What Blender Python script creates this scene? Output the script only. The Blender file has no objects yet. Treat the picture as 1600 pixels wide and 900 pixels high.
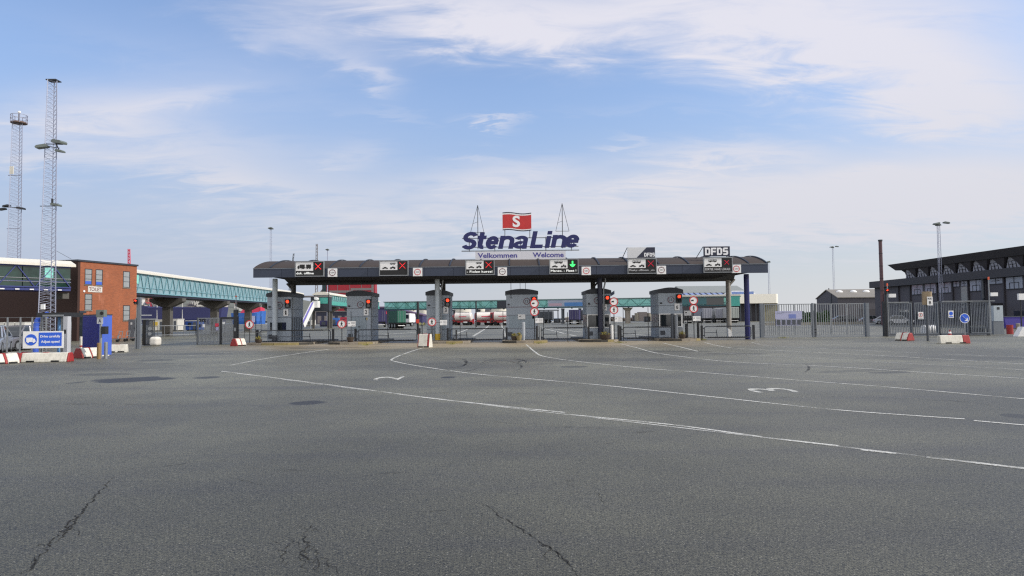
import bpy, bmesh, math, random
from mathutils import Vector, Matrix
random.seed(7)
R = math.radians
sc = bpy.context.scene
col = sc.collection

# ------------------------------------------------------------------ camera, sky, sun
FPX = 1600 * 24 / 36.0
CAMZ = 1.7
PITCH, ROLL = R(2.52), R(0.55)
fw = Vector((0, math.cos(PITCH), math.sin(PITCH)))
r0 = Vector((1, 0, 0))
u0 = Vector((0, -math.sin(PITCH), math.cos(PITCH)))
rt = r0 * math.cos(ROLL) - u0 * math.sin(ROLL)
up = r0 * math.sin(ROLL) + u0 * math.cos(ROLL)
cd = bpy.data.cameras.new('camera')
cam = bpy.data.objects.new('camera', cd)
col.objects.link(cam)
cd.sensor_width = 36
cd.lens = 24
cd.clip_start = 0.1
cd.clip_end = 6000
cam.matrix_world = Matrix(((rt.x, up.x, -fw.x, 0), (rt.y, up.y, -fw.y, 0), (rt.z, up.z, -fw.z, CAMZ), (0, 0, 0, 1)))
sc.camera = cam

SUN_EL, SUN_AZ = 36.0, 100.0          # azimuth clockwise from +Y
sd = Vector((math.sin(R(SUN_AZ)) * math.cos(R(SUN_EL)), math.cos(R(SUN_AZ)) * math.cos(R(SUN_EL)), math.sin(R(SUN_EL))))
sl = bpy.data.lights.new('sun', 'SUN')
sl.energy = 3.6
sl.angle = R(0.6)
sl.color = (1.0, 0.93, 0.83)
so = bpy.data.objects.new('sun', sl)
col.objects.link(so)
so.rotation_euler = sd.to_track_quat('Z', 'Y').to_euler()

sc.render.engine = 'CYCLES'
sc.cycles.use_denoising = False        # keeps the grain of the asphalt
sc.cycles.filter_width = 1.25
sc.cycles.max_bounces = 6
sc.cycles.sample_clamp_indirect = 4.0
sc.view_settings.view_transform = 'Standard'
sc.view_settings.look = 'None'
sc.view_settings.exposure = 0.0
sc.view_settings.gamma = 1.0
sc.view_settings.use_curve_mapping = False

def lin(c):
    def g(v):
        v /= 255.0
        return v / 12.92 if v <= 0.04045 else ((v + 0.055) / 1.055) ** 2.4
    return (g(c[0]), g(c[1]), g(c[2]), 1.0)

class NT:
    """small helper for writing node maths"""
    def __init__(s, nt): s.nt = nt
    def new(s, t): return s.nt.nodes.new(t)
    def link(s, a, b): s.nt.links.new(a, b)
    def m(s, op, a, b=None, c=None, clamp=False):
        n = s.new('ShaderNodeMath'); n.operation = op; n.use_clamp = clamp
        for i, v in enumerate((a, b, c)):
            if v is None: continue
            if isinstance(v, (int, float)): n.inputs[i].default_value = v
            else: s.link(v, n.inputs[i])
        return n.outputs[0]
    def ss(s, v, lo, hi):
        n = s.new('ShaderNodeMapRange'); n.interpolation_type = 'SMOOTHSTEP'
        s.link(v, n.inputs[0]); n.inputs[1].default_value = lo; n.inputs[2].default_value = hi
        return n.outputs[0]
    def noise(s, vec, scale, detail=4, rough=0.55, dist=0.0):
        n = s.new('ShaderNodeTexNoise'); n.inputs['Scale'].default_value = scale
        n.inputs['Detail'].default_value = detail; n.inputs['Roughness'].default_value = rough
        n.inputs['Distortion'].default_value = dist
        if vec is not None: s.link(vec, n.inputs['Vector'])
        return n.outputs['Fac']
    def mix(s, f, a, b, blend='MIX'):
        n = s.new('ShaderNodeMix'); n.data_type = 'RGBA'; n.blend_type = blend
        for k, v in ((0, f), (6, a), (7, b)):
            if isinstance(v, (int, float)): n.inputs[k].default_value = v
            elif isinstance(v, tuple): n.inputs[k].default_value = v
            else: s.link(v, n.inputs[k])
        return n.outputs[2]
    def mapv(s, vec, scale):
        n = s.new('ShaderNodeMapping'); n.inputs['Scale'].default_value = scale
        s.link(vec, n.inputs['Vector']); return n.outputs[0]

w = bpy.data.worlds.new('World')
sc.world = w
w.use_nodes = True
w.node_tree.nodes.clear()
N = NT(w.node_tree)
wo = N.new('ShaderNodeOutputWorld'); bg = N.new('ShaderNodeBackground')
N.link(bg.outputs[0], wo.inputs[0])
SKY = 0.11
bg.inputs['Strength'].default_value = SKY
sky = N.new('ShaderNodeTexSky'); sky.sky_type = 'NISHITA'; sky.sun_disc = False
sky.sun_elevation = R(SUN_EL); sky.sun_rotation = R(SUN_AZ)
sky.air_density = 1.0; sky.dust_density = 0.6; sky.ozone_density = 1.6
tc = N.new('ShaderNodeTexCoord'); sep = N.new('ShaderNodeSeparateXYZ')
N.link(tc.outputs['Generated'], sep.inputs[0])
dx, dy, dz = sep.outputs[0], sep.outputs[1], sep.outputs[2]
# cloud deck seen in perspective: direction projected on a flat layer
zz = N.m('ADD', N.m('MAXIMUM', dz, 0.0), 0.13)
cu, cv = N.m('DIVIDE', dx, zz), N.m('DIVIDE', dy, zz)
cvec = N.new('ShaderNodeCombineXYZ'); N.link(cu, cvec.inputs[0]); N.link(cv, cvec.inputs[1])
big = N.noise(N.mapv(cvec.outputs[0], (0.8, 1.3, 1)), 1.1, 6, 0.6, 0.5)
fine = N.noise(N.mapv(cvec.outputs[0], (1.0, 2.2, 1)), 3.2, 8, 0.62, 0.7)
# bearing and slope of the direction, where the cloud banks stand in this sky
yy = N.m('MAXIMUM', dy, 0.05)
wa = N.m('MULTIPLY', N.m('SUBTRACT', big, 0.5), 0.22)
wb = N.m('MULTIPLY', N.m('SUBTRACT', fine, 0.5), 0.16)
ca = N.m('ADD', N.m('DIVIDE', dx, yy), N.m('ADD', wa, wb))
ce = N.m('ADD', N.m('DIVIDE', dz, yy), N.m('ADD', N.m('MULTIPLY', wb, 0.55), N.m('MULTIPLY', wa, 0.25)))
banks = [  # px, py, half width, half height, tilt (deg), weight
    (1250, -10, 450, 95, -4, 1.0), (1510, 150, 260, 78, -6, 0.8), (1330, 95, 250, 64, -12, 0.66),
    (640, -5, 280, 56, -6, 0.72), (840, 42, 200, 42, -3, 0.62), (580, 112, 38, 26, -38, 0.5), (470, 50, 130, 34, -16, 0.34),
    (405, 66, 20, 18, 0, 0.24), (110, 165, 230, 50, 6, 0.62), (60, 232, 240, 30, -4, 0.40), (300, 215, 190, 40, -10, 0.42), (360, 275, 150, 26, -8, 0.34), (300, 140, 110, 14, 8, 0.3), (620, 178, 70, 9, -10, 0.2), (520, 200, 330, 110, -8, 0.16), (250, 60, 260, 40, -14, 0.16), (480, 300, 300, 60, -4, 0.2),
    (180, 340, 420, 70, 0, 0.22), (1150, 335, 580, 72, 2, 1.15), (1480, 305, 250, 56, 3, 0.85), (800, 270, 120, 22, 2, 0.45), (1110, 246, 130, 24, 0, 0.5), (1030, 288, 70, 11, 3, 0.75), (1360, 280, 50, 12, 4, 0.5),
    (778, 184, 34, 9, -12, 0.62), (972, 226, 30, 8, -10, 0.34), (556, 236, 55, 22, 0, 0.26), (745, 246, 40, 9, -6, 0.24), (1020, 170, 150, 10, -2, 0.16), (1180, 240, 130, 26, 0, 0.3)]
dens = None
for (px, py, sx, sy, rot, wt) in banks:
    a0, e0 = (px - 800) / FPX, (497 - py) / FPX
    c_, s_ = math.cos(R(rot)), math.sin(R(rot))
    da, de = N.m('SUBTRACT', ca, a0), N.m('SUBTRACT', ce, e0)
    u = N.m('ADD', N.m('MULTIPLY', da, c_ * FPX / sx), N.m('MULTIPLY', de, s_ * FPX / sx))
    v = N.m('ADD', N.m('MULTIPLY', da, -s_ * FPX / sy), N.m('MULTIPLY', de, c_ * FPX / sy))
    q = N.m('ADD', N.m('MULTIPLY', u, u), N.m('MULTIPLY', v, v))
    g = N.m('MULTIPLY', N.m('POWER', 2.718, N.m('MULTIPLY', q, -1.0)), wt)
    dens = g if dens is None else N.m('ADD', dens, g)
front = N.ss(dy, 0.05, 0.3)
back = N.m('MULTIPLY', N.ss(big, 0.30, 0.55), 0.95)
texf = N.m('ADD', 0.5, N.m('ADD', N.m('MULTIPLY', N.m('SUBTRACT', fine, 0.30), 1.25), N.m('MULTIPLY', N.m('SUBTRACT', big, 0.5), 0.7)))
dens = N.m('MULTIPLY', N.m('MULTIPLY', dens, texf), front)
dens = N.m('ADD', dens, N.m('MULTIPLY', back, N.m('SUBTRACT', 1.0, front)))
mask = N.m('MULTIPLY', N.ss(dens, -0.05, 0.95), 0.95)
# thin haze towards the horizon
hz = N.m('POWER', 2.718, N.m('MULTIPLY', N.m('MAXIMUM', dz, 0.0), -4.4))
hz = N.m('MULTIPLY', hz, N.m('ADD', 0.82, N.m('MULTIPLY', N.ss(dx, 0.0, -0.6), 0.45)), None, True)
nc = N.mix(1.0, sky.outputs[0], N.mix(N.ss(dz, 0.0, 0.34), (0.80, 0.78, 0.90, 1), (1.24, 1.50, 1.80, 1)), 'MULTIPLY')
hc = N.mix(N.ss(dx, -0.6, 0.5), (4.4, 5.0, 6.3, 1), (6.7, 6.95, 7.4, 1))
skyc = N.mix(hz, nc, hc)
cc = N.mix(N.ss(dz, 0.05, 0.40), (6.5, 6.5, 7.0, 1), (7.3, 7.2, 7.9, 1))
cc = N.mix(front, (11.6, 11.3, 11.1, 1), cc)       # unseen bright cloud added behind the viewer as fill light
fin = N.mix(mask, skyc, cc)
N.link(fin, bg.inputs['Color'])

# ------------------------------------------------------------------ pixels -> places
def ray(px, py):
    return fw + rt * ((px - 800) / FPX) + up * ((450 - py) / FPX)
def P(px, py, D):
    d = ray(px, py); k = D / d.y
    return Vector((d.x * k, D, CAMZ + d.z * k))
def X(px, D, py=500): return P(px, py, D).x
def Z(py, D, px=800): return P(px, py, D).z
def G(px, py, z=0.0):
    d = ray(px, py); k = (z - CAMZ) / d.z
    return Vector((d.x * k, d.y * k, z))

# ------------------------------------------------------------------ materials
MATS = {}
def mat(name, c, rough=0.6, metal=0.0, var=0.14, scale=1.5, bump=0.0, bscale=40, streak=0.0, dirt=None, emit=0.0, coat=0.0, alpha=1.0, spec=0.5):
    if name in MATS: return MATS[name]
    m = bpy.data.materials.new(name); m.use_nodes = True
    n = NT(m.node_tree)
    b = m.node_tree.nodes['Principled BSDF']
    base = lin(c)
    t = n.new('ShaderNodeTexCoord').outputs['Object']
    if emit > 0:
        b.inputs['Base Color'].default_value = base
        b.inputs['Emission Color'].default_value = base
        b.inputs['Emission Strength'].default_value = emit
    else:
        f = n.noise(t, scale, 5, 0.6)
        f2 = n.noise(t, scale * 9, 3, 0.6)
        k = n.m('ADD', n.m('MULTIPLY', n.m('SUBTRACT', f, 0.5), 2.4 * var), n.m('MULTIPLY', n.m('SUBTRACT', f2, 0.5), 1.1 * var))
        k = n.m('ADD', k, 1.0)
        cmb = n.new('ShaderNodeCombineColor')
        for i in range(3): n.link(k, cmb.inputs[i])
        colr = n.mix(1.0, base, cmb.outputs[0], 'MULTIPLY')
        if streak > 0:
            s = n.noise(n.mapv(t, (7, 7, 0.5)), 1.6, 5, 0.65)
            colr = n.mix(n.m('MULTIPLY', n.ss(s, 0.45, 0.8), streak), colr, lin(dirt or (70, 62, 52)))
        elif dirt:
            s = n.noise(t, scale * 2.3, 6, 0.7)
            colr = n.mix(n.m('MULTIPLY', n.ss(s, 0.52, 0.75), 0.6), colr, lin(dirt))
        n.link(colr, b.inputs['Base Color'])
        rr = n.m('ADD', n.m('MULTIPLY', n.m('SUBTRACT', f2, 0.5), 0.25), rough, None, True)
        n.link(rr, b.inputs['Roughness'])
        if bump > 0:
            bn = n.noise(t, bscale, 4, 0.6)
            bp = n.new('ShaderNodeBump'); bp.inputs['Strength'].default_value = bump; bp.inputs['Distance'].default_value = 0.02
            n.link(bn, bp.inputs['Height']); n.link(bp.outputs[0], b.inputs['Normal'])
    b.inputs['Metallic'].default_value = metal
    b.inputs['Coat Weight'].default_value = coat
    b.inputs['Specular IOR Level'].default_value = spec
    b.inputs['Alpha'].default_value = alpha
    MATS[name] = m
    return m

M_WHITE = mat('white paint', (222, 222, 220), 0.5, var=0.05, streak=0.12)
M_SIGNW = mat('sign white', (226, 226, 226), 0.45, var=0.03)
M_OFFW = mat('weathered white', (205, 203, 196), 0.6, var=0.10, streak=0.35)
M_PLAST = mat('barrier white plastic', (208, 205, 194), 0.55, var=0.16, scale=4, streak=0.5, dirt=(112, 104, 90))
M_PLASTR = mat('barrier red plastic', (150, 42, 42), 0.5, var=0.15, streak=0.2, dirt=(90, 40, 36))
M_BLACK = mat('black', (16, 16, 18), 0.5, var=0.1)
M_DARKM = mat('dark metal', (48, 50, 54), 0.5, 0.3, var=0.15, streak=0.15)
M_GALV = mat('galvanised steel', (140, 144, 148), 0.5, 0.45, var=0.16, scale=3, streak=0.2, dirt=(95, 92, 88))
M_STEEL = mat('painted grey steel', (112, 118, 126), 0.5, 0.2, var=0.12, streak=0.2)
M_STEELD = mat('dark grey steel', (74, 79, 87), 0.5, 0.2, var=0.12, streak=0.2)
M_BOOTH = mat('booth grey panel', (154, 164, 175), 0.5, 0.1, var=0.08, streak=0.22, dirt=(88, 86, 84))
M_BOOTHD = mat('booth dark grey', (116, 122, 130), 0.5, 0.1, var=0.08, streak=0.2)
M_CAP = mat('booth roof dark', (44, 49, 58), 0.55, var=0.1)
M_FASC = mat('canopy fascia slate blue', (50, 58, 76), 0.42, 0.15, var=0.07, scale=0.7, streak=0.18, dirt=(60, 62, 66))
M_ROOF = mat('canopy roof brown', (58, 49, 44), 0.85, 0.0, var=0.16, scale=0.8, streak=0.3, dirt=(50, 48, 46))
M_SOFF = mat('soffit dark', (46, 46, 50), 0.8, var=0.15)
M_NAVY = mat('navy paint', (16, 22, 88), 0.4, var=0.06)
M_NAVYD = mat('dark navy', (32, 36, 58), 0.45, var=0.08)
M_RED = mat('sign red', (186, 26, 36), 0.4, var=0.06)
M_DRED = mat('dark red ring', (96, 34, 44), 0.5, var=0.06)
M_FLAG = mat('flag red', (186, 44, 44), 0.55, var=0.18, scale=1.4)
M_LETW = mat('letter white', (232, 232, 234), 0.4, var=0.03)
M_LED = mat('red led', (255, 46, 52), emit=1.6)
M_LEDD = mat('dim red led', (214, 24, 60), emit=0.75)
M_LEDG = mat('green led', (60, 245, 110), emit=1.3)
M_LEDW = mat('white led', (236, 238, 235), emit=0.8)
M_LEDWD = mat('dim white led', (170, 170, 172), emit=0.55)
M_REDL = mat('red lamp', (255, 62, 34), emit=2.2)
M_GLASS = mat('dark glass', (34, 40, 44), 0.08, var=0.1, spec=0.8)
M_GLASSB = mat('grey window glass', (140, 144, 146), 0.12, var=0.18, scale=0.8, spec=0.8)
M_TEALG = mat('teal green panel', (70, 160, 148), 0.35, var=0.10, scale=0.4)
M_TEALD = mat('dark teal steel', (44, 88, 96), 0.5, var=0.1)
M_CREAM = mat('cream roof', (212, 208, 196), 0.6, var=0.06, scale=0.4, streak=0.15)
M_CONC = mat('concrete', (140, 136, 126), 0.85, var=0.16, scale=2, bump=0.3, streak=0.3)
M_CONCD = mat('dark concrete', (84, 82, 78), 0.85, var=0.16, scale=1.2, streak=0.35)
M_CONCL = mat('pale concrete block', (205, 202, 195), 0.85, var=0.12, scale=4, bump=0.3)
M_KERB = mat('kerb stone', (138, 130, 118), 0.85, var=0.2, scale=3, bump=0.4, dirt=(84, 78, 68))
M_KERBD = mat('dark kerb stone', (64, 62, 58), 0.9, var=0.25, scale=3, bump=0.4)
M_KERBY = mat('worn yellow kerb', (134, 122, 82), 0.85, var=0.3, scale=4, dirt=(104, 96, 84))
M_BLUEC = mat('blue container paint', (58, 92, 190), 0.5, var=0.08, streak=0.12, dirt=(40, 48, 80))
M_BLUESH = mat('blue container shaded flank', (34, 40, 128), 0.5, var=0.08, streak=0.12, dirt=(24, 26, 60))  # shade of the container's left flank put into the blue
M_TYRE = mat('tyre', (24, 24, 26), 0.85, var=0.2)
M_GREEN = mat('green tarpaulin', (20, 72, 62), 0.6, var=0.15, scale=1)
M_PURP = mat('navy purple cladding', (52, 48, 92), 0.6, var=0.12, scale=0.4)
M_SHIPN = mat('ship navy hull', (46, 48, 92), 0.55, var=0.10, scale=0.15, streak=0.15, dirt=(60, 56, 74))
M_REDS = mat('ship red hull', (150, 24, 40), 0.5, var=0.10, scale=0.1, streak=0.12, dirt=(110, 30, 40))
M_PINK = mat('ship faded red', (206, 58, 84), 0.55, var=0.1, scale=0.2)
M_BSHIP = mat('ship blue', (50, 100, 176), 0.55, var=0.15, scale=0.2)
M_GREYS = mat('ship grey', (118, 112, 112), 0.6, var=0.12, scale=0.2)
M_YEL = mat('yellow paint', (196, 164, 52), 0.6, var=0.15)
M_TANKR = mat('tanker red', (150, 36, 42), 0.4, var=0.08)
M_DWALL = mat('dark facade cladding', (76, 74, 81), 0.6, var=0.08, scale=0.3, streak=0.1, dirt=(52, 54, 60))
M_DWALL2 = mat('darker facade cladding', (58, 56, 62), 0.6, var=0.08, scale=0.3)
M_DROOF = mat('dark fascia roof', (57, 56, 61), 0.6, var=0.08, scale=0.3)
M_BROWN = mat('brown chimney steel', (84, 60, 66), 0.5, var=0.12, streak=0.2)
M_HALLR = mat('hall roof weathered', (126, 122, 116), 0.8, var=0.2, scale=0.3, streak=0.2)
M_WINDF = mat('window frame dark', (40, 42, 48), 0.5, var=0.05)
M_LAMPG = mat('lamp housing grey green', (104, 112, 108), 0.5, var=0.1)
M_LATT = mat('lattice steel', (150, 155, 174), 0.55, 0.2, var=0.1)
M_SILVER = mat('silver car paint', (150, 157, 170), 0.28, 0.25, var=0.03, coat=0.6)
M_DGREY = mat('grey car paint', (112, 112, 120), 0.3, 0.25, var=0.03, coat=0.6)
M_WCAR = mat('white car paint', (214, 216, 220), 0.3, var=0.03, coat=0.6)
M_BLUESIGN = mat('blue sign', (40, 92, 206), 0.45, var=0.04)
M_POSTBR = mat('rusty post', (134, 108, 70), 0.7, var=0.2, scale=6)
M_HEDGE = mat('hedge leaves', (52, 84, 40), 0.75, var=0.35, scale=2.5)
M_LEAF = mat('dry plant leaves', (126, 118, 54), 0.8, var=0.3, scale=6)
M_SKYL = mat('blue roof glass', (96, 118, 168), 0.2, var=0.15, scale=0.3)

def tinted(name, tint, body, k, rough=0.12):
    """tinted pane: part see-through, part coloured film"""
    m = bpy.data.materials.new(name); m.use_nodes = True; n = NT(m.node_tree)
    b = m.node_tree.nodes['Principled BSDF']; o = m.node_tree.nodes['Material Output']
    b.inputs['Base Color'].default_value = lin(body); b.inputs['Roughness'].default_value = rough
    t = n.new('ShaderNodeBsdfTransparent'); t.inputs['Color'].default_value = lin(tint)
    mx = n.new('ShaderNodeMixShader'); mx.inputs[0].default_value = k
    n.link(t.outputs[0], mx.inputs[1]); n.link(b.outputs[0], mx.inputs[2]); n.link(mx.outputs[0], o.inputs[0])
    MATS[name] = m; return m
M_TEAL = tinted('teal glazing film', (200, 236, 240), (166, 200, 210), 0.6)
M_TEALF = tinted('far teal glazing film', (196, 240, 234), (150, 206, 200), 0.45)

# ------------------------------------------------------------------ mesh builder
class MB:
    def __init__(s): s.v = []; s.f = []; s.m = []; s.sm = []
    def add(s, vs, fs, m=0, smooth=False):
        b = len(s.v); s.v += [tuple(v) for v in vs]
        for f in fs: s.f.append([b + i for i in f]); s.m.append(m); s.sm.append(smooth)
        return s
    def box(s, x0, x1, y0, y1, z0, z1, m=0):
        vs = [(x, y, z) for z in (z0, z1) for y in (y0, y1) for x in (x0, x1)]
        return s.add(vs, [(0, 2, 3, 1), (4, 5, 7, 6), (0, 1, 5, 4), (2, 6, 7, 3), (0, 4, 6, 2), (1, 3, 7, 5)], m)
    def bar(s, p, q, w, h=None, m=0):
        h = h or w; p = Vector(p); q = Vector(q); d = (q - p).normalized()
        a = d.cross(Vector((0, 0, 1)))
        if a.length < 1e-4: a = Vector((1, 0, 0))
        a.normalize(); b = d.cross(a).normalized()
        vs = [e + a * (w / 2 * i) + b * (h / 2 * j) for e in (p, q) for (i, j) in ((-1, -1), (1, -1), (1, 1), (-1, 1))]
        return s.add(vs, [(0, 1, 2, 3), (7, 6, 5, 4), (0, 4, 5, 1), (1, 5, 6, 2), (2, 6, 7, 3), (3, 7, 4, 0)], m)
    def cyl(s, p, q, r, r2=None, n=12, m=0, cap=True):
        p = Vector(p); q = Vector(q); r2 = r if r2 is None else r2
        d = (q - p).normalized(); a = d.cross(Vector((0, 0, 1)))
        if a.length < 1e-4: a = Vector((1, 0, 0))
        a.normalize(); b = d.cross(a).normalized()
        vs = []
        for e, rr in ((p, r), (q, r2)):
            for i in range(n):
                t = 2 * math.pi * i / n
                vs.append(e + a * (math.cos(t) * rr) + b * (math.sin(t) * rr))
        s.add(vs, [(i, (i + 1) % n, n + (i + 1) % n, n + i) for i in range(n)], m, True)
        if cap:
            s.add(vs[:n], [tuple(range(n))], m); s.add(vs[n:], [tuple(range(n))], m)
        return s
    def tube(s, pts, r, n=8, m=0):
        for a, b in zip(pts[:-1], pts[1:]): s.cyl(a, b, r, n=n, m=m)
        return s
    def prism(s, poly, a0, a1, axis='y', m=0):
        n = len(poly)
        def mk(p, a):
            return {'y': (p[0], a, p[1]), 'x': (a, p[0], p[1]), 'z': (p[0], p[1], a)}[axis]
        vs = [mk(p, a0) for p in poly] + [mk(p, a1) for p in poly]
        fs = [tuple(range(n)), tuple(range(2 * n - 1, n - 1, -1))] + [(i, (i + 1) % n, n + (i + 1) % n, n + i) for i in range(n)]
        return s.add(vs, fs, m)
    def ring(s, cx, cz, y0, y1, ro, ri, n=28, m=0):
        vs = []
        for y in (y0, y1):
            for r_ in (ro, ri):
                for i in range(n):
                    t = 2 * math.pi * i / n; vs.append((cx + math.cos(t) * r_, y, cz + math.sin(t) * r_))
        fs = []
        for i in range(n):
            j = (i + 1) % n
            fs += [(i, j, n + j, n + i), (2 * n + i, 3 * n + i, 3 * n + j, 2 * n + j), (i, 2 * n + i, 2 * n + j, j), (n + i, n + j, 3 * n + j, 3 * n + i)]
        return s.add(vs, fs, m)
    def disc(s, cx, cz, y0, y1, r, n=28, m=0):
        return s.prism([(cx + math.cos(2 * math.pi * i / n) * r, cz + math.sin(2 * math.pi * i / n) * r) for i in range(n)], y0, y1, 'y', m)
    def sphere(s, c, r, n=12, k=7, m=0, sq=(1, 1, 1)):
        vs = [(c[0], c[1], c[2] + r * sq[2])]
        for i in range(1, k):
            th = math.pi * i / k
            for j in range(n):
                ph = 2 * math.pi * j / n
                vs.append((c[0] + r * sq[0] * math.sin(th) * math.cos(ph), c[1] + r * sq[1] * math.sin(th) * math.sin(ph), c[2] + r * sq[2] * math.cos(th)))
        vs.append((c[0], c[1], c[2] - r * sq[2]))
        fs = [(0, 1 + j, 1 + (j + 1) % n) for j in range(n)]
        for i in range(k - 2):
            for j in range(n):
                a = 1 + i * n + j; b = 1 + i * n + (j + 1) % n
                fs.append((a, a + n, b + n, b))
        e = len(vs) - 1; o = 1 + (k - 2) * n
        fs += [(e, o + (j + 1) % n, o + j) for j in range(n)]
        return s.add(vs, fs, m, True)
    def text(s, t, cx, cz, y, wid, hei, depth=0.01, bold=0.0, shear=0.0, m=0):
        """lettering in the XZ plane, read from -Y, fitted into wid x hei"""
        cu = bpy.data.curves.new('lettering', 'FONT'); cu.body = t; cu.size = 1.0; cu.offset = bold; cu.shear = shear
        cu.extrude = 0.5; cu.resolution_u = 6
        o = bpy.data.objects.new('lettering', cu); col.objects.link(o)
        dg = bpy.context.evaluated_depsgraph_get(); dg.update()
        me = bpy.data.meshes.new_from_object(o.evaluated_get(dg))
        xs = [v.co.x for v in me.vertices]; ys = [v.co.y for v in me.vertices]
        a, b, c, d = min(xs), max(xs), min(ys), max(ys)
        kx = wid / (b - a); kz = hei / (d - c)
        vs = [(cx + (v.co.x - (a + b) / 2) * kx, y - (v.co.z) * depth, cz + (v.co.y - (c + d) / 2) * kz) for v in me.vertices]
        s.add(vs, [tuple(p.vertices) for p in me.polygons], m)
        bpy.data.objects.remove(o); bpy.data.curves.remove(cu); bpy.data.meshes.remove(me)
        return s
    def blocktext(s, t, cx, cz, y, wid, hei, depth=0.012, m=0):
        """heavy square capitals D, F, S"""
        n = len(t); lw = wid / (n + (n - 1) * .14); tk = lw * .33; z0, z1 = cz - hei / 2, cz + hei / 2; zt_ = hei * .22
        for i, ch in enumerate(t):
            a = cx - wid / 2 + i * lw * 1.14; b = a + lw; zm = (z0 + z1) / 2
            if ch == 'D': ps = [[(a, z0), (a + tk, z0), (a + tk, z1), (a, z1)], [(a + tk, z1 - zt_), (b - tk, z1 - zt_), (b - tk * .7, z1), (a + tk, z1)], [(a + tk, z0), (b - tk * .7, z0), (b - tk, z0 + zt_), (a + tk, z0 + zt_)],
                                [(b - tk, z0 + zt_), (b - tk * .7, z0), (b, z0 + zt_ * .8), (b, z1 - zt_ * .8), (b - tk * .7, z1), (b - tk, z1 - zt_)]]
            elif ch == 'F': ps = [[(a, z0), (a + tk, z0), (a + tk, z1), (a, z1)], [(a + tk, z1 - zt_), (b, z1 - zt_), (b, z1), (a + tk, z1)], [(a + tk, zm - zt_ * .6), (b - tk * .25, zm - zt_ * .6), (b - tk * .25, zm + zt_ * .4), (a + tk, zm + zt_ * .4)]]
            else: ps = [[(a + tk * .5, z1), (b - tk * .2, z1), (b - tk * .2, z1 - zt_), (a + tk, z1 - zt_), (a, z1 - zt_ * .8)], [(a, z1 - zt_ * .8), (a + tk, z1 - zt_), (a + tk, zm + zt_ * .5), (a, zm)],
                        [(a, zm), (a + tk, zm + zt_ * .5), (b - tk * .3, zm + zt_ * .5), (b, zm), (b - tk, zm - zt_ * .5), (a + tk * .3, zm - zt_ * .5)], [(b, zm), (b, z0 + zt_ * .8), (b - tk, z0 + zt_), (b - tk, zm - zt_ * .5)],
                        [(b, z0 + zt_ * .8), (b - tk * .5, z0), (a + tk * .2, z0), (a + tk * .2, z0 + zt_), (b - tk, z0 + zt_)]]
            for p in ps: s.prism(p, y - depth, y, 'y', m)
        return s
    def stroke(s, pts, wx, wz, y0, y1, m=0):
        """thick pen stroke in the XZ plane, wx wide on uprights, wz on level runs"""
        n = len(pts); vs = []
        for i, p in enumerate(pts):
            a = pts[max(i - 1, 0)]; b = pts[min(i + 1, n - 1)]; dx_, dz_ = (b[0] - a[0]) / wx, (b[1] - a[1]) / wz; l = math.hypot(dx_, dz_) or 1
            ox, oz = -dz_ / l * wx / 2, dx_ / l * wz / 2
            vs += [(p[0] + ox, y0, p[1] + oz), (p[0] - ox, y0, p[1] - oz), (p[0] - ox, y1, p[1] - oz), (p[0] + ox, y1, p[1] + oz)]
        fs = [(0, 1, 2, 3), tuple(4 * (n - 1) + k for k in (3, 2, 1, 0))]
        for i in range(n - 1):
            for k in range(4): fs.append((4 * i + k, 4 * i + (k + 1) % 4, 4 * i + 4 + (k + 1) % 4, 4 * i + 4 + k))
        return s.add(vs, fs, m)
    def heavy(s, ch, x0, x1, z0, z1, y, dep, shear=0.21):
        """heavy slanted grotesque letter built from pen strokes"""
        W = x1 - x0; H = z1 - z0; W0 = W - shear * H; b = len(s.v)
        wx, wz = .345, .255
        def el(cx, cz, rx, rz, a0, a1, k=14): return [(cx + rx * math.cos(R(a0 + (a1 - a0) * i / k)), cz + rz * math.sin(R(a0 + (a1 - a0) * i / k))) for i in range(k + 1)]
        l, r, d, u = wx / 2, W0 - wx / 2, wz / 2, H - wz / 2; cx = W0 / 2; P_ = []
        if ch == 'S':
            q = (u - d) / 4; P_ = [el(cx, u - q, (r - l) / 2, q, 20, 250, 18) + el(cx, d + q, (r - l) / 2, q, 70, -160, 18)]
        elif ch == 't': P_ = [[(cx - .06, H), (cx - .06, .42 * H)] + el(cx + .16, d + .14, .22, .14, 180, 285, 10), [(cx - .33, .70 * H), (cx + .30, .70 * H)]]
        elif ch == 'e':
            P_ = [[(l + .02, H * .5), (r + wx * .35, H * .5)], el(cx, H / 2, (r - l) / 2, (u - d) / 2, 12, 322, 30)]
        elif ch == 'n': P_ = [[(l, 0), (l, H)], el(cx, u - .26, (r - l) / 2, .26, 170, 0, 14) + [(r, 0)]]
        elif ch == 'a': P_ = [el(cx, u - .2, (r - l) / 2, .2, 165, 0, 12) + [(r, .35), (r + .02, 0)], el(cx - .03, d + .16, (r - l) / 2 - .0, .17, 60, 330, 18)]
        elif ch == 'L': P_ = [[(l, H), (l, 0)], [(l, d), (W0, d)]]
        elif ch == 'i': P_ = [[(cx, 0), (cx, H * .70)], [(cx, H * .80), (cx, H)]]
        for k, p in enumerate(P_): s.stroke(p, wx, wz if ch != 'a' else .22, y + .004 * k, y + dep - .004 * k)
        for i in range(b, len(s.v)):
            v = s.v[i]; s.v[i] = (x0 + v[0] + shear * v[2], v[1], z0 + v[2])
        return s
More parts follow.
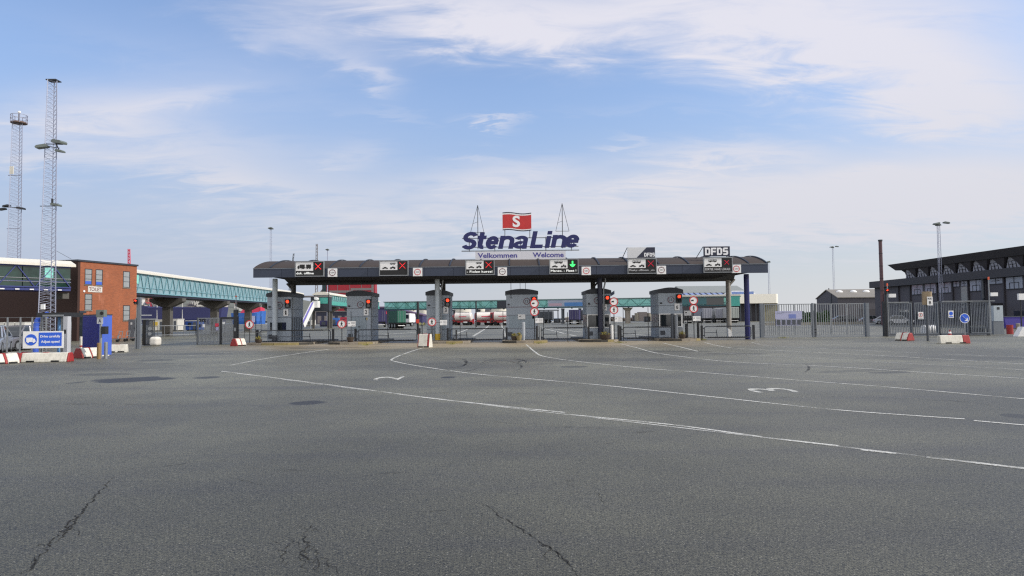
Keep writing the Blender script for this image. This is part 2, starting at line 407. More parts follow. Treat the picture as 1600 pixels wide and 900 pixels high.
    def build(s, name, mats, parent=None, bev=0.0, recalc=True):
        me = bpy.data.meshes.new(name)
        me.from_pydata(s.v, [], s.f)
        if not isinstance(mats, (list, tuple)): mats = [mats]
        for mm in mats: me.materials.append(mm)
        for p, mi, sm in zip(me.polygons, s.m, s.sm): p.material_index = mi; p.use_smooth = sm
        if recalc:
            bm = bmesh.new(); bm.from_mesh(me)
            bmesh.ops.recalc_face_normals(bm, faces=bm.faces); bm.to_mesh(me); bm.free()
        me.update()
        o = bpy.data.objects.new(name, me); col.objects.link(o)
        if parent is not None: o.parent = parent
        if bev > 0:
            bmod = o.modifiers.new('bevel', 'BEVEL'); bmod.width = bev; bmod.segments = 2; bmod.limit_method = 'ANGLE'
        return o

def thing(name, label, cat, loc, rotz=0.0, group=None):
    o = bpy.data.objects.new(name, None); col.objects.link(o)
    o.empty_display_size = 0.3
    o.location = loc; o.rotation_euler = (0, 0, rotz)
    o['label'] = label; o['category'] = cat
    if group: o['group'] = group
    return o
def tag(o, label, cat, group=None, loc=None, rotz=None):
    o['label'] = label; o['category'] = cat
    if group: o['group'] = group
    if loc is not None: o.location = loc
    if rotz is not None: o.rotation_euler = (0, 0, rotz)
    return o
def struct(o, kind='structure', loc=None):
    o['kind'] = kind
    if loc is not None: o.location = loc
    return o
def copy_tree(o, parent=None):
    c = o.copy(); col.objects.link(c); c.parent = parent
    for ch in o.children: copy_tree(ch, c)
    return c
def dup(root, loc, rotz, label, group=None):
    c = copy_tree(root); c.location = loc; c.rotation_euler = (0, 0, rotz); c['label'] = label
    if group: c['group'] = group
    return c

# ------------------------------------------------------------------ ground
def asphalt():
    m = bpy.data.materials.new('worn asphalt'); m.use_nodes = True
    n = NT(m.node_tree); b = m.node_tree.nodes['Principled BSDF']
    g = n.new('ShaderNodeNewGeometry').outputs['Position']
    s3 = n.new('ShaderNodeSeparateXYZ'); n.link(g, s3.inputs[0])
    big = n.noise(g, 0.12, 5, 0.6); mid = n.noise(g, 0.9, 5, 0.65); grain = n.noise(g, 95, 2, 0.8); grain2 = n.noise(g, 48, 2, 0.75)
    vo = n.new('ShaderNodeTexVoronoi'); vo.inputs['Scale'].default_value = 62; n.link(g, vo.inputs['Vector'])
    chips = n.ss(n.m('SUBTRACT', 1.0, vo.outputs['Distance']), 0.62, 0.95)
    base = n.mix(n.ss(big, 0.32, 0.68), lin((83, 81, 69)), lin((109, 107, 91)))
    base = n.mix(n.m('MULTIPLY', n.ss(mid, 0.42, 0.72), 0.30), base, lin((78, 76, 73)))
    # streaks worn along the driving direction and fine stones
    st = n.noise(n.mapv(g, (0.05, 0.9, 1)), 1.0, 5, 0.6)
    base = n.mix(n.m('MULTIPLY', n.ss(st, 0.48, 0.72), 0.42), base, lin((76, 74, 72)))
    near_tone = n.m('ADD', 0.54, n.m('MULTIPLY', n.ss(n.m('ADD', s3.outputs[1], n.m('MULTIPLY', big, 6.0)), 6.0, 22.0), 0.46))   # darker near the viewer: lost grazing sheen put into colour, besides coarser asphalt
    oc = n.new('ShaderNodeCombineColor')
    for i in range(3): n.link(near_tone, oc.inputs[i])
    base = n.mix(1.0, base, oc.outputs[0], 'MULTIPLY')
    gk = n.m('ADD', n.m('MULTIPLY', n.m('SUBTRACT', grain, 0.5), 5.5), n.m('ADD', n.m('MULTIPLY', n.m('SUBTRACT', grain2, 0.5), 4.6), n.m('MULTIPLY', n.m('SUBTRACT', n.noise(g, 13, 3, 0.7), 0.5), 1.3)))
    gk = n.m('ADD', gk, 1.0)
    cb = n.new('ShaderNodeCombineColor')
    for i in range(3): n.link(n.m('MAXIMUM', gk, 0.12), cb.inputs[i])
    base = n.mix(1.0, base, cb.outputs[0], 'MULTIPLY')
    sp = n.new('ShaderNodeSeparateColor'); n.link(vo.outputs['Color'], sp.inputs[0])
    lightstone = n.m('MULTIPLY', n.ss(sp.outputs[0], 0.78, 0.95), n.m('MULTIPLY', chips, 0.8))
    base = n.mix(lightstone, base, lin((176, 173, 164)))
    darkpit = n.m('MULTIPLY', n.ss(sp.outputs[1], 0.7, 0.92), n.m('MULTIPLY', chips, 0.75))
    base = n.mix(darkpit, base, lin((40, 40, 42)))
    # sandy dust tracked round the toll islands
    dn = n.noise(n.mapv(g, (0.16, 0.5, 1)), 1.0, 5, 0.65)
    band = n.m('MULTIPLY', n.ss(s3.outputs[1], 36.0, 43.0), n.ss(s3.outputs[1], 62.0, 50.0))
    band = n.m('MULTIPLY', band, n.m('MULTIPLY', n.ss(s3.outputs[0], -24, -10), n.ss(s3.outputs[0], 22, 4)))
    base = n.mix(n.m('MULTIPLY', n.m('MULTIPLY', band, n.ss(dn, 0.28, 0.56)), 0.9), base, lin((150, 137, 114)))
    # oil and tar stains with outlines of their own
    wn = n.noise(n.mapv(g, (1, 0.5, 1)), 1.1, 6, 0.68)
    wob = n.m('MULTIPLY', n.m('SUBTRACT', wn, 0.5), 3.0)
    for (px, py, hw, hh, tilt, wt) in [(208, 593, 62, 3.6, .045, .95), (322, 590, 24, 1.6, .03, .8), (482, 629, 29, 3.0, .02, .9), (699, 589.5, 11, 1.4, 0, .95),
                                       (160, 585, 46, 1.5, 0, .5), (118, 598, 10, 1.5, 0, .6), (894, 573, 22, 1.5, 0, .55), (1350, 579, 70, 1.4, .04, .35), (1390, 582, 30, 1.2, .04, .6),
                                       (245, 563, 28, 1.3, 0, .55), (1050, 549, 60, 1.2, 0, .45), (500, 543, 60, 1.6, 0, .4), (1590, 650, 22, 3, 0, .6), (1150, 553, 50, 1.2, 0, .5),
                                       (100, 572, 170, 5, -.01, .3), (1480, 560, 140, 3, 0, .3), (680, 572, 160, 5, .02, .28), (880, 562, 190, 3, 0, .3), (300, 553, 60, 1.3, 0, .4)]:
        c = G(px, py); l = G(px - hw, py + tilt * hw); r_ = G(px + hw, py - tilt * hw); fnt = G(px, py + hh); bk = G(px, py - hh)
        ax = r_ - l; L = ax.length / 2; ax.normalize(); ay = Vector((-ax.y, ax.x, 0)); Wd = max((bk - fnt).length / 2, 0.12)
        ddx = n.m('SUBTRACT', s3.outputs[0], c.x); ddy = n.m('SUBTRACT', s3.outputs[1], c.y)
        u = n.m('DIVIDE', n.m('ADD', n.m('MULTIPLY', ddx, ax.x), n.m('MULTIPLY', ddy, ax.y)), L)
        v = n.m('DIVIDE', n.m('ADD', n.m('MULTIPLY', ddx, ay.x), n.m('MULTIPLY', ddy, ay.y)), Wd)
        q = n.m('ADD', n.m('ADD', n.m('MULTIPLY', u, u), n.m('MULTIPLY', v, v)), wob)
        base = n.mix(n.m('MULTIPLY', n.ss(q, 1.35, 0.75), wt * 0.95), base, lin((34, 31, 28)))
    n.link(base, b.inputs['Base Color'])
    b.inputs['Roughness'].default_value = 0.52
    b.inputs['Specular IOR Level'].default_value = 0.5
    bp = n.new('ShaderNodeBump'); bp.inputs['Strength'].default_value = 0.7; bp.inputs['Distance'].default_value = 0.005
    n.link(n.m('ADD', grain, n.m('MULTIPLY', grain2, 0.8)), bp.inputs['Height']); n.link(bp.outputs[0], b.inputs['Normal'])
    return m
M_ASPH = asphalt()
gm = MB(); gm.add([(-2500, -60, 0), (2500, -60, 0), (2500, 330, 0), (-2500, 330, 0)], [(0, 1, 2, 3)])
struct(gm.build('ground', M_ASPH, recalc=False))
M_SEA = mat('sea water', (96, 112, 126), 0.25, var=0.1, scale=0.05)
sm_ = MB(); sm_.add([(-4000, 330, -0.6), (4000, 330, -0.6), (4000, 5500, -0.6), (-4000, 5500, -0.6)], [(0, 1, 2, 3)])
struct(sm_.build('sea', M_SEA, recalc=False))

def faded(name, c, lo, hi, scale, rough=0.75):
    """thin paint or rubber worn through in places"""
    m = bpy.data.materials.new(name); m.use_nodes = True
    n = NT(m.node_tree); b = m.node_tree.nodes['Principled BSDF']
    g = n.new('ShaderNodeNewGeometry').outputs['Position']
    a = n.noise(g, scale, 6, 0.72); a2 = n.noise(g, 26, 3, 0.7)
    b.inputs['Base Color'].default_value = lin(c); b.inputs['Roughness'].default_value = rough
    k = n.m('MULTIPLY', n.ss(a, lo, hi), n.m('ADD', 0.35, n.m('MULTIPLY', n.ss(a2, 0.36, 0.56), 0.65)))
    n.link(k, b.inputs['Alpha'])
    return m
M_LINE = faded('worn road paint', (196, 196, 190), 0.33, 0.52, 0.9)
M_LINEF = faded('faint road paint', (186, 186, 181), 0.36, 0.60, 0.8)
M_NUM = faded('worn number paint', (196, 196, 190), 0.36, 0.56, 2.4)
M_SKID = faded('tyre rubber', (40, 40, 42), 0.36, 0.66, 1.6)
M_CRACK = faded('open crack', (16, 16, 17), 0.26, 0.38, 9, 0.95)

def smooth_path(pts, k=8):
    out = []
    for i in range(len(pts) - 1):
        p0 = pts[max(i - 1, 0)]; p1 = pts[i]; p2 = pts[i + 1]; p3 = pts[min(i + 2, len(pts) - 1)]
        for j in range(k):
            t = j / k
            out.append(0.5 * ((2 * p1) + (p2 - p0) * t + (2 * p0 - 5 * p1 + 4 * p2 - p3) * t * t + (3 * p1 - p0 - 3 * p2 + p3) * t ** 3))
    out.append(pts[-1]); return out
def ribbon(mb, pts, wid, z, jit=0.0, smooth=True, taper=False):
    pts = smooth_path(pts) if smooth else pts
    n = len(pts); vs = []
    for i, p in enumerate(pts):
        d = (pts[min(i + 1, n - 1)] - pts[max(i - 1, 0)]); d.z = 0; d.normalize()
        nn = Vector((-d.y, d.x, 0)); ww = wid / 2 * (1 + random.uniform(-jit, jit))
        if taper: ww *= min(1, 0.15 + 3.0 * min(i, n - 1 - i) / n)
        vs += [(p.x + nn.x * ww, p.y + nn.y * ww, z), (p.x - nn.x * ww, p.y - nn.y * ww, z)]
    mb.add(vs, [(2 * i, 2 * i + 1, 2 * i + 3, 2 * i + 2) for i in range(n - 1)])
    return mb
LINES = [([(346, 580), (500, 599.5), (655, 620)], 0.08, 0), ([(655, 620.2), (740, 630), (884, 645)], 0.13, 0), ([(890, 648), (1050, 664), (1190, 683)], 0.10, 0),
         ([(1200, 684.5), (1310, 697)], 0.11, 0), ([(1345, 703), (1400, 709)], 0.11, 0), ([(1448, 715), (1520, 723), (1640, 737)], 0.12, 0),
         ([(360, 571), (400, 563), (440, 556.5), (515, 545.5)], 0.13, 0),
         ([(662, 543.5), (640, 550), (613, 561), (622, 566), (660, 573), (740, 584), (850, 594), (950, 603), (1120, 621), (1300, 640), (1507, 655)], 0.12, 0),
         ([(1522, 657.5), (1640, 668)], 0.12, 0),
         ([(822, 538), (836, 550), (850, 557), (900, 564.5), (1000, 575), (1100, 582.5), (1250, 594.5), (1400, 606), (1640, 627)], 0.12, 0),
         ([(969, 537), (995, 543.5), (1025, 551.5), (1080, 559), (1150, 566), (1300, 573), (1450, 582.5), (1640, 594)], 0.12, 0),
         ([(1036, 536), (1062, 542), (1090, 549)], 0.13, 0), ([(1098, 550), (1200, 556), (1400, 567), (1640, 580)], 0.11, 1),
         ([(1100, 535), (1142, 543.5), (1250, 549.5), (1400, 557), (1640, 571.5)], 0.12, 0),
         ([(1174, 535), (1214, 541), (1400, 550), (1640, 560)], 0.12, 1), ([(1290, 538), (1420, 541.5), (1640, 547)], 0.12, 1),
         ([(150, 553), (250, 549), (345, 547)], 0.12, 1), ([(280, 557), (360, 550.5), (440, 547)], 0.12, 1)]
LINES.append(([(346, 580.3), (655, 620.3), (1190, 683.3), (1640, 737.3)], 0.09, 1))
mbs = [MB(), MB()]
for pts, wd, k in LINES: ribbon(mbs[k], [G(*p) for p in pts], wd * .82, 0.0035 if k else 0.005)
struct(mbs[0].build('lane_marking', M_LINE, recalc=False))
struct(mbs[1].build('faint_lane_marking', M_LINEF, recalc=False))
# lane lines on the yard behind the toll gates
yb = MB()
for pts in [[(715, 520.5), (731, 514.5)], [(739, 525.5), (757, 514.5), (764, 508.5)], [(784, 508), (787, 517), (789, 526)], [(850, 513.5), (870, 518), (889, 523)], [(880, 521), (900, 525)],
            [(948, 519), (1010, 524)], [(600, 523), (650, 519)], [(840, 511), (910, 519)], [(1000, 517), (1060, 520.5)]]:
    ribbon(yb, [G(*p) for p in pts], 0.28, 0.004, smooth=False)
struct(yb.build('yard_marking', M_LINE, recalc=False))
def ground_digit(t, px, py, wid, hei, name):
    mb = MB(); mb.text(t, 0, 0, 0, wid, hei, 0.001, 0.0)
    c = G(px, py)
    # lettering lies flat, its top towards the far left
    mb.v = [(c.x - v[2], c.y + v[0], 0.0045 + (0.0009 if v[1] < 0 else 0)) for v in mb.v]
    return struct(mb.build(name, M_NUM))
ground_digit('2', 607, 591.2, 1.25, 0.76, 'lane_number')
ground_digit('3', 1205, 610.0, 0.95, 1.0, 'lane_number')

sk = MB()
def arcpx(cx, cy, rx, ry, a0, a1, k=14):
    return [G(cx + rx * math.cos(R(a0 + (a1 - a0) * i / k)), cy - ry * math.sin(R(a0 + (a1 - a0) * i / k))) for i in range(k + 1)]
for (cx, cy, rx, ry, a0, a1) in [(783, 573, 32, 9, -60, 160), (790, 571, 40, 10.5, 20, 175), (712, 566, 18, 6.5, -80, 80), (700, 567, 28, 9, -70, 60), (800, 566, 22, 5, -20, 100),
                                 (1247, 575, 17, 8, -60, 70), (690, 572, 60, 10, -90, -20), (855, 566, 45, 4, 120, 240), (640, 571, 80, 6, -80, -10)]:
    ribbon(sk, arcpx(cx, cy, rx, ry, a0, a1, 30), 0.085, 0.003, smooth=False, taper=True)
struct(sk.build('tyre_mark', M_SKID, recalc=False))
sk = MB()
for (cx, cy, rx, ry, a0, a1, wd_) in [(955, 745, 60, 60, 100, 250, .14), (1060, 720, 130, 50, 60, 170, .16), (560, 690, 260, 50, 200, 290, .16), (300, 660, 200, 30, 20, 110, .18), (980, 655, 210, 14, 190, 300, .18), (1300, 640, 260, 20, 10, 120, .2), (200, 620, 260, 12, 180, 300, .2), (700, 640, 380, 26, 20, 150, .2)]:
    ribbon(sk, arcpx(cx, cy, rx, ry, a0, a1, 40), wd_, 0.0027, smooth=False, taper=True)
struct(sk.build('faint_tyre_mark', faded('faint tyre rubber', (58, 57, 55), 0.48, 0.92, 1.1), recalc=False))

def jag(pts, step, amp):
    out = []
    for a, b in zip(pts[:-1], pts[1:]):
        L = (b - a).length; k = max(2, int(L / step)); d = (b - a).normalized(); nn = Vector((-d.y, d.x, 0))
        for i in range(k): out.append(a + (b - a) * (i / k) + nn * random.uniform(-amp, amp) + d * random.uniform(-step * .3, step * .3))
    out.append(pts[-1]); return out
ck = MB()
for pts, wd, amp in [([(36, 897), (75, 855), (105, 822), (130, 797), (150, 775), (178, 745)], 0.017, 0.028),
                     ([(82, 850), (108, 826), (128, 803)], 0.02, 0.03),
                     ([(752, 786), (790, 812), (830, 838), (862, 858), (890, 884), (910, 903)], 0.014, 0.02), ([(838, 846), (868, 862), (895, 887)], 0.010, 0.025),
                     ([(466, 820), (478, 828), (472, 842), (484, 850), (470, 862), (482, 872), (496, 880), (505, 899)], 0.012, 0.03),
                     ([(478, 850), (490, 858), (500, 872), (512, 893)], 0.009, 0.03), ([(452, 838), (468, 850), (474, 866), (462, 880)], 0.008, 0.03),
                     ([(430, 856), (448, 862), (470, 864)], 0.006, 0.03), ([(489, 818), (478, 829)], 0.008, 0.02), ([(484, 874), (498, 893), (486, 899)], 0.007, 0.03),
                     ([(355, 745), (405, 757), (455, 760)], 0.006, 0.02), ([(246, 730), (300, 723)], 0.012, 0.02), ([(60, 868), (40, 895)], 0.02, 0.03),
                     ([(655, 800), (700, 797)], 0.008, 0.02), ([(930, 765), (945, 790)], 0.004, 0.02), ([(466, 842), (452, 850), (440, 868), (446, 884)], 0.008, 0.03), ([(482, 852), (470, 872), (476, 895)], 0.008, 0.03), ([(496, 868), (512, 874), (520, 890)], 0.007, 0.03), ([(440, 852), (425, 846)], 0.006, 0.02), ([(500, 880), (520, 884), (530, 899)], 0.006, 0.03), ([(478, 832), (492, 826), (500, 830)], 0.006, 0.02), ([(105, 822), (120, 828), (126, 840)], 0.007, 0.02), ([(75, 855), (60, 850), (52, 858)], 0.007, 0.02), ([(830, 838), (842, 833)], 0.006, 0.02), ([(862, 858), (850, 866), (856, 878)], 0.007, 0.02)]:
    ribbon(ck, jag([G(*p) for p in pts], 0.035, amp * .9), wd * .78, 0.003, jit=0.75, smooth=False, taper=True)
struct(ck.build('asphalt_crack', M_CRACK, recalc=False))

# ------------------------------------------------------------------ toll islands (raised kerbed pavements)
M_PAVE = mat('island paving', (128, 118, 104), 0.9, var=0.2, scale=2, bump=0.3)
def island(x, wid, y0, y1, front_mats):
    mb = MB(); h = 0.15; k = 0.18
    pts = []
    for i in range(9):
        t = math.pi * i / 8; pts.append((x - math.cos(t) * wid / 2, y0 + wid * 0.28 - math.sin(t) * wid * 0.28))
    pts += [(x + wid / 2, y1), (x - wid / 2, y1)]
    inner = [(x + (p[0] - x) * (1 - 2 * k / wid), y0 + k + (p[1] - y0) * (y1 - y0 - 2 * k) / (y1 - y0)) for p in pts]
    n = len(pts)
    for i in range(n):
        j = (i + 1) % n
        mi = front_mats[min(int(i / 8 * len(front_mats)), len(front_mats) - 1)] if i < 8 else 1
        a, b, c, d = pts[i], pts[j], inner[j], inner[i]
        g = 0.012
        def sh(p, q, t): return (p[0] + (q[0] - p[0]) * t, p[1] + (q[1] - p[1]) * t)
        a2, b2 = sh(a, b, g), sh(b, a, g); d2, c2 = sh(d, c, g), sh(c, d, g)
        mb.add([(*a2, 0), (*b2, 0), (*b2, h), (*a2, h), (*d2, h), (*c2, h)], [(0, 1, 2, 3), (3, 2, 5, 4)], mi)
    mb.add([(*p, h - 0.012) for p in inner], [tuple(range(n))], 0)
    return struct(mb.build('toll_island', [M_PAVE, M_KERB, M_KERBD, M_KERBY], bev=0.0))
BX = [X(436, 50), X(560.5, 50), X(684, 50), X(815.5, 50), X(935.5, 50), X(1048, 50)]
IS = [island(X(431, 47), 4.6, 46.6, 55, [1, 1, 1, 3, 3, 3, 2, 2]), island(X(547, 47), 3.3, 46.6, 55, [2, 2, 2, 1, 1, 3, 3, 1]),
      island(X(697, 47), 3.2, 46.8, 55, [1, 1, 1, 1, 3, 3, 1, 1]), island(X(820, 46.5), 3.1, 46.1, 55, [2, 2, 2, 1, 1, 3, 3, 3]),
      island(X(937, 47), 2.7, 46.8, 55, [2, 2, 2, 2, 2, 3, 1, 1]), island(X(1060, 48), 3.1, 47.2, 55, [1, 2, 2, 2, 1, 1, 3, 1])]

# ------------------------------------------------------------------ canopy
CY = 47.5
cv_ = thing('toll_canopy', 'long toll canopy with brown barrel roof and slate blue fascia on slim pillars', 'canopy', (0, 51.5, 0))
xl, xr = X(395.5, CY, 425), X(1200, CY, 420)
z0, z1 = Z(430, CY), Z(416.6, CY)
y0 = CY - 51.5
fm = MB(); np_ = 18; pw = (xr - xl) / np_
for i in range(np_): fm.box(xl + i * pw + 0.008, xl + (i + 1) * pw - 0.008, y0, y0 + 0.1, z0, z1)
fm.box(xl + .02, xr - .02, y0 + 0.1, y0 + 0.2, z0 + .02, z1 - .02)
# short return of the fascia at each end
for xx in (xl, xr): fm.box(min(xx, xx - math.copysign(.1, xx)), max(xx, xx - math.copysign(.1, xx)), y0 + 0.205, y0 + 8.3, z0 + 0.25, z1)
fm.build('fascia', M_FASC, cv_)
MB().box(xl, xr, y0 - 0.03, y0 + 0.12, z1 + .002, z1 + 0.05).build('eave_trim', M_STEEL, cv_)
def arc(xa, xb, off, k=16):
    pts = []
    for i in range(k + 1):
        t = i / k; y = y0 + 0.02 + 8.4 * t
        pts.append((y, z1 + 0.06 + (0.80 + off) * math.sin(math.pi * t) ** 0.85 * 1.0 + off * 0.3))
    return pts
rm = MB()
for a, b in zip(arc(0, 0, 0)[:-1], arc(0, 0, 0)[1:]):
    rm.add([(xl, a[0], a[1]), (xr, a[0], a[1]), (xr, b[0], b[1]), (xl, b[0], b[1])], [(0, 1, 2, 3)], 0, True)
pa = arc(0, 0, 0)
for xx in (xl + .01, xr - .01): rm.add([(xx, p[0], p[1]) for p in pa] + [(xx, pa[-1][0], z1 + .05), (xx, pa[0][0], z1 + .05)], [tuple(range(len(pa) + 2))])
rm.build('barrel_roof', M_ROOF, cv_, recalc=False)
for i in range(18):
    xx = min(max(X(421.6, CY) + i * (X(468.5, CY) - X(421.6, CY)), xl + .05), xr - 0.05)
    q = MB()
    for a, b in zip(arc(0, 0, 0.03)[:-1], arc(0, 0, 0.03)[1:]): q.bar((xx, a[0], a[1] + .01), (xx, b[0], b[1] + .01), 0.09, 0.07)
    q.build('roof_rib', M_CAP, cv_)
sx0, sx1, sxb = X(441, CY, 433), X(1151, CY, 427), 17.9
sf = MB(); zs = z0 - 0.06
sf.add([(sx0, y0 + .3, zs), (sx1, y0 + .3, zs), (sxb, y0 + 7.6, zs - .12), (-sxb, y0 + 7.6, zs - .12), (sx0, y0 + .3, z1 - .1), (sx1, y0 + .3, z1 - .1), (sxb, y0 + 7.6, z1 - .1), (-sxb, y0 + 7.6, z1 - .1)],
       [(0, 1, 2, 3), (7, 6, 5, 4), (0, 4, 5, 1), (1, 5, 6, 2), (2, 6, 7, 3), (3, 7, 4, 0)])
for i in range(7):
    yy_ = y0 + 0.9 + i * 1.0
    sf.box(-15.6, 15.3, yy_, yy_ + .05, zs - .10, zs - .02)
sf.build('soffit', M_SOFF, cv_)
PX4 = [-17.2, -5.42, 6.38, 17.02]
FM = [M_STEEL, M_STEEL, M_NAVYD, M_NAVY]; 
M_PILR = mat('weathered pillar', (150, 146, 140), 0.55, 0.1, var=0.18, scale=1.2, streak=0.5, dirt=(110, 92, 60))
M_PILL = mat('blue grey pillar', (172, 182, 190), 0.5, 0.1, var=0.06, streak=0.15)
FM = [M_PILL, M_PILL, M_NAVYD, M_NAVY]
for i, x in enumerate(PX4):
    q = MB(); q.cyl((x, -2.0, 0.15 if i < 3 else 0.0), (x, -2.0, zs), 0.185, n=18)
    q.box(x - .14, x + .14, -2.14, -1.86, zs - .16, zs + .1)
    p = q.build('front_pillar', FM[i], cv_)
    if i in (1, 2):
        MB().tube([(x + .26, -2.02, 0.3), (x + .26, -2.02, 3.7), (x + .40, -2.02, 4.3), (x + .40, -2.02, zs)], 0.055, 8).build('downpipe', M_GALV, p)
    if i < 3: MB().cyl((x, -2.0, 0.16), (x, -2.0, 0.62), 0.195, n=18).build('foot_guard', M_YEL if i == 1 else M_STEELD, p)
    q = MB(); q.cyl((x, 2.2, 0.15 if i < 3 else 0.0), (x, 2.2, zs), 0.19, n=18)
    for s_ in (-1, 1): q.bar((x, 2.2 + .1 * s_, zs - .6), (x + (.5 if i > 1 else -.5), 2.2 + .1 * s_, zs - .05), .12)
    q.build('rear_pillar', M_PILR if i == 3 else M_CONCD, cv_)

# ------------------------------------------------------------------ writing and pictograms
def bus(mb, cx, cz, w, y, m):
    h = w * .27
    mb.box(cx - w / 2, cx + w / 2, y - .008, y, cz - h * .45, cz + h * .02, m); mb.box(cx - w / 2, cx + w / 2, y - .008, y, cz + h * .42, cz + h * .55, m)
    for i in range(6):
        xx = cx - w / 2 + w * i / 5; mb.box(xx - .012, xx + .012, y - .0075, y, cz + h * .02, cz + h * .42, m)
    for s_ in (-.28, .3): mb.disc(cx + w * s_, cz - h * .48, y - .0082, y, w * .075, 12, m)
def carpic(mb, cx, cz, w, y, m):
    pts = [(-.5, -.05), (-.45, .06), (-.28, .08), (-.16, .2), (.14, .2), (.28, .08), (.46, .05), (.5, -.05)]
    mb.prism([(cx + a * w, cz + b * w) for a, b in pts], y - .008, y, 'y', m)
    for s_ in (-.29, .3): mb.disc(cx + w * s_, cz - w * .06, y - .0082, y, w * .085, 12, m)
def bike(mb, cx, cz, w, y, m):
    for s_ in (-.33, .33): mb.disc(cx + w * s_, cz - w * .1, y - .008, y, w * .19, 14, m)
    mb.prism([(cx - .35 * w, cz), (cx - .1 * w, cz + .12 * w), (cx + .02 * w, cz + .34 * w), (cx + .12 * w, cz + .3 * w), (cx + .08 * w, cz + .1 * w), (cx + .4 * w, cz + .16 * w), (cx + .3 * w, cz - .1 * w), (cx - .2 * w, cz - .12 * w)], y - .0078, y, 'y', m)
def truckpic(mb, cx, cz, w, y, m, trailer=True, flip=1):
    def b(a0, a1, c0, c1, e=0): 
        lo, hi = sorted((cx + flip * a0 * w, cx + flip * a1 * w)); mb.box(lo, hi, y - .008 - e, y, cz + c0 * w, cz + c1 * w, m)
    b(-.34, .02, -.1, .16); mb.prism([(cx + flip * a * w, cz + c * w) for a, c in ((-.5, -.1), (-.5, .0), (-.43, .1), (-.36, .1), (-.36, -.1))], y - .0078, y, 'y', m)
    if trailer: b(.12, .46, -.1, .16); b(.0, .14, -.09, -.05, -.001)
    for s_ in ((-.42, -.16, -.06, .2, .38) if trailer else (-.4, -.08)): mb.disc(cx + flip * w * s_, cz - w * .1, y - .0082, y, w * .055, 12, m)
def man(mb, cx, cz, h, y, m):
    mb.disc(cx, cz + h * .38, y - .004, y, h * .1, 10, m)
    mb.prism([(cx + a * h, cz + c * h) for a, c in ((-.12, .26), (.1, .26), (.2, .02), (.12, .0), (.06, .12), (.08, -.05), (.2, -.46), (.1, -.48), (-.02, -.14), (-.14, -.48), (-.24, -.46), (-.1, -.02), (-.1, .1), (-.18, -.02), (-.24, .02))], y - .0038, y, 'y', m)

# ------------------------------------------------------------------ lane signals on the fascia
SD = 47.33
LS = [(484, 420.3, 'truck', 'dsk. offline', 'x', 'red cross lane signal with truck and trailer pictogram, first from the canopy left end', 0),
      (615.5, 419.0, 'three', '', 'x', 'red cross lane signal with empty text strip, second from the canopy left end', 0),
      (750, 417.8, 'three', '- Fiolen korsel', 'x', 'red cross lane signal tucked under the left end of the pale welcome banner', 0),
      (881, 416.4, 'bus', 'Manex. - Fleet !', 'a', 'lane signal showing a green down arrow, under the right end of the banner', 0),
      (1003, 415.8, 'bus', 'Masky: offloom _on', 'x', 'red cross lane signal below the white and navy company board', 1),
      (1121.5, 414.0, 'bus', 'SORTEE. HAVE: LOKALE', 'd', 'lane signal with faint red cross below the solid navy company board', 1)]
for (px, py, pic, txt, sig, lab, dim) in LS:
    c = P(px, py, SD)
    W_, H_ = 2.02, 1.06
    t = thing('lane_signal', lab, 'lane signal', (c.x, SD, c.z - H_ / 2), 0, 'lane signals along the canopy front')
    q = MB(); e = .05
    q.box(-W_ / 2, W_ / 2, -.09, .08, 0, e); q.box(-W_ / 2, W_ / 2, -.09, .08, H_ - e, H_)
    q.box(-W_ / 2, -W_ / 2 + e, -.09, .08, e, H_ - e); q.box(W_ / 2 - e, W_ / 2, -.09, .08, e, H_ - e)
    q.box(-W_ / 2 + e, W_ / 2 - e, .02, .08, e, H_ - e)
    q.build('frame', M_GALV, t)
    xm = W_ * .125
    pn = MB().box(-W_ / 2 + .06, xm, -.05, .015, .40, H_ - .06).build('pictogram_panel', M_SIGNW, t)
    q = MB(); xc = (-W_ / 2 + .06 + xm) / 2; zc = (.40 + H_ - .06) / 2; yb_ = -.052
    if pic == 'truck': truckpic(q, xc, zc - .02, .98, yb_, 0)
    elif pic == 'three': bus(q, xc + .28, zc + .14, .36, yb_, 0); carpic(q, xc - .25, zc - .17, .42, yb_, 0); bike(q, xc + .28, zc - .13, .36, yb_, 0)
    else: bus(q, xc - .02, zc + .13, .56, yb_, 0); carpic(q, xc - .28, zc - .18, .44, yb_, 0); bike(q, xc + .33, zc - .14, .36, yb_, 0)
    q.build('pictogram', M_BLACK, pn)
    sp_ = MB().box(xm + .01, W_ / 2 - .06, -.05, .015, .40, H_ - .06).build('signal_panel', M_BLACK, t)
    q = MB(); sx = (xm + W_ / 2 - .06) / 2; sz = (.40 + H_ - .06) / 2
    if sig == 'a':
        q.box(sx - .05, sx + .05, -.062, -.052, sz - .02, sz + .21); q.prism([(sx - .2, sz - .02), (sx + .2, sz - .02), (sx + .13, sz - .14), (sx, sz - .22), (sx - .13, sz - .14)], -.062, -.052)
        q.build('arrow', M_LEDG, sp_)
    else:
        s_ = .2 if sig == 'x' else .15
        q.bar((sx - s_, -.058, sz - s_), (sx + s_, -.058, sz + s_), .095 if sig == 'x' else .07, .012); q.bar((sx - s_, -.0585, sz + s_), (sx + s_, -.0585, sz - s_), .095 if sig == 'x' else .07, .012)
        q.build('cross', M_LED if not dim else M_LEDD, sp_)
    tp = MB().box(-W_ / 2 + .06, W_ / 2 - .06, -.05, .015, .06, .385).build('text_panel', M_BLACK, t)
    if txt:
        wt = 1.2 if pic == 'truck' else 1.76
        MB().text(txt, -W_ / 2 + .1 + wt / 2, .235, -.052, wt, .15, .006, .0).build('lettering', M_LEDW if not dim else M_LEDWD, tp)
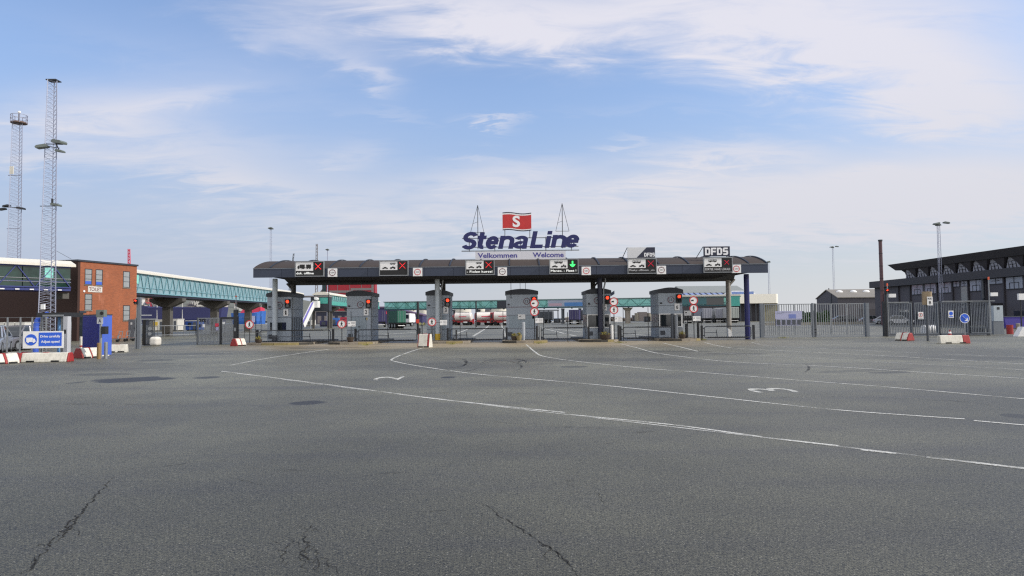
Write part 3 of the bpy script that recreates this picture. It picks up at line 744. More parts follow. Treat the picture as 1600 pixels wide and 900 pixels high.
for k, (px, py) in enumerate([(519.5, 426), (652.5, 425), (785, 424.3), (916, 423.2), (1033.5, 421.8), (1150.5, 420)]):
    c = P(px, py, SD + .1)
    where = ['the truck lane signal', 'the signal with empty strip', 'the signal under the banner', 'the green arrow signal', 'the white company board', 'the navy company board'][k]
    t = thing('height_limit_sign', 'square white height limit sign, just right of ' + where, 'height sign', (c.x, SD + .1, c.z - .29), 0, 'height limit signs on the canopy fascia')
    MB().box(-.32, .32, -.02, .05, 0, .58).build('plate', M_SIGNW, t)
    q = MB().ring(0, .29, -.028, -.021, .225, .185); q.prism([(-.05, .5), (.05, .5), (0, .44)], -.03, -.0205); q.prism([(-.05, .08), (.05, .08), (0, .14)], -.03, -.0205)
    q.build('ring', M_DRED if k in (0, 2, 4) else M_RED, t)
    MB().text('4,2m', 0, .29, -.022, .25, .10, .006, .01).build('lettering', M_DARKM, t)

# ------------------------------------------------------------------ company roof sign
rs = P(813, 395, 50.2)
ms = thing('rooftop_sign', 'large blue company name letters with welcome banner standing on the canopy roof', 'roof sign', (rs.x, 50.2, 0))
def lx(px): return X(px, 50.2, 380) - rs.x
def lz(py): return Z(py, 50.2, 813)
LT = [('S', 722, 746, 362.6, 390.0, .05), ('t', 744, 761, 363.5, 389.2, .05), ('e', 759, 779, 369.2, 389.5, .045), ('n', 780, 803, 368.7, 388.8, .05), ('a', 803, 824, 368.2, 388.8, .045),
      ('L', 829.5, 850, 361.6, 387.8, .06), ('i', 851, 862.5, 361.2, 387.4, .06), ('n', 862, 885, 367.4, 387.0, .05), ('e', 883, 904.5, 366.8, 387.0, .045)]
for li, (ch, a, b, c_, d_, bo) in enumerate(LT):
    pr = lambda py, px: Z(py, 50.2, px)
    cx_ = (a + b) / 2
    l_ = MB().heavy(ch, lx(a) - .09, lx(b) + .12, pr(d_, cx_), pr(c_, cx_), -.14 - .016 * (li % 2), .18)
    l_.build('letter', M_NAVY, ms)
zr = Z(391.5, 50.2, 813)
q = MB()
for py in (371.5, 385.5): q.box(lx(722), lx(904), .05, .11, lz(py) - .03, lz(py) + .03)
q.box(lx(721), lx(905), .02, .10, zr - .035, zr + .035)
for px in (733, 773, 813, 853, 893): q.box(lx(px) - .03, lx(px) + .03, .115, .175, zr - .04, lz(370))
for px in (): q.box(lx(px) - .06, lx(px) + .06, .12, .24, 5.6, lz(384))
q.build('support_frame', M_GALV, ms)
bz0, bz1 = Z(406.2, 50.2, 813), Z(393.4, 50.2, 813)
bn_ = MB().box(lx(743), lx(883), -.35, -.2, bz0, bz1).build('welcome_banner', mat('banner pale', (206, 206, 212), .5, var=.03), ms)
mt_bl = mat('banner lettering', (66, 62, 140), .5, var=.03)
MB().text('Velkommen', lx(777.3), (bz0 + bz1) / 2 + .02, -.352, lx(808) - lx(747), .36, .01, .022).build('lettering', mt_bl, bn_)
MB().text('Welcome', lx(856), (bz0 + bz1) / 2 + .03, -.352, lx(880) - lx(832), .36, .01, .022).build('lettering', mt_bl, bn_)
# waving metal flag
fl = MB(); nx = 14
def wav(u): return .05 * math.sin(u * 6.3 + .3) - .03 * u
fx0, fx1 = lx(785.5), lx(830.5)
for (ya, yb2, mi) in ((360, 358.6, 2), (358.6, 357.2, 1), (357.2, 335.6, 0), (335.6, 333.8, 1), (333.8, 332.2, 2)):
    za, zb = lz(ya), lz(yb2)
    for i in range(nx):
        u0_, u1_ = i / nx, (i + 1) / nx
        xa, xb = fx0 + (fx1 - fx0) * u0_, fx0 + (fx1 - fx0) * u1_
        sh0, sh1 = (.06 * (1 - (za - lz(360)) / (lz(332) - lz(360)))), 0
        fl.add([(xa, -.05, za + wav(u0_)), (xb, -.05, za + wav(u1_)), (xb, -.05, zb + wav(u1_)), (xa, -.05, zb + wav(u0_)),
                (xa, .03, za + wav(u0_)), (xb, .03, za + wav(u1_)), (xb, .03, zb + wav(u1_)), (xa, .03, zb + wav(u0_))],
               [(0, 1, 2, 3), (7, 6, 5, 4), (0, 4, 5, 1), (3, 2, 6, 7), (0, 3, 7, 4), (1, 5, 6, 2)], mi)
fg = fl.build('flag_emblem', [M_FLAG, M_SIGNW, M_NAVYD], ms, recalc=False)
MB().text('S', lx(807), lz(346), -.052, lx(813) - lx(801.5), lz(337) - lz(355), .01, .035).build('lettering', M_LETW, fg)
q = MB()
for px in (789, 828): q.box(lx(px) - .03, lx(px) + .03, .05, .11, lz(372), lz(345))
q.build('flag_pole', M_GALV, ms)
for (px, pt, bl, br, pb) in ((746.5, 319, 735, 756, 361.5), (879.5, 317.5, 869, 890, 361)):
    q = MB(); top = (lx(px), .3, lz(pt)); yb3 = .3
    q.bar((lx(px), yb3, lz(388)), top, .05); q.bar((lx(bl), yb3, lz(pb)), (lx(br), yb3, lz(pb)), .03)
    for e in (bl, br): q.bar((lx(e), yb3, lz(pb)), top, .028)
    q.bar((lx((bl + px) / 2 - 2), yb3, lz(348)), (lx(px), yb3, lz(345)), .02)
    q.build('stayed_mast', M_DARKM, ms)
# two boards of the second company
def board(px0, px1, py0, py1, label, style):
    D = 48.2; a, b = X(px0, D, 395), X(px1, D, 395); cx_ = (px0 + px1) / 2; za, zb = Z(py1, D, cx_), Z(py0, D, cx_)
    t = thing('company_board', label, 'sign', ((a + b) / 2, D, za)); w_ = b - a; h_ = zb - za
    q = MB()
    if style == 0:
        p = q.box(-w_ / 2, w_ / 2, 0, .08, 0, h_).build('board', mat('board pale grey', (205, 206, 208), .5, var=.03), t)
        n_ = MB().prism([(-.17 * w_, .02), (w_ / 2, .02), (w_ / 2, h_), (.2 * w_, h_)], -.012, -.002).build('colour_field', M_NAVYD, t)
        MB().blocktext('DFDS', .295 * w_, .3 * h_, -.014, .385 * w_, .36 * h_, .012).build('lettering', M_LETW, n_)
    else:
        p = q.box(-w_ / 2, w_ / 2, 0, .08, 0, h_).build('board', M_NAVYD, t)
        MB().blocktext('DFDS', -.01 * w_, .5 * h_, -.002, .88 * w_, .74 * h_, .012).build('lettering', M_LETW, t)
    q = MB()
    for x_ in (-w_ * .4, w_ * .4): MB().box(x_ - .03, x_ + .03, .09, .15, -.9, h_ * .8).build('post', M_DARKM, t)
    q.bar((-w_ / 2, .12, h_), (-w_ / 2 - .35, 1.6, -.35), .035)
    q.build('strut', M_DARKM, t)
board(980.5, 1023.5, 386.5, 403, 'white board with slanted navy corner and white letters above the canopy', 0)
board(1099.5, 1140.5, 385, 400.5, 'solid navy board with large white letters above the canopy right end', 1)

# ------------------------------------------------------------------ toll booths
IZ = 0.14
def booth(i, x, wid, style, label):
    dep = 2.9; h = 3.3; t = thing('toll_booth', label, 'booth', (x, 50, IZ), 0, 'toll booths under the canopy')
    a = wid / 2
    core = MB().box(-a + .03, a - .03, .03, dep - .03, 0, h)
    core.build('core_wall', M_BOOTHD, t)
    q = MB(); g = .012
    rows = [(0, .78), (.8, 1.76), (1.78, 2.36), (2.38, h)]
    for k, (za, zb) in enumerate(rows):
        if style == 'glass' and k == 1: continue
        if k == 0 and style != 'plain':
            q.box(-a, -.02, 0, .028, za, zb - .02); q.box(.0, a, 0, .028, za, zb - .02)
        elif k == 1 and style == 'shut':
            q.box(-a, -a * .62, 0, .028, za, zb); q.box(a * .66, a, 0, .028, za, zb)
        else: q.box(-a, a, 0, .028, za, zb - .02)
        for s_ in (-1, 1):
            xx0, xx1 = sorted((s_ * a, s_ * (a - .028)))
            for j in range(3): q.box(xx0, xx1, .03 + j * (dep - .06) / 3 + g, .03 + (j + 1) * (dep - .06) / 3 - g, za, zb - .02)
        q.box(-a, a, dep - .028, dep, za, zb - .02)
        if k == 0 and style == 'glass': q.build('lower_cladding', M_BOOTH, t); q = MB()
    q.build('cladding', M_BOOTH, t)
    # arched roof cap
    n = 14; o = .07; top = []; 
    for k in range(n + 1):
        u = -1 + 2 * k / n; top.append((u * (a + o), h + .22 + .17 * (1 - u * u)))
    q = MB(); q.prism(top + [(a + o, h - .02), (-a - o, h - .02)], -o, dep + o)
    q.build('roof_cap', M_CAP, t)
    if style == 'glass':
        q = MB(); q.box(-a + .02, a - .02, .0, .02, .83, 1.75)
        f = q.build('window', M_GLASS, t)
        q = MB()
        for x0_, x1_ in ((-a, -a + .09), (a - .12, a), (.32, .40)): q.box(x0_, x1_, -.03, -.002, .78, 1.78)
        q.box(-a + .09, a - .12, -.028, -.002, .78, .85); q.box(-a + .09, a - .12, -.028, -.002, 1.71, 1.78)
        q.build('frame', M_WHITE, f)
        q = MB(); q.box(-.5, -.1, .3, .75, .85, 1.15); q.box(-.35, -.12, .35, .55, 1.15, 1.42); q.box(.05, .25, .4, .6, .85, 1.3)
        q.build('desk_equipment', M_DARKM, t)
        q = MB()
        for j in range(4): q.box(-a - .02, -a - .001, .3 + j * .6, .38 + j * .6, .8, 1.77)
        q.build('side_mullion', M_GALV, t)
        MB().box(-a - .004, -a + .001, .25, 2.6, .86, 1.72).build('side_window', M_GLASSB, t)
        MB().box(.42, a - .02, -.12, -.002, .05, .72).build('meter_cabinet', M_GALV, t, bev=.01)
    elif style == 'shut':
        q = MB()
        k = 0; xx = -a * .6
        q.box(-a * .60, a * .64, -.012, .02, .8, 1.74)
        for j in range(5):
            xx = -a * .6 + (a * 1.24) * j / 4; q.box(xx - .02, xx + .02, -.03, -.014, .1, 1.74)
        dd = q.build('door', mat('booth door panel', (140, 153, 163), .45, .1, var=.06, streak=.2), t)
        MB().box(-.02, .12, -.05, -.031, 1.0, 1.05).build('handle', M_BLACK, dd)
    elif style == 'low':
        q = MB().box(-a * .75, a * .6, -.01, .02, .85, 1.4); q.build('window', M_GLASS, t)
        q = MB()
        for j in range(6): q.box(a + .005, a + .03, .25 + j * .45, .33 + j * .45, .05, 1.75)
        q.build('side_grille', M_DARKM, t)
    else:
        MB().box(-a + .2, a - .25, -.012, -.001, .85, 1.72).build('front_panel', mat('booth door panel', (140, 153, 163), .45, .1, var=.06, streak=.2), t)
        MB().box(-a + .1, a - .1, -.006, -.001, 2.345, 2.375).build('red_line', M_DRED, t)
        q = MB()
        for x_, z_ in ((-.1, .55), (.3, .6)): q.cyl((x_, .8, h + .3), (x_, .8, h + .3 + z_), .015, n=6)
        q.tube([(-.78, -.1, h - .3), (-.78, -.1, h + 1.05)], .02, 6)
        q.build('antenna', M_DARKM, t)
    MB().cyl((a + .02, .35, 0), (a + .02, .35, h - .1), .025, n=8).build('conduit', M_GALV, t)
    q = MB()
    for j in range(5): q.box(-a + .12, -a + .42, -.012, -.001, .25 + j * .06, .285 + j * .06)
    q.box(-a + .1, -a + .44, -.006, -.0005, .22, .53); q.build('vent', M_STEELD, t)
    if i in (1, 3): MB().box(a - .38, a - .24, -.012, -.001, 1.5, 1.7).build('sticker', M_SIGNW if i == 3 else M_YEL, t)
    # roof drip and small box lamp under the eave
    MB().box(-a + .12, -a + .24, -.12, -.001, 2.5, 2.6).build('eave_lamp', M_DARKM, t)
    return t
booth(0, BX[0], 1.74, 'low', 'grey toll booth with low dark window, behind the leftmost front pillar')
booth(1, BX[1], 1.74, 'shut', 'grey toll booth with shuttered door facing the front, number 2 on its plate')
booth(2, BX[2], 1.64, 'shut', 'grey toll booth half hidden by the second front pillar, number 3 on its plate')
booth(3, BX[3], 2.28, 'plain', 'widest toll booth with plain windowless front and roof antennas')
booth(4, BX[4], 1.74, 'glass', 'glazed toll booth standing behind the dark front pillar with downpipe')
booth(5, BX[5], 1.74, 'glass', 'glazed toll booth with number 6 plate, nearest the right end')

FY = 50.0
def traffic_light(px, py, D, label, lit=0, scale=1.0, grp=None, pole=None):
    c = P(px, py, D); t = thing('traffic_light', label, 'traffic light', (c.x, D, c.z - .3 * scale), 0, grp)
    k = scale
    MB().box(-.2 * k, .2 * k, -.06, .14, -.0, .62 * k).build('housing', M_BLACK, t, bev=.02)
    for j, (zz_, mm) in enumerate(((.45 * k, M_REDL), (.16 * k, M_GLASS))):
        q = MB().cyl((0, -.075, zz_), (0, -.055, zz_), .115 * k, n=20); l_ = q.build('lens', mm, t)
        q = MB()
        for s_ in range(9):
            a0, a1 = R(20 * s_), R(20 * (s_ + 1))
            q.add([(.14 * k * math.cos(a0), -.062, zz_ + .14 * k * math.sin(a0)), (.14 * k * math.cos(a1), -.062, zz_ + .14 * k * math.sin(a1)),
                   (.14 * k * math.cos(a1), -.20, zz_ + .14 * k * math.sin(a1)), (.14 * k * math.cos(a0), -.20, zz_ + .14 * k * math.sin(a0))], [(0, 1, 2, 3)])
        q.build('visor', M_BLACK, l_)
    if pole:
        MB().cyl((0, .17, -(c.z - .3 * k)), (0, .17, .5 * k), pole, n=10).build('pole', M_DARKM, t)
    return t
TL = [(449.5, 474.5, 'booth with the low dark window'), (575.8, 474.5, 'booth numbered 2'), (699.5, 472.5, 'booth numbered 3'), (834.5, 470.5, 'widest windowless booth'), (949, 468.5, 'booth behind the dark pillar'), (1061, 466.5, 'booth numbered 6')]
for px, py, wh in TL: traffic_light(px, py, FY - .16, 'red traffic light on the front of the ' + wh, grp='traffic lights on the booths')
for px, py, ch, wh in [(446.5, 488.5, '1', 'low windowed booth'), (572, 487.5, '2', 'shuttered booth left of the tall sign pole'), (696.5, 484.5, '3', 'booth behind the second pillar'), (944.5, 480, '5', 'booth behind the dark pillar'), (1058, 479.5, '6', 'last glazed booth')]:
    c = P(px, py, FY - .06); t = thing('lane_number_plate', 'white plate with black number %s on the %s' % (ch, wh), 'number plate', (c.x, FY - .06, c.z - .25), 0, 'lane number plates on the booths')
    MB().box(-.18, .18, 0, .03, 0, .5).build('plate', M_SIGNW, t); MB().text(ch, 0, .25, -.002, .15 if ch != '1' else .1, .3, .008, .02).build('lettering', M_BLACK, t)
for px, py, wh in [(436.5, 477, 'left booth with the low window'), (563, 476, 'booth numbered 2'), (690.5, 474.5, 'booth numbered 3'), (823, 470.7, 'widest windowless booth'), (933, 469.5, 'booth behind the dark pillar'), (1048.3, 468.3, 'booth numbered 6')]:
    c = P(px, py, FY - .05); t = thing('speed_limit_sign', 'faded round 15 speed sign fixed to the ' + wh, 'speed sign', (c.x, FY - .05, c.z), 0, 'speed signs on the booths')
    MB().disc(0, 0, 0, .02, .235).build('disc', M_BOOTH, t); MB().ring(0, 0, -.012, -.001, .235, .195).build('ring', M_DRED, t)
    MB().text('15', 0, 0, -.002, .2, .2, .008, .02).build('lettering', M_DARKM, t)

def round_sign(t, zc, r, kind, xo=0):
    d = MB().disc(xo, zc, -.015, 0, r).build('disc', M_SIGNW, t)
    MB().ring(xo, zc, -.028, -.016, r, r * .8).build('ring', M_RED, t)
    q = MB()
    if kind == 'man': man(q, xo, zc, r * 1.25, -.017, 0)
    else: truckpic(q, xo, zc, r * 1.2, -.017, 0, False)
    q.build('pictogram', M_BLACK, t)
def sign_post(px, zs_, D, label, plate=None, base=0.14, red_up=True, grp='no entry signs on posts'):
    """zs_: list of (py, kind)"""
    x = X(px, D, 500); t = thing('prohibition_sign', label, 'road sign', (x, D, base), 0, grp)
    top = max(Z(py, D, px) for py, k in zs_) - base
    MB().cyl((0, .04, 0), (0, .04, top + .2), .03, n=8).build('post', M_DARKM, t)
    for py, k in zs_: round_sign(t, Z(py, D, px) - base, .30, k)
    if plate:
        ppx, ppy, pw_, ph_ = plate; s = D / FPX; xo = X(ppx, D, 500) - x; zo = Z(ppy, D, ppx) - base
        q = MB().box(xo - pw_ * s / 2, xo + pw_ * s / 2, -.02, .0, zo - ph_ * s / 2, zo + ph_ * s / 2)
        pl = q.build('plate', M_SIGNW, t)
        q = MB(); q.bar((min(0, xo), .03, zo), (max(0, xo), .03, zo), .03); q.build('bracket', M_DARKM, pl)
        q = MB(); truckpic(q, xo - pw_ * s * .25, zo + .04, .18, -.021, 0, False)
        for r_ in (-.1, .02, .1): q.box(xo - .02, xo + pw_ * s * .42, -.023, -.021, zo + r_ - .012, zo + r_ + .012)
        q.build('lettering', M_STEELD, pl)
    return t
SPD = 47.6
sign_post(390, [(507, 'man')], SPD, 'red ringed no pedestrians sign on mesh fence left of the first booth')
sign_post(534, [(506.2, 'man')], SPD, 'red ringed no pedestrians sign in front of the booth numbered 2', (549.5, 506, 12, 8))
sign_post(675, [(503, 'man')], SPD, 'red ringed no pedestrians sign between the barrier block and second pillar', (693, 504, 11, 8))
sign_post(835.3, [(474, 'truck'), (487, 'man')], SPD, 'pair of red ringed signs on the widest booth front', (842.5, 500.8, 12, 7.5))
sign_post(959.6, [(471.3, 'truck'), (484, 'man')], SPD, 'pair of red ringed signs right of the booth behind the dark pillar', (966.5, 499, 12, 7.5))
sign_post(1084.3, [(469.5, 'truck'), (482, 'man')], SPD, 'pair of red ringed signs right of the booth numbered 6', (1088.5, 497.8, 12, 7.5))
for px, py, D, wh in [(815, 495.2, FY - .06, 'fixed to the widest booth'), (1074.5, 489.5, 51, 'hanging between the last booth and red ringed signs')]:
    c = P(px, py, D); t = thing('truck_plate_sign', 'small white plate with truck pictogram, ' + wh, 'sign', (c.x, D, c.z - .17), 0)
    MB().box(-.27, .27, 0, .03, 0, .36).build('plate', M_SIGNW, t); q = MB(); truckpic(q, -.06, .22, .24, -.001, 0, False); q.build('pictogram', M_BLACK, t)
    if D > 50: MB().cyl((0, .06, -c.z + .17), (0, .06, .3), .03, n=8).build('post', M_DARKM, t)

# ------------------------------------------------------------------ low swing gates across the lanes
def lane_gate(px0, px1, D, label, stay):
    xa, xb = X(px0, D, 517), X(px1, D, 517); L = xb - xa
    t = thing('lane_gate', label, 'gate', (xa, D, 0.02), 0, 'low tube gates across the toll lanes')
    zt, zb = .95, .16; r = .032; c = .14
    pts = [(c, 0, zt), (L - c, 0, zt), (L - .03, 0, zt - c * .8), (L - .03, 0, zb + c * .5), (L - c, 0, zb), (c, 0, zb), (.03, 0, zb + c * .5), (.03, 0, zt - c * .8), (c, 0, zt)]
    MB().tube(pts, r, 8).build('frame', M_STEELD, t)
    q = MB(); n = int(L / .16)
    for i in range(2, n - 1):
        x = i * L / n
        q.box(x - .035, x + .035, -.045, .045, zb - .05, zb + .055)
    q.bar((2 * L / n, 0, zb - .02), ((n - 2) * L / n, 0, zb - .02), .075); q.build('stud_row', M_DARKM, t); q = MB()
    for i in range(2, n - 1):
        x = i * L / n
        if 0.25 < i / n < 0.9: q.box(x - .03, x + .03, -.04, .04, zt - .04, zt + .045)
    q.bar((.26 * L, 0, zt - .01), (.89 * L, 0, zt - .01), .07); q.build('stud_row', M_DARKM, t)
    q = MB().bar((.03, 0, .5), (stay, 0, .5), .05); q.bar((stay, 0, .5), (stay + .04, 0, zb), .05); q.bar((stay, 0, .5), (stay - .02, 0, .72), .05)
    q.build('catch_arm', M_STEELD, t)
    q = MB()
    for x in (-.16, L + .16): q.box(x - .07, x + .07, -.07, .07, -.0, 1.02)
    q.build('gate_post', M_DARKM, t)
    q = MB()
    for z_ in (.3, .8): q.bar((-.1, 0, z_), (.05, 0, z_), .06)
    q.build('hinge', M_DARKM, t)
GD = 48.9
lane_gate(405.5, 517, GD, 'low grey tube gate across the leftmost lane, in front of the first booth', 3.6)
lane_gate(559, 652, GD, 'low grey tube gate left of the white block barrier', 2.2)
lane_gate(703, 788, GD, 'low grey tube gate between second pillar and widest booth', 1.2)
lane_gate(848, 916, GD, 'low grey tube gate right of the widest booth', 1.0)
lane_gate(973, 1050, GD, 'low grey tube gate between the two glazed booths', .9)
lane_gate(1100, 1174, GD, 'low grey tube gate under the canopy right end', .9)
k_ = 0
for px, top, D, wh in [(513.5, 440, 48.6, 'tallest, beside the leftmost lane gate'), (606, 487, 48.6, 'crossing the gate left of the block barrier'), (719, 476, 48.6, 'behind the gate right of the second pillar'), (786, 487, 48.4, 'at the left side of the widest booth'),
                       (849, 488, 48.4, 'at the right side of the widest booth'), (887, 488, 48.6, 'left of the booth behind the dark pillar'), (974, 480, 48.6, 'at the left end of the gate between glazed booths'), (1013, 480, 48.6, 'left of the booth numbered 6'), (1096.5, 488, 48.6, 'at the left end of the last lane gate'), (548.5, 487, 48.2, 'in front of the booth numbered 2')]:
    x = X(px, D, 510); h = Z(top, D, px)
    q = MB().cyl((0, 0, 0), (0, 0, h), .022, n=6); q.box(-.06, .06, -.06, .06, 0, .02)
    tag(q.build('slim_pole', M_DARKM), 'slim dark steel pole, ' + wh, 'pole', 'slim poles at the toll lanes', (x, D, .0))

# ------------------------------------------------------------------ bollards and things on the islands
def bollard(px, D, h, r, m, label, base=.14, cat='bollard', grp='bollards on the toll islands', cap=None):
    x = X(px, D, 520); q = MB().cyl((0, 0, 0), (0, 0, h), r, n=14); q.cyl((0, 0, h), (0, 0, h + .02), r, r * .75, n=14)
    o = q.build('bollard', m); return tag(o, label, cat, grp, (x, D, base))
bollard(839, 47.6, .98, .07, M_DARKM, 'dark bollard beside the widest booth, left of its pair')
bollard(843.5, 47.8, .98, .07, M_GALV, 'grey bollard beside the widest booth, right of its pair')
bollard(818, 48.0, 1.25, .12, mat('light grey post', (168, 174, 182), .5, var=.06, streak=.2), 'thick pale grey post in front of the widest booth')
bollard(956.2, 48.3, .98, .10, M_WHITE, 'white bollard right of the dark front pillar')
bollard(966.5, 48.3, 1.1, .08, M_DARKM, 'dark bollard left of the gate between glazed booths', .0)
bollard(1072.5, 49.2, 1.0, .09, M_DARKM, 'dark bollard right of the booth numbered 6')
bollard(1091, 49.2, 1.05, .09, M_DARKM, 'dark bollard at the hinge of the last lane gate', .14)
bollard(953.5, 48.9, 1.05, .07, M_STEELD, 'thin grey bollard at the right corner of the fifth booth', .14)
bollard(1051, 48.4, 1.75, .12, M_STEELD, 'tall dark terminal post in front of the booth numbered 6', .14)
bollard(1057, 48.2, 1.65, .11, M_STEEL, 'tall grey terminal post in front of the booth numbered 6', .14)
bollard(713, 48.3, .9, .06, M_DARKM, 'thin dark bollard at the gate right of the second pillar', .0)
def planter(px, D, w_, h_, m, label, plant=None, base=.138):
    x = X(px, D, 525); t = thing('planter', label, 'planter', (x, D, base), 0, 'bowls on the toll islands')
    q = MB(); n = 16; prof = [(.62, 0), (.8, .25), (1, .85), (1.03, 1), (.9, 1), (.85, .9), (0, .88)]
    vs = [(w_ / 2 * r * math.cos(2 * math.pi * i / n), w_ / 2 * r * math.sin(2 * math.pi * i / n), h_ * z) for r, z in prof for i in range(n)]
    fs = [(k * n + i, k * n + (i + 1) % n, (k + 1) * n + (i + 1) % n, (k + 1) * n + i) for k in range(len(prof) - 1) for i in range(n)]
    q.add(vs, fs + [tuple(range(n))]); q.build('bowl', m, t)
    if plant:
        q = MB(); rr = random.Random(int(px))
        for i in range(140):
            a = rr.uniform(0, 6.28); d = rr.uniform(0, w_ * .45); z = h_ * .9 + rr.uniform(0, .22) * (1.2 - d / w_); s = rr.uniform(.03, .07)
            c = Vector((math.cos(a) * d, math.sin(a) * d, z)); u = Vector((rr.uniform(-1, 1), rr.uniform(-1, 1), rr.uniform(-.2, 1))) * s; v = Vector((rr.uniform(-1, 1), rr.uniform(-1, 1), rr.uniform(-1, 1))) * s * .6
            q.add([c - u, c + v, c + u, c - v], [(0, 1, 2, 3)])
        q.build('foliage', plant, t, recalc=False)
M_POT = mat('dark pot', (66, 56, 48), .8, var=.2, scale=5)
planter(547.5, 47.6, .52, .34, M_POT, 'dark bowl planter on the island of the booth numbered 2')
planter(803.5, 47.5, .45, .3, M_POT, 'dark bowl planter at the foot of the widest booth', M_LEAF)
planter(811, 47.3, .4, .36, M_KERBY, 'yellow tub planter at the foot of the widest booth', M_LEAF)
planter(945.5, 47.7, .78, .36, M_POT, 'wide dark bowl with yellow plants beside the dark pillar', M_LEAF)
planter(1066, 48.2, .5, .3, M_POT, 'bowl planter on the island of the booth numbered 6', M_LEAF)
planter(404, 47.6, .5, .25, M_POT, 'low dark bowl on the leftmost island', M_LEAF)
# weeds at island edges
wd = MB(); rr = random.Random(5)
for (px, py, sx) in [(968, 536, 9), (1100, 531.5, 6), (1225, 528.5, 9), (572, 539.5, 5), (706, 538, 5), (842, 537, 8)]:
    c0 = G(px, py)
    for i in range(90):
        c = c0 + Vector((rr.gauss(0, sx * .02), rr.gauss(0, .15), rr.uniform(0.0, .09))); u = Vector((rr.uniform(-1, 1), rr.uniform(-1, 1), rr.uniform(.2, 1))) * .05; v = Vector((rr.uniform(-1, 1), rr.uniform(-1, 1), 0)) * .02
        wd.add([c - u, c + v, c + u, c - v], [(0, 1, 2, 3)])
struct(wd.build('weeds', mat('weed leaves', (128, 126, 66), .8, var=.3, scale=8), recalc=False), 'stuff')
def block(px, py, D, w_, d_, h_, label, m=None, sq=None):
    x = X(px, D, 530); q = MB()
    q.sphere((0, 0, h_ * .5), h_ * .56, 16, 10, 0, (w_ / h_ * .9, d_ / h_ * .9, .93))
    if m is None: q = MB().box(-w_ / 2, w_ / 2, -d_ / 2, d_ / 2, 0.02, h_)
    o = q.build('concrete_weight', m or M_CONCL, None, bev=0 if m else .2)
    for md in o.modifiers: md.segments = 5
    return tag(o, label, 'weight', 'pale rounded weights', (x, D, -.02))
block(243, 535, 47.6, .62, .7, .66, 'pale rounded concrete weight at the right foot of the sliding gate')
block(712.5, 523, 52.6, .42, .5, .5, 'white sack leaning at the right side of the booth numbered 3', M_SIGNW)
wx = X(1140, 53.4, 527)
tag(MB().prism([(-.14, 0), (.2, .18), (.05, .62), (-.14, .75)], -.15, .15).build('wedge_block', M_SIGNW), 'white wedge block at the foot of the weathered right pillar', 'block', None, (wx, 53.4, 0))

# ------------------------------------------------------------------ plastic road barriers
def barrier(loc, rotz, L, label, h=.78, red=None, w_=.52, twist=0):
    """A-profile interlocking road barrier; red: which stretches of its length are red"""
    t = thing('road_barrier', label, 'barrier', loc, rotz, 'red and white road barriers')
    prof = [(-w_ / 2, 0), (w_ / 2, 0), (w_ / 2 - .03, .14), (.13, h), (-.13, h), (-w_ / 2 + .03, .14)]
    cuts = red or [(0, 1, 0)]
    for (u0_, u1_, c_) in cuts:
        a, b = -L / 2 + u0_ * L + .004, -L / 2 + u1_ * L - .004
        q = MB(); q.prism(prof, a, b, 'x'); 
        q.build('red_section' if c_ else 'white_section', M_PLASTR if c_ else M_PLAST, t, bev=.03)
    q = MB()
    for u in (-.24, .24): q.box(u * L - .16, u * L + .16, -w_ / 2 - .01, w_ / 2 + .01, -.005, .075)
    q.build('forklift_slot', M_BLACK, t)
    q = MB().box(-.09, .09, -.1, .1, h + .002, h + .02); q.build('filler_cap', M_PLASTR if not twist else M_BLACK, t)
    return t
g = G(663, 543)
b1 = barrier((g.x, g.y + .35, 0), R(-14), .76, 'white block barrier with red edges standing alone before the second pillar', .80, [(0, .06, 1), (.06, .80, 0), (.80, .95, 1), (.95, 1, 0)], .62)
# white end piece lit by the sun on its right
g = G(60, 558)
LBY = 29.3
barrier((X(64.5, LBY, 550), LBY + .3, 0), R(5), 2.1, 'long white barrier with red ends below the blue speed board', .40, [(0, .07, 1), (.07, .96, 0), (.96, 1, 1)], .5)
barrier((X(30, 30.6, 548), 31.0, 0), R(4), 1.6, 'low white and red barrier half hidden behind the speed board barrier', .36, [(0, .3, 0), (.3, .7, 1), (.7, 1, 0)], .45)
barrier((X(4, 28.6, 555), 28.6, 0), R(62), 1.0, 'white barrier with a red seam at the left frame edge', .42, [(0, .45, 0), (.45, .55, 1), (.55, 1, 0)], .7)
barrier((X(127.5, 32.2, 552), 32.6, 0), R(68), .95, 'white wedge barrier with dark red end carrying a striped post', .48, [(0, .08, 1), (.08, .5, 0), (.5, .56, 1), (.56, 1, 0)], .75)
bp_ = thing('striped_post', 'short white post with a red band stuck in the wedge barrier', 'post', (X(125.6, 32.5, 530), 32.55, .4))
MB().cyl((0, 0, 0), (0, 0, .62), .055, n=12).build('white_tube', M_PLAST, bp_); MB().cyl((0, 0, .12), (0, 0, .2), .058, n=12).build('red_band', M_PLASTR, bp_)
barrier((X(184, 38.2, 543), 38.2, 0), R(14), 1.0 * 0.98, 'white barrier with a red cap right of the blue container', .44, [(0, 1, 0)], .5)
barrier((X(370.5, 46.0, 538), 46.2, 0), R(62), .8, 'small white barrier with dark red end by the leftmost island', .5, [(0, .1, 1), (.1, .5, 0), (.5, .58, 1), (.58, 1, 0)], .7)
barrier((X(1416, 44.2, 528), 44.4, 0), R(118), .9, 'white wedge barrier with a red right end before the sliding gates', .5, [(0, .1, 1), (.1, .5, 0), (.5, .58, 1), (.58, 1, 0)], .75)
barrier((X(1493, 39.2, 532), 39.4, 0), R(-3), 1.66, 'long white barrier with red right end carrying the round arrow sign', .47, [(0, .76, 0), (.76, 1, 1)], .5, 1)
ar = thing('arrow_sign', 'round blue keep right sign with a white diagonal arrow', 'road sign', (X(1508, 39.45, 520), 39.45, .47))
zc = Z(497.3, 39.45, 1508) - .47
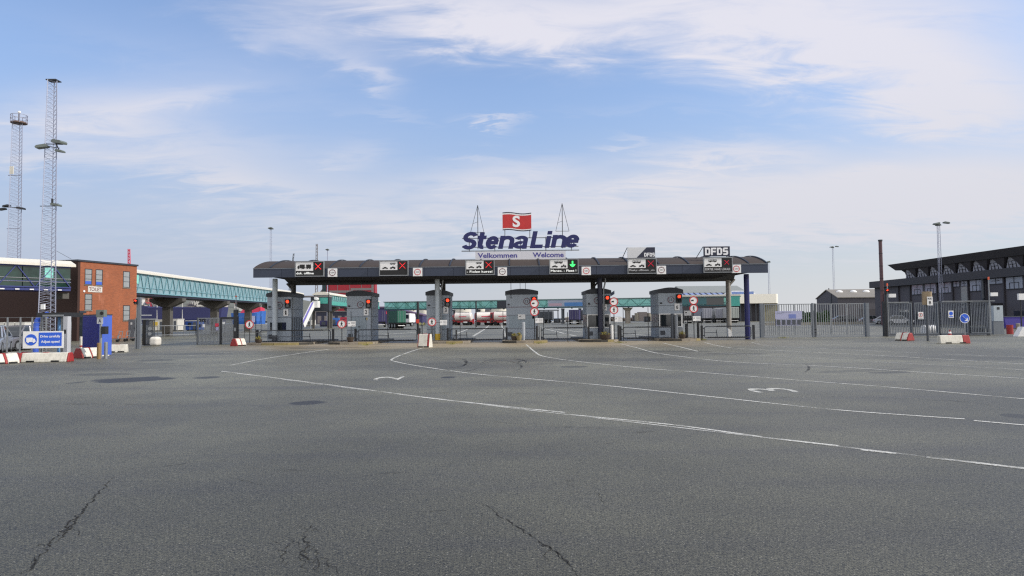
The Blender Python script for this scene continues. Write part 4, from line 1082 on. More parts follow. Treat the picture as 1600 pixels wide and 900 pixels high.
MB().cyl((0, .03, 0), (0, .03, zc + .2), .03, n=8).build('post', M_GALV, ar)
MB().ring(0, zc, -.012, 0, .285, .255).build('rim', M_SIGNW, ar); MB().disc(0, zc, -.008, .002, .256).build('disc', M_BLUESIGN, ar)
q = MB().bar((-.15, -.014, zc + .14), (.10, -.014, zc - .09), .07, .008); q.prism([(.17, zc - .16), (.17, zc + .04), (.11, zc - .03), (.02, zc - .13), (-.03, zc - .16)], -.018, -.0105); q.build('arrow', M_LETW, ar)
wt_ = G(1482, 530)
cone = thing('traffic_cone', 'small red and white cone behind the long right barrier', 'cone', (X(1484, 47, 520), 47, 0))
MB().box(-.2, .2, -.2, .2, 0, .05).build('base', M_PLASTR, cone); MB().cyl((0, 0, .05), (0, 0, .6), .17, .03, 14).build('cone_body', M_PLASTR, cone); MB().cyl((0, 0, .36), (0, 0, .48), .105, .075, 14).build('white_band', M_SIGNW, cone)

# ------------------------------------------------------------------ fences and gates
def bar_panel(t, xa, xb, z0_, z1_, y, nb, m, name='bar_panel', fr=.06, mid=None, cap=None, bw=.019):
    q = MB(); q.box(xa, xb, y - fr / 2, y + fr / 2, z1_ - fr, z1_); q.box(xa, xb, y - fr / 2, y + fr / 2, z0_, z0_ + fr)
    q.box(xa, xa + fr, y - fr / 2, y + fr / 2, z0_ + fr, z1_ - fr); q.box(xb - fr, xb, y - fr / 2, y + fr / 2, z0_ + fr, z1_ - fr)
    for i in range(1, nb): 
        x = xa + fr + (xb - xa - 2 * fr) * i / nb; q.box(x - bw, x + bw, y - bw, y + bw, z0_ + fr, z1_ - fr)
    if mid: q.box(xa + fr, xb - fr, y - .02, y + .02, mid, mid + .04)
    return q.build(name, m, t)
# right perimeter fence
FD = 53.0
zt = Z(474.5, FD, 1270)
def fx(px): return X(px, FD, 500)
f1 = thing('bar_fence', 'grey vertical bar fence panel carrying the notice board, right of the canopy', 'fence', (fx(1190), FD, 0))
bx = fx(1190); 
for a, b, k in ((1194, 1216, 6), (1217, 1241, 6), (1242, 1268, 7)): bar_panel(f1, fx(a) - bx, fx(b) - bx, .12, zt, 0, k, M_GALV, bw=.023)
for px, w_ in ((1190, .26), (1270, .12)):
    MB().box(fx(px) - bx - w_ / 2, fx(px) - bx + w_ / 2, -w_ / 2, w_ / 2, 0, zt + .05).build('post', M_STEEL, f1)
f2 = thing('bar_gate', 'wide grey vertical bar gate between notice board panel and thick square post', 'gate', (fx(1273), FD, 0)); b2x = fx(1273)
for a, b, k in ((1275, 1298, 6), (1299, 1323, 6), (1324, 1350, 7)): bar_panel(f2, fx(a) - b2x, fx(b) - b2x, .12, zt, 0, k, M_GALV, bw=.021)
MB().box(fx(1354.5) - b2x - .13, fx(1354.5) - b2x + .13, -.13, .13, 0, zt + .02).build('post', M_STEEL, f2); MB().box(fx(1273.5) - b2x - .05, fx(1273.5) - b2x + .05, -.05, .05, 0, zt + .02).build('post', M_STEELD, f2)
q = MB()
for z_ in (.35, .6): q.bar((fx(1270) - b2x, -.03, z_), (fx(1275) - b2x, -.03, z_), .04)
q.build('latch', M_DARKM, f2)
nb = thing('notice_board', 'pale lilac notice board with five dark framed sheets on the bar fence', 'notice board', (fx(1231.5), FD - .12, Z(509, FD, 1231)))
h_ = Z(486, FD, 1231) - Z(509, FD, 1231); wB = fx(1252.5) - fx(1210.5); M_LIL = mat('lilac board', (168, 170, 200), .5, var=.04); M_LILB = mat('lilac blue print', (110, 124, 184), .5, var=.04)
pnb = MB().box(-wB / 2, wB / 2, 0, .05, h_ * .46, h_).build('header_panel', M_LIL, nb)
MB().box(.0, wB * .27, -.006, -.001, h_ * .5, h_ * .78).build('printed_field', M_LILB, pnb)
q = MB()
for z_, a, b in ((.88, -.45, -.18), (.82, -.45, -.24), (.93, -.25, .1)): q.box(a * wB, b * wB, -.004, -.001, z_ * h_ - .012, z_ * h_ + .012)
q.build('lettering', M_STEEL, pnb)
q = MB()
for i in range(5):
    xx = -wB / 2 + .06 + i * (wB - .1) / 5; fr = MB(); w5 = (wB - .1) / 5 - .05
    fr.box(xx, xx + w5, 0.0, .04, .03, h_ * .44); o_ = fr.build('sheet_frame', M_LIL, nb)
    MB().box(xx + .04, xx + w5 - .02, -.006, -.001, .07, h_ * .41).build('sheet', M_STEELD, o_)
# right sliding gates
SGD = 53.2; szt = Z(472.5, SGD, 1470)
def sx_(px): return X(px, SGD, 500)
g1 = thing('sliding_gate', 'dark grey sliding bar gate with white prohibition notice, left of the port sign', 'gate', (sx_(1388), SGD, 0)); o0 = sx_(1388)
bar_panel(g1, sx_(1390) - o0, sx_(1425) - o0, .18, szt, 0, 13, M_STEEL); bar_panel(g1, sx_(1429.5) - o0, sx_(1466) - o0, .18, szt, 0, 13, M_STEEL)
MB().box(sx_(1388.5) - o0, sx_(1467) - o0, -.1, .1, .06, .17).build('running_beam', M_STEELD, g1)
MB().box(sx_(1387) - o0, sx_(1420) - o0, -.12, .12, szt + .01, szt + .07).build('top_guide', M_GALV, g1)
for px, w_ in ((1384.5, .24), (1389, .16), (1426.5, .16)): MB().box(sx_(px) - o0 - w_ / 2, sx_(px) - o0 + w_ / 2, -w_ / 2 + .2, w_ / 2 + .2, 0, szt + .12).build('post', M_DARKM, g1)
g2 = thing('sliding_gate', 'dark grey sliding bar gate with blue mandatory notice, right of the port sign', 'gate', (sx_(1469), SGD, 0)); o1 = sx_(1469)
bar_panel(g2, sx_(1471) - o1, sx_(1512) - o1, .18, szt, 0, 15, M_STEEL); bar_panel(g2, sx_(1517) - o1, sx_(1549) - o1, .18, szt + .04, 0, 12, M_STEEL)
MB().box(sx_(1469) - o1, sx_(1549) - o1, -.1, .1, .06, .17).build('running_beam', M_STEELD, g2); MB().box(sx_(1471) - o1, sx_(1554) - o1, -.14, .14, szt + .05, szt + .11).build('top_guide', M_GALV, g2)
for px, w_ in ((1468.5, .2), (1514.5, .22), (1547, .2)): MB().box(sx_(px) - o1 - w_ / 2, sx_(px) - o1 + w_ / 2, -w_ / 2 + .2, w_ / 2 + .2, 0, szt + .12).build('post', M_STEELD, g2)
MB().box(sx_(1527) - o1, sx_(1543) - o1, .3, .9, .1, .62).build('drive_box', M_DARKM, g2)
dx_ = [ (1438.8, 493, 'white notice with a crossed out figure on the left sliding gate', 0), (1486, 491, 'white notice with blue round pictogram on the right sliding gate', 1)]
for px, py, lab, k in dx_:
    c = P(px, py, SGD - .08); t = thing('gate_notice', lab, 'sign', (c.x, SGD - .08, c.z - .28)); MB().box(-.2, .2, 0, .02, 0, .56).build('plate', M_SIGNW, t)
    if k: MB().disc(0, .34, -.006, -.001, .15).build('disc', M_BLUESIGN, t); MB().box(-.14, .14, -.006, -.001, .06, .13).build('lettering', M_BLUESIGN, t)
    else:
        MB().ring(0, .32, -.008, -.001, .16, .13).build('ring', M_RED, t); q = MB(); man(q, 0, .32, .22, -.002, 0); q.build('pictogram', M_BLACK, t); MB().box(-.14, .14, -.006, -.001, .06, .1).build('lettering', M_STEELD, t)
# port sign
PD = 43.0; ps = thing('port_sign', 'white sign with black writing on a post topped by a brown drum', 'sign', (X(1451, PD, 520), PD, 0))
MB().cyl((0, .1, 0), (0, .1, Z(475, PD, 1451)), .07, n=10).build('post', M_STEELD, ps)
q = MB().cyl((-.03, .12, Z(476, PD, 1451)), (-.03, .12, Z(455.5, PD, 1451)), .22, n=18); q.cyl((.08, .0, Z(474, PD, 1451)), (.08, .0, Z(455.8, PD, 1451)), .19, n=16)
q.build('drum', mat('brown drum', (150, 132, 106), .6, var=.2, streak=.4), ps)
zc = Z(470.5, PD, 1451); pl = MB().box(-.17, .17, -.26, -.24, zc - .27, zc + .27).build('plate', M_SIGNW, ps)
MB().text('PORT', 0, zc + .15, -.262, .27, .12, .006, .01).build('lettering', M_BLACK, pl); MB().text('B', 0, zc - .1, -.262, .15, .21, .006, .02).build('lettering', M_BLACK, pl)
traffic_light(1385.8, 455, 52.4, 'red traffic light on a dark post beside the left sliding gate', scale=.6, pole=.06)
for px, top, bxw, wh in [(1388, 447, 1391, 'beside the left sliding gate'), (1547, 437, 1551, 'above the right sliding gate')]:
    D = 52.9; t = thing('camera_mast', 'slim mast with an orange tip and a white box ' + wh, 'mast', (X(px, D, 500), D, 0)); zt_ = Z(top, D, px)
    MB().cyl((0, 0, 0), (0, 0, zt_), .04, n=8).build('pole', M_GALV, t); MB().cyl((0, 0, zt_), (0, 0, zt_ + .22), .06, n=10).build('beacon', mat('orange beacon', (216, 98, 66), .5, var=.05), t)
    zb_ = Z(462, D, px) if px < 1400 else Z(460, D, px)
    MB().box(.02, .55, -.2, .1, zb_ - .14, zb_ + .14).build('white_box', M_SIGNW, t)
# cabinet and small things at right
cb_ = thing('electric_cabinet', 'light grey electric cabinet right of the sliding gates', 'cabinet', (X(1560.5, 55, 500), 55, 0))
za, zb = Z(502, 55, 1560), Z(477.5, 55, 1560)
MB().box(-.38, .38, 0, .4, za, zb).build('cabinet_body', mat('cabinet grey', (166, 176, 184), .5, var=.05, streak=.15), cb_, bev=.015); MB().box(-.1, .1, -.015, -.001, zb - .32, zb - .12).build('dark_plate', M_DARKM, cb_)
MB().box(-.42, .42, .02, .42, 0, za - .01).build('plinth', M_STEEL, cb_)
tag(MB().cyl((0, 0, 0), (0, 0, .75), .24, n=16).build('barrel', M_PLASTR), 'dark red barrel near the right frame edge', 'barrel', None, (X(1578, 56, 520), 56, 0))
bollard(1591, 56, .85, .15, M_CONC, 'short concrete bollard right of the dark red barrel', 0, grp='bollards at the right edge')
tag(MB().prism([(-.5, 0), (.5, 0), (.1, .7), (-.1, .7)], 0, .5).build('wedge_block', M_SIGNW), 'white wedge block at the right frame edge', 'block', None, (X(1601, 50, 520), 50, 0))
bb = thing('container_bench', 'long purple blue skip beside the dark office building', 'skip', (X(1592, 75, 500), 75, 0)); MB().prism([(-1.4, .1), (1.6, .1), (1.8, 1.3), (-1.6, 1.3)], 0, 1.6).build('tub', mat('violet blue', (64, 54, 140), .6, var=.1), bb); MB().box(-1.65, 1.85, -.05, 1.65, 1.3, 1.38).build('rim', M_STEELD, bb)
wk = thing('weight_drum', 'pale ribbed drum lying behind the left sliding gate', 'drum', (X(1452, 56.5, 515), 56.5, .38))
q = MB().cyl((-.5, 0, 0), (.5, 0, 0), .42, n=18); q.build('drum_body', M_SIGNW, wk); q = MB()
for u in (-.4, 0, .4): q.cyl((u - .02, 0, 0), (u + .02, 0, 0), .44, n=18)
q.build('rib', M_GALV, wk)
# ---- left gates
LGD = 49.7
def lx_(px, D=LGD): return X(px, D, 515)
t = thing('bar_gate', 'grey framed bar gate with small notices left of the dark post', 'gate', (lx_(309), LGD, 0)); o = lx_(309); zt = Z(496.5, LGD, 325)
bar_panel(t, 0, lx_(343) - o, .06, zt, 0, 15, M_GALV, fr=.07, mid=.9); MB().box(-.06, 0.0, -.05, .05, 0, zt + .03).build('post', M_STEELD, t); MB().box(lx_(344) - o, lx_(346.5) - o, -.06, .06, 0, zt + .03).build('post', M_DARKM, t)
for a, b, z_, m_ in ((312, 314.5, 1.75, M_DARKM), (315.5, 318, 1.75, M_DARKM), (318.5, 321, 1.75, M_DARKM), (311.5, 314, 1.35, M_DARKM), (317, 321, 1.35, M_SIGNW), (336.5, 342, 1.4, M_PINK), (337.5, 342, 1.12, M_LIL)):
    MB().box(lx_(a) - o, lx_(b) - o, -.06, -.04, z_ - .11, z_ + .12).build('notice', m_, t)
t = thing('bar_gate', 'dark topped bar gate with white card, right of the framed gate', 'gate', (lx_(347), LGD, 0)); o = lx_(347)
bar_panel(t, 0, lx_(366) - o, .1, zt - .12, 0, 11, M_GALV, fr=.06, mid=.95); MB().box(0, lx_(366.5) - o, -.08, .08, zt - .11, zt + .04).build('top_beam', M_DARKM, t); MB().box(lx_(348) - o, lx_(352.3) - o, -.06, -.04, 1.45, 1.62).build('card', M_SIGNW, t)
t = thing('intercom_post', 'thick dark post with slim antenna and orange tip beside the leftmost island', 'post', (lx_(368.5, 48.8), 48.8, 0))
MB().box(-.13, .13, -.13, .13, 0, Z(484, 48.8, 368)).build('post_body', M_DARKM, t); MB().cyl((0, 0, Z(484, 48.8, 368)), (0, 0, Z(464, 48.8, 368)), .035, n=8).build('antenna', M_GALV, t); MB().cyl((0, 0, Z(464, 48.8, 368)), (0, 0, Z(462, 48.8, 368)), .06, n=8).build('beacon', mat('orange beacon', (216, 98, 66)), t)
MB().box(-.07, .07, -.15, -.135, .95, 1.2).build('reader', M_GALV, t); q = MB(); q.bar((-.1, .1, 2.2), (.25, .1, 2.4), .05); q.bar((-.05, 0, 2.3), (.14, -.1, 2.0), .06); q.build('camera_arm', M_GALV, t)
t = thing('mesh_fence', 'thin wire mesh fence panel carrying a no pedestrians sign', 'fence', (lx_(373, 48.5), 48.5, 0)); W4 = lx_(408, 48.5) - lx_(373, 48.5); q = MB()
for i in range(5): q.bar((i * W4 / 4, 0, 0), (i * W4 / 4, 0, 2.0), .025)
q.build('post', M_DARKM, t)
q = MB()
for z_ in (.3, .85, 1.35, 1.95): q.bar((0, 0, z_), (W4, 0, z_), .015)
q.build('wire', M_GALV, t)
# sliding gate end-on, with its posts
D = 47.8
t = thing('sliding_gate', 'grey sliding bar gate pushed open beside the brick building', 'gate', (X(225, D, 520), D, 0)); zt = Z(498.5, D, 225)
bar_panel(t, 0.12, .75, .12, zt - .06, 0, 8, M_STEELD, fr=.05); MB().box(-.08, .1, -.08, .12, .05, zt).build('guide_post', M_BLACK, t); MB().box(-.15, .9, -.1, .1, zt - .05, zt + .03).build('top_guide', M_GALV, t); MB().box(0, .8, -.05, .05, .03, .12).build('running_beam', M_DARKM, t)
MB().cyl((.42, -.05, 1.2), (.42, -.035, 1.2), .13, n=14).build('round_plate', M_GALV, t); MB().cyl((.42, -.05, .85), (.42, -.035, .85), .13, n=14).build('round_plate', M_GALV, t)
t = thing('gate_post', 'tall pale steel gate post pair at the right corner of the brick building', 'post', (X(217, 42.6, 530), 42.6, 0))
MB().box(-.09, .09, -.08, .08, 0, Z(464.5, 42.6, 217)).build('tall_post', M_STEEL, t); MB().box(-.22, -.15, -.05, .05, 0, Z(497, 42.6, 214)).build('short_post', M_GALV, t); q = MB().bar((.1, 0, 2.1), (.45, .6, 2.1), .06); q.build('arm', M_GALV, t)
traffic_light(212.6, 471.5, 42.5, 'small red traffic light at the right corner of the brick building', scale=.55, pole=.03)

# pedestrian railing on the yard behind the left gates
t = thing('guard_railing', 'long pale steel guard railing on the yard under the walkway', 'railing', (0, 0, 0))
A, B = G(236, 526), G(306, 524); pts = [A, B, Vector((X(350, 80, 520), 80, 0)), Vector((X(420, 83, 520), 83, 0))]
q = MB(); r2 = MB()
for a, b in zip(pts[:-1], pts[1:]):
    for z_ in (1.2, .15): q.bar((a.x, a.y, z_), (b.x, b.y, z_), .06)
    L = (b - a).length; n = max(1, int(L / .72))
    for i in range(n + 1):
        p = a + (b - a) * (i / n); (r2 if i % 1 == 0 else q).bar((p.x, p.y, 0), (p.x, p.y, 1.2), .05)
q.build('rail', M_GALV, t); r2.build('post_row', M_GALV, t)

# ------------------------------------------------------------------ left foreground
t = thing('speed_board', 'white board with blue truck disc and blue drive carefully panel on the fence', 'sign', (X(67.5, 29.9, 530), 29.9, Z(544, 29.9, 67)), R(6))
h_ = .74; w_ = 1.66; MB().box(-w_ / 2, w_ / 2, 0, .03, 0, h_).build('board', M_SIGNW, t)
d = MB().disc(-.5, .37, -.008, -.001, .245, 32).build('disc', M_BLUESIGN, t); q = MB(); truckpic(q, -.5 - .17, .35, .72, -.0085, 0, False, -1); q.build('pictogram', M_LETW, d)
p = MB().box(-.18, .76, -.008, -.001, .09, .68).build('blue_panel', M_BLUESIGN, t)
MB().text('Drive carefully', .295, .50, -.009, .82, .14, .004, .02).build('lettering', M_LETW, p); MB().text('Adjust speed', .295, .27, -.009, .76, .14, .004, .02).build('lettering', M_LETW, p)
t = thing('wire_fence', 'post and wire fence in front of the parked cars at the left edge', 'fence', (X(-12, 30.3, 520), 30.3, 0)); W5 = X(72, 30.3, 520) - X(-12, 30.3, 520); q = MB()
for u in (0, .28, .52, .74, 1): q.bar((u * W5, 0, 0), (u * W5, 0, 1.95), .05)
q.build('post', M_GALV, t); q = MB()
for z_ in (.3, .55, .8, 1.05, 1.3, 1.5, 1.7, 1.93): q.bar((0, 0, z_), (W5, 0, z_), .012)
q.build('wire', M_GALV, t)
TD = 31.0
t = thing('turnstile', 'full height steel turnstile with dark canopy and comb arms', 'turnstile', (X(71, TD, 540), TD, 0)); o = X(71, TD, 540)
def tx(px): return X(px, TD, 530) - o
zt = Z(488.5, TD, 90); zr_ = Z(493.5, TD, 90)
MB().box(tx(66), tx(108), -.4, 1.0, zr_ - .06, zt).build('top_box', M_DARKM, t); MB().box(tx(76), tx(108), -.44, -.402, zr_ - .03, zr_ + .05).build('front_trim', M_GALV, t); q = MB()
for px in (71, 73.5, 103.5, 105.5): q.cyl((tx(px), -.3, 0), (tx(px), -.3, zr_ - .06), .03, n=8)
for px in (82, 92, 97): q.cyl((tx(px), .6, 0), (tx(px), .6, zr_ - .06), .025, n=8)
q.build('upright', M_GALV, t); q = MB()
for i in range(9):
    z_ = .25 + i * .2; q.bar((tx(74), -.28, z_), (tx(85), -.05, z_), .03); q.bar((tx(92), .1, z_), (tx(101), .0, z_), .03)
q.build('comb_arm', M_GALV, t); MB().cyl((tx(88.5), .15, 0), (tx(88.5), .15, zr_ - .06), .06, n=10).build('rotor', mat('rotor blue', (92, 140, 190), .5), t)
MB().box(tx(108.5), tx(115), -.45, -.2, 0, zr_ - .03).build('side_column', mat('column grey', (176, 178, 184), .5, var=.05, streak=.15), t); MB().box(tx(110), tx(113), -.47, -.452, 1.2, 1.38).build('card_reader', M_BLACK, t)
bl = thing('blue_pipe', 'bent blue ventilation pipe left of the turnstile', 'pipe', (X(56, 34, 530), 34, 0)); MB().tube([(0, 0, 0), (0, 0, 1.55), (.08, 0, 1.85), (.35, 0, 2.05), (.5, 0, 2.08)], .13, 14).build('pipe_body', M_BLUEC, bl); MB().cyl((.49, 0, 2.08), (.55, 0, 2.08), .16, n=14).build('flange', M_BLUEC, bl)
# blue container office
CDp = 34.0; g0 = Vector((X(153.5, CDp, 549), CDp, 0))
t = thing('blue_container', 'small blue corrugated container behind the letter A post', 'container', (g0.x, g0.y, 0.06), R(-41.4)); 
zt = Z(492.5, CDp, 154) - .06; LA, LB = 2.4, .60
q = MB(); n = 17    # corrugated left flank (along -x local), shade in its darker blue; lit right flank (along +y local)
MB().box(-LA + .02, -.02, .03, LB - .02, 0, zt).build('core', M_BLUESH, t)
for i in range(n):
    a = -LA + i * LA / n; q.prism([(a, .03), (a + LA / n * .5, .03), (a + LA / n * .4, 0), (a + LA / n * .1, 0)], .06, zt - .06, 'z')
q.box(-LA, 0, -.005, .028, 0, .06); q.box(-LA, 0, -.005, .028, zt - .06, zt)
q.build('corrugated_wall', M_BLUESH, t)
MB().box(-.018, 0.0, .03, LB, 0, zt).build('end_wall', M_BLUEC, t); MB().box(-LA - .02, .02, -.02, LB + .02, zt + .002, zt + .05).build('roof', mat('dark roof sheet', (60, 58, 54), .7), t); q = MB()
for xx in (-LA + .2, -.3): q.box(xx, xx + .3, .1, LB - .1, -.06, -.002)
q.build('skid', M_OFFW, t)
D = 32.0
t = thing('letter_post', 'steel post with grey letter A plate and signal head by the blue container', 'post', (X(157, D, 550), D, 0))
MB().cyl((0, 0, 0), (0, 0, Z(486, D, 157)), .06, n=12).build('pole', M_GALV, t); zc = Z(500.5, D, 157); pl = MB().box(-.14, .14, -.09, -.07, zc - .16, zc + .16).build('plate', mat('plate grey', (190, 192, 196), .5), t); MB().text('A', 0, zc - .02, -.092, .12, .17, .006, .02).build('lettering', M_BLACK, pl)
zc = Z(489.5, D, 157); MB().box(-.17, .2, -.12, .12, zc - .17, zc + .16).build('signal_head', M_LAMPG, t); MB().cyl((.1, -.13, zc), (.1, -.121, zc), .08, n=14).build('lens', M_BLACK, t); MB().box(.1, .3, -.16, .1, Z(522, D, 160), Z(510, D, 160)).build('intercom_box', M_DARKM, t)
bollard(155, 31.6, .72, .085, M_POSTBR, 'rusty steel bollard left of the letter A post', 0, grp='bollards by the blue container'); bollard(166, 31.8, .75, .075, M_GALV, 'grey steel bollard right of the letter A post', 0, grp='bollards by the blue container')
# luggage trolleys by the brick wall
for k, (pa_, wh) in enumerate(((178, 'left'), (190, 'middle'), (203, 'right'))):
    D = 57 + k * 1.5; t = thing('hand_trolley', 'grey tube hand trolley parked along the brick wall, %s of three' % wh, 'trolley', (X(pa_, D, 520), D, 0), 0, 'trolleys by the brick wall'); q = MB()
    q.tube([(-.35, 0, .25), (.35, 0, .25), (.45, 0, .9)], .03, 6); q.tube([(-.35, .5, .25), (.35, .5, .25), (.45, .5, .9)], .03, 6); q.bar((.45, 0, .9), (.45, .5, .9), .05); q.bar((-.35, 0, .5), (-.35, .5, .5), .05); q.bar((-.35, 0, .25), (-.35, 0, .5), .04)
    q.build('frame', M_GALV, t)
    for sx in (-.28, .28): MB().cyl((sx, -.03, .12), (sx, .03, .12), .12, n=12).build('wheel', M_TYRE, t)
    MB().box(-.3, .3, .02, .48, .28, .32).build('tray', mat('trolley wood', (120, 84, 70)), t)
# pallet stack seen behind the car fence
t = thing('pallet_stack', 'pale stacked crates behind the parked cars', 'crates', (X(10, 48, 505), 48, 0)); MB().box(-1.6, 1.3, 0, 1.2, .0, 1.0).build('lower_crate', M_CONC, t); q = MB()
for i in range(4): q.box(-1.6 + i * .74, -1.6 + i * .74 + .66, 0, 1.2, 1.02, 1.75)
q.build('upper_crate', M_OFFW, t)

# ------------------------------------------------------------------ brick building
def brick():
    m = bpy.data.materials.new('orange brick'); m.use_nodes = True
    n = NT(m.node_tree); b = m.node_tree.nodes['Principled BSDF']
    o = n.new('ShaderNodeTexCoord').outputs['Object']; s = n.new('ShaderNodeSeparateXYZ'); n.link(o, s.inputs[0])
    c = n.new('ShaderNodeCombineXYZ'); n.link(n.m('ADD', s.outputs[0], s.outputs[1]), c.inputs[0]); n.link(s.outputs[2], c.inputs[1])
    t = n.new('ShaderNodeTexBrick'); n.link(c.outputs[0], t.inputs['Vector']); t.inputs['Scale'].default_value = 1.0
    t.inputs['Brick Width'].default_value = .24; t.inputs['Row Height'].default_value = .075; t.inputs['Mortar Size'].default_value = .008
    t.inputs['Color1'].default_value = lin((154, 84, 49)); t.inputs['Color2'].default_value = lin((134, 72, 42)); t.inputs['Mortar'].default_value = lin((140, 100, 80))
    f = n.noise(o, .5, 5, .65); k = n.m('ADD', .78, n.m('MULTIPLY', f, .44)); cc_ = n.new('ShaderNodeCombineColor')
    for i in range(3): n.link(k, cc_.inputs[i])
    base = n.mix(1.0, t.outputs['Color'], cc_.outputs[0], 'MULTIPLY')
    # paler repaired streak
    st = n.noise(n.mapv(o, (1.4, 1.4, .35)), 1.0, 4, .6); base = n.mix(n.m('MULTIPLY', n.ss(st, .58, .74), .45), base, lin((184, 122, 98)))
    n.link(base, b.inputs['Base Color']); b.inputs['Roughness'].default_value = .85
    return m
M_BRICK = brick()
A0 = Vector((-39.5, 62.0, 0)); ey = Vector((0.289, 0.957, 0)); ex = Vector((0.957, -0.289, 0)); LR = 6.58
bk = thing('brick_building', 'two storey orange brick building with toilet sign and flat dark roof edge', 'building', A0, R(-16.8))
HB = 7.25
def face(px, py):
    d = ray(px, py); o = Vector((0, 0, CAMZ)); k = (A0 - o).dot(ex) / d.dot(ex); p = o + d * k
    return (p - A0).dot(ey), p.z
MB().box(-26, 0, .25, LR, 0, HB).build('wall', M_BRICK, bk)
MB().box(-26, 0, 0, .248, 0, HB).build('front_wall', mat('dark shaded brick', (58, 38, 33), .85, var=.12, scale=2), bk)  # darker brick than the side wall, part of its shade put into the colour
MB().box(-26.1, .1, -.1, LR + .1, HB + .002, HB + .16).build('roof_edge', M_CAP, bk)
wins = [(132, 144, 420, 445), (149, 160.5, 421, 446), (192, 203, 424, 449.5), (132, 144, 459, 485), (192, 203, 477, 501)]
for k, (a, b, c, d) in enumerate(wins):
    (ya, za), (yb_, zb) = face(a, d), face(b, c); zc = face((a + b) / 2, (c + d) / 2)[1]
    za, zb = face((a + b) / 2, d)[1], face((a + b) / 2, c)[1]
    f = MB(); e = .06
    f.box(-.05, .02, ya, yb_, za, za + e); f.box(-.05, .02, ya, yb_, zb - e, zb); f.box(-.05, .02, ya, ya + e, za + e, zb - e); f.box(-.05, .02, yb_ - e, yb_, za + e, zb - e)
    for q_ in (.36, .66): f.box(-.04, .012, ya + e, yb_ - e, za + (zb - za) * q_ - .02, za + (zb - za) * q_ + .02)
    fo = f.build('window', M_WINDF, bk)
    MB().box(-.04, .004, ya + e, yb_ - e, za + e, zb - e).build('pane', M_GLASSB, fo)
    if k < 2: MB().box(-.03, .007, ya + e + .02, yb_ - e - .02, za + e, za + e + .28).build('blue_poster', M_BLUEC, fo)
    MB().box(-.02, .06, ya - .05, yb_ + .05, za - .06, za - .002).build('sill', M_CONC, fo)
(ya, za), (yb_, zb) = face(137, 457.5), face(159.5, 448.5)
ts = thing('toilet_sign', 'white sign with red lettering on the sunlit brick wall', 'sign', A0 + ex * .004 + ey * ((ya + yb_) / 2), R(-16.8 + 90)); zc = (za + zb) / 2 + .05
wT = yb_ - ya; MB().box(-wT / 2, wT / 2, -.03, 0, zc - .27, zc + .27).build('plate', M_OFFW, ts); MB().text('TOILET', 0, zc, -.032, wT * .84, .36, .006, .02).build('lettering', M_DRED, ts)
(yq, zq) = face(131, 455); MB().cyl((0.01, yq, zq), (.06, yq, zq), .1, n=12).build('wall_lamp', M_SIGNW, bk)
MB().box(.002, .05, face(100, 480)[0] if 0 else .2, .9, 2.55, 2.75).build('door_canopy', M_CAP, bk)
MB().box(.0025, .02, .25, .95, 0, 2.3).build('door', M_GLASS, bk)
# grey cabinet in front of the brick wall's right corner
t = thing('wall_cabinet', 'tall grey metal cabinet standing at the brick wall right corner', 'cabinet', (X(206, 64, 510), 64, 0), R(-16)); zt = Z(499, 64, 206); MB().box(-.42, .42, 0, .7, .12, zt).build('cabinet_body', M_STEEL, t, bev=.02); MB().box(-.3, .3, .05, .65, 0, .118).build('plinth', M_CONCD, t); MB().box(-.15, .05, -.012, -.001, zt - .5, zt - .28).build('paper_notice', M_SIGNW, t); MB().box(.28, .31, -.03, -.001, 1.0, 1.2).build('handle', M_BLACK, t)
# small camera on the roof corner
# ------------------------------------------------------------------ covered walkways
def walkway(name, label, A, B, width, side, zb=4.63, zt=6.66, zr=7.18, mats=None, panes=None, truss=True, piers=(), beam=None, pitch=1.6, curved_end=False, truss_m=None):
    """A->B is the visible flank; side +1: body lies left of the direction"""
    A = Vector((A[0], A[1], 0)); B = Vector((B[0], B[1], 0)); d = (B - A); L = d.length; ang = math.atan2(d.y, d.x)
    mats = mats or (M_TEAL, M_CREAM, M_TEALD); t = thing(name, label, 'walkway', A, ang)
    y0, y1 = (0, width) if side > 0 else (-width, 0)
    MB().box(0, L, y0, y1, zb - .22, zb).build('deck', beam or mat('dark navy deck', (30, 32, 48), .6), t)
    q = MB(); n = max(1, int(L / 3.2)); pw = L / n
    for i in range(n): q.box(i * pw + .03, (i + 1) * pw - .03, y0 + .02, y1 - .02, zb + .02, zt)
    q.build('glazing', mats[0], t)
    q = MB(); o = .25
    yc = (y0 + y1) / 2; pr = [(y0 - o, zt + .01), (y1 + o, zt + .01), (y1 + o, zt + .22), (yc + .7, zr), (yc - .7, zr), (y0 - o, zt + .22)]
    q.prism(pr, -.3, L + .3, 'x'); q.build('roof', mats[1], t)
    if truss:
        q = MB()
        fy = [y0 - .03, y1 + .03]
        n = int(L / pitch)
        for y in fy:
            for i in range(n):
                xa, xm, xb = i * L / n, (i + .5) * L / n, (i + 1) * L / n
                q.bar((xa, y, zb + .05), (xm, y, zt), .07); q.bar((xm, y, zt), (xb, y, zb + .05), .07)
            q.bar((0, y, zt - .04), (L, y, zt - .04), .09); q.bar((0, y, zb + .07), (L, y, zb + .07), .1); q.bar((0, y, zb + (zt - zb) * .3), (L, y, zb + (zt - zb) * .3), .045)
        q.build('truss', truss_m or mats[2], t)
    for k, u in enumerate(piers):
        q = MB(); c = u * L; yc = (y0 + y1) / 2
        q.box(c - .38, c + .38, yc - .45, yc + .45, 0, zb - 1.1)
        q.prism([(yc - .55, zb - 1.25), (yc + .55, zb - 1.25), (yc + 1.9, zb - .62), (yc + 1.9, zb - .23), (yc - 1.9, zb - .23), (yc - 1.9, zb - .62)], c - .5, c + .5, 'x')
        q.build('pier', M_CONCD, t)
    return t, L
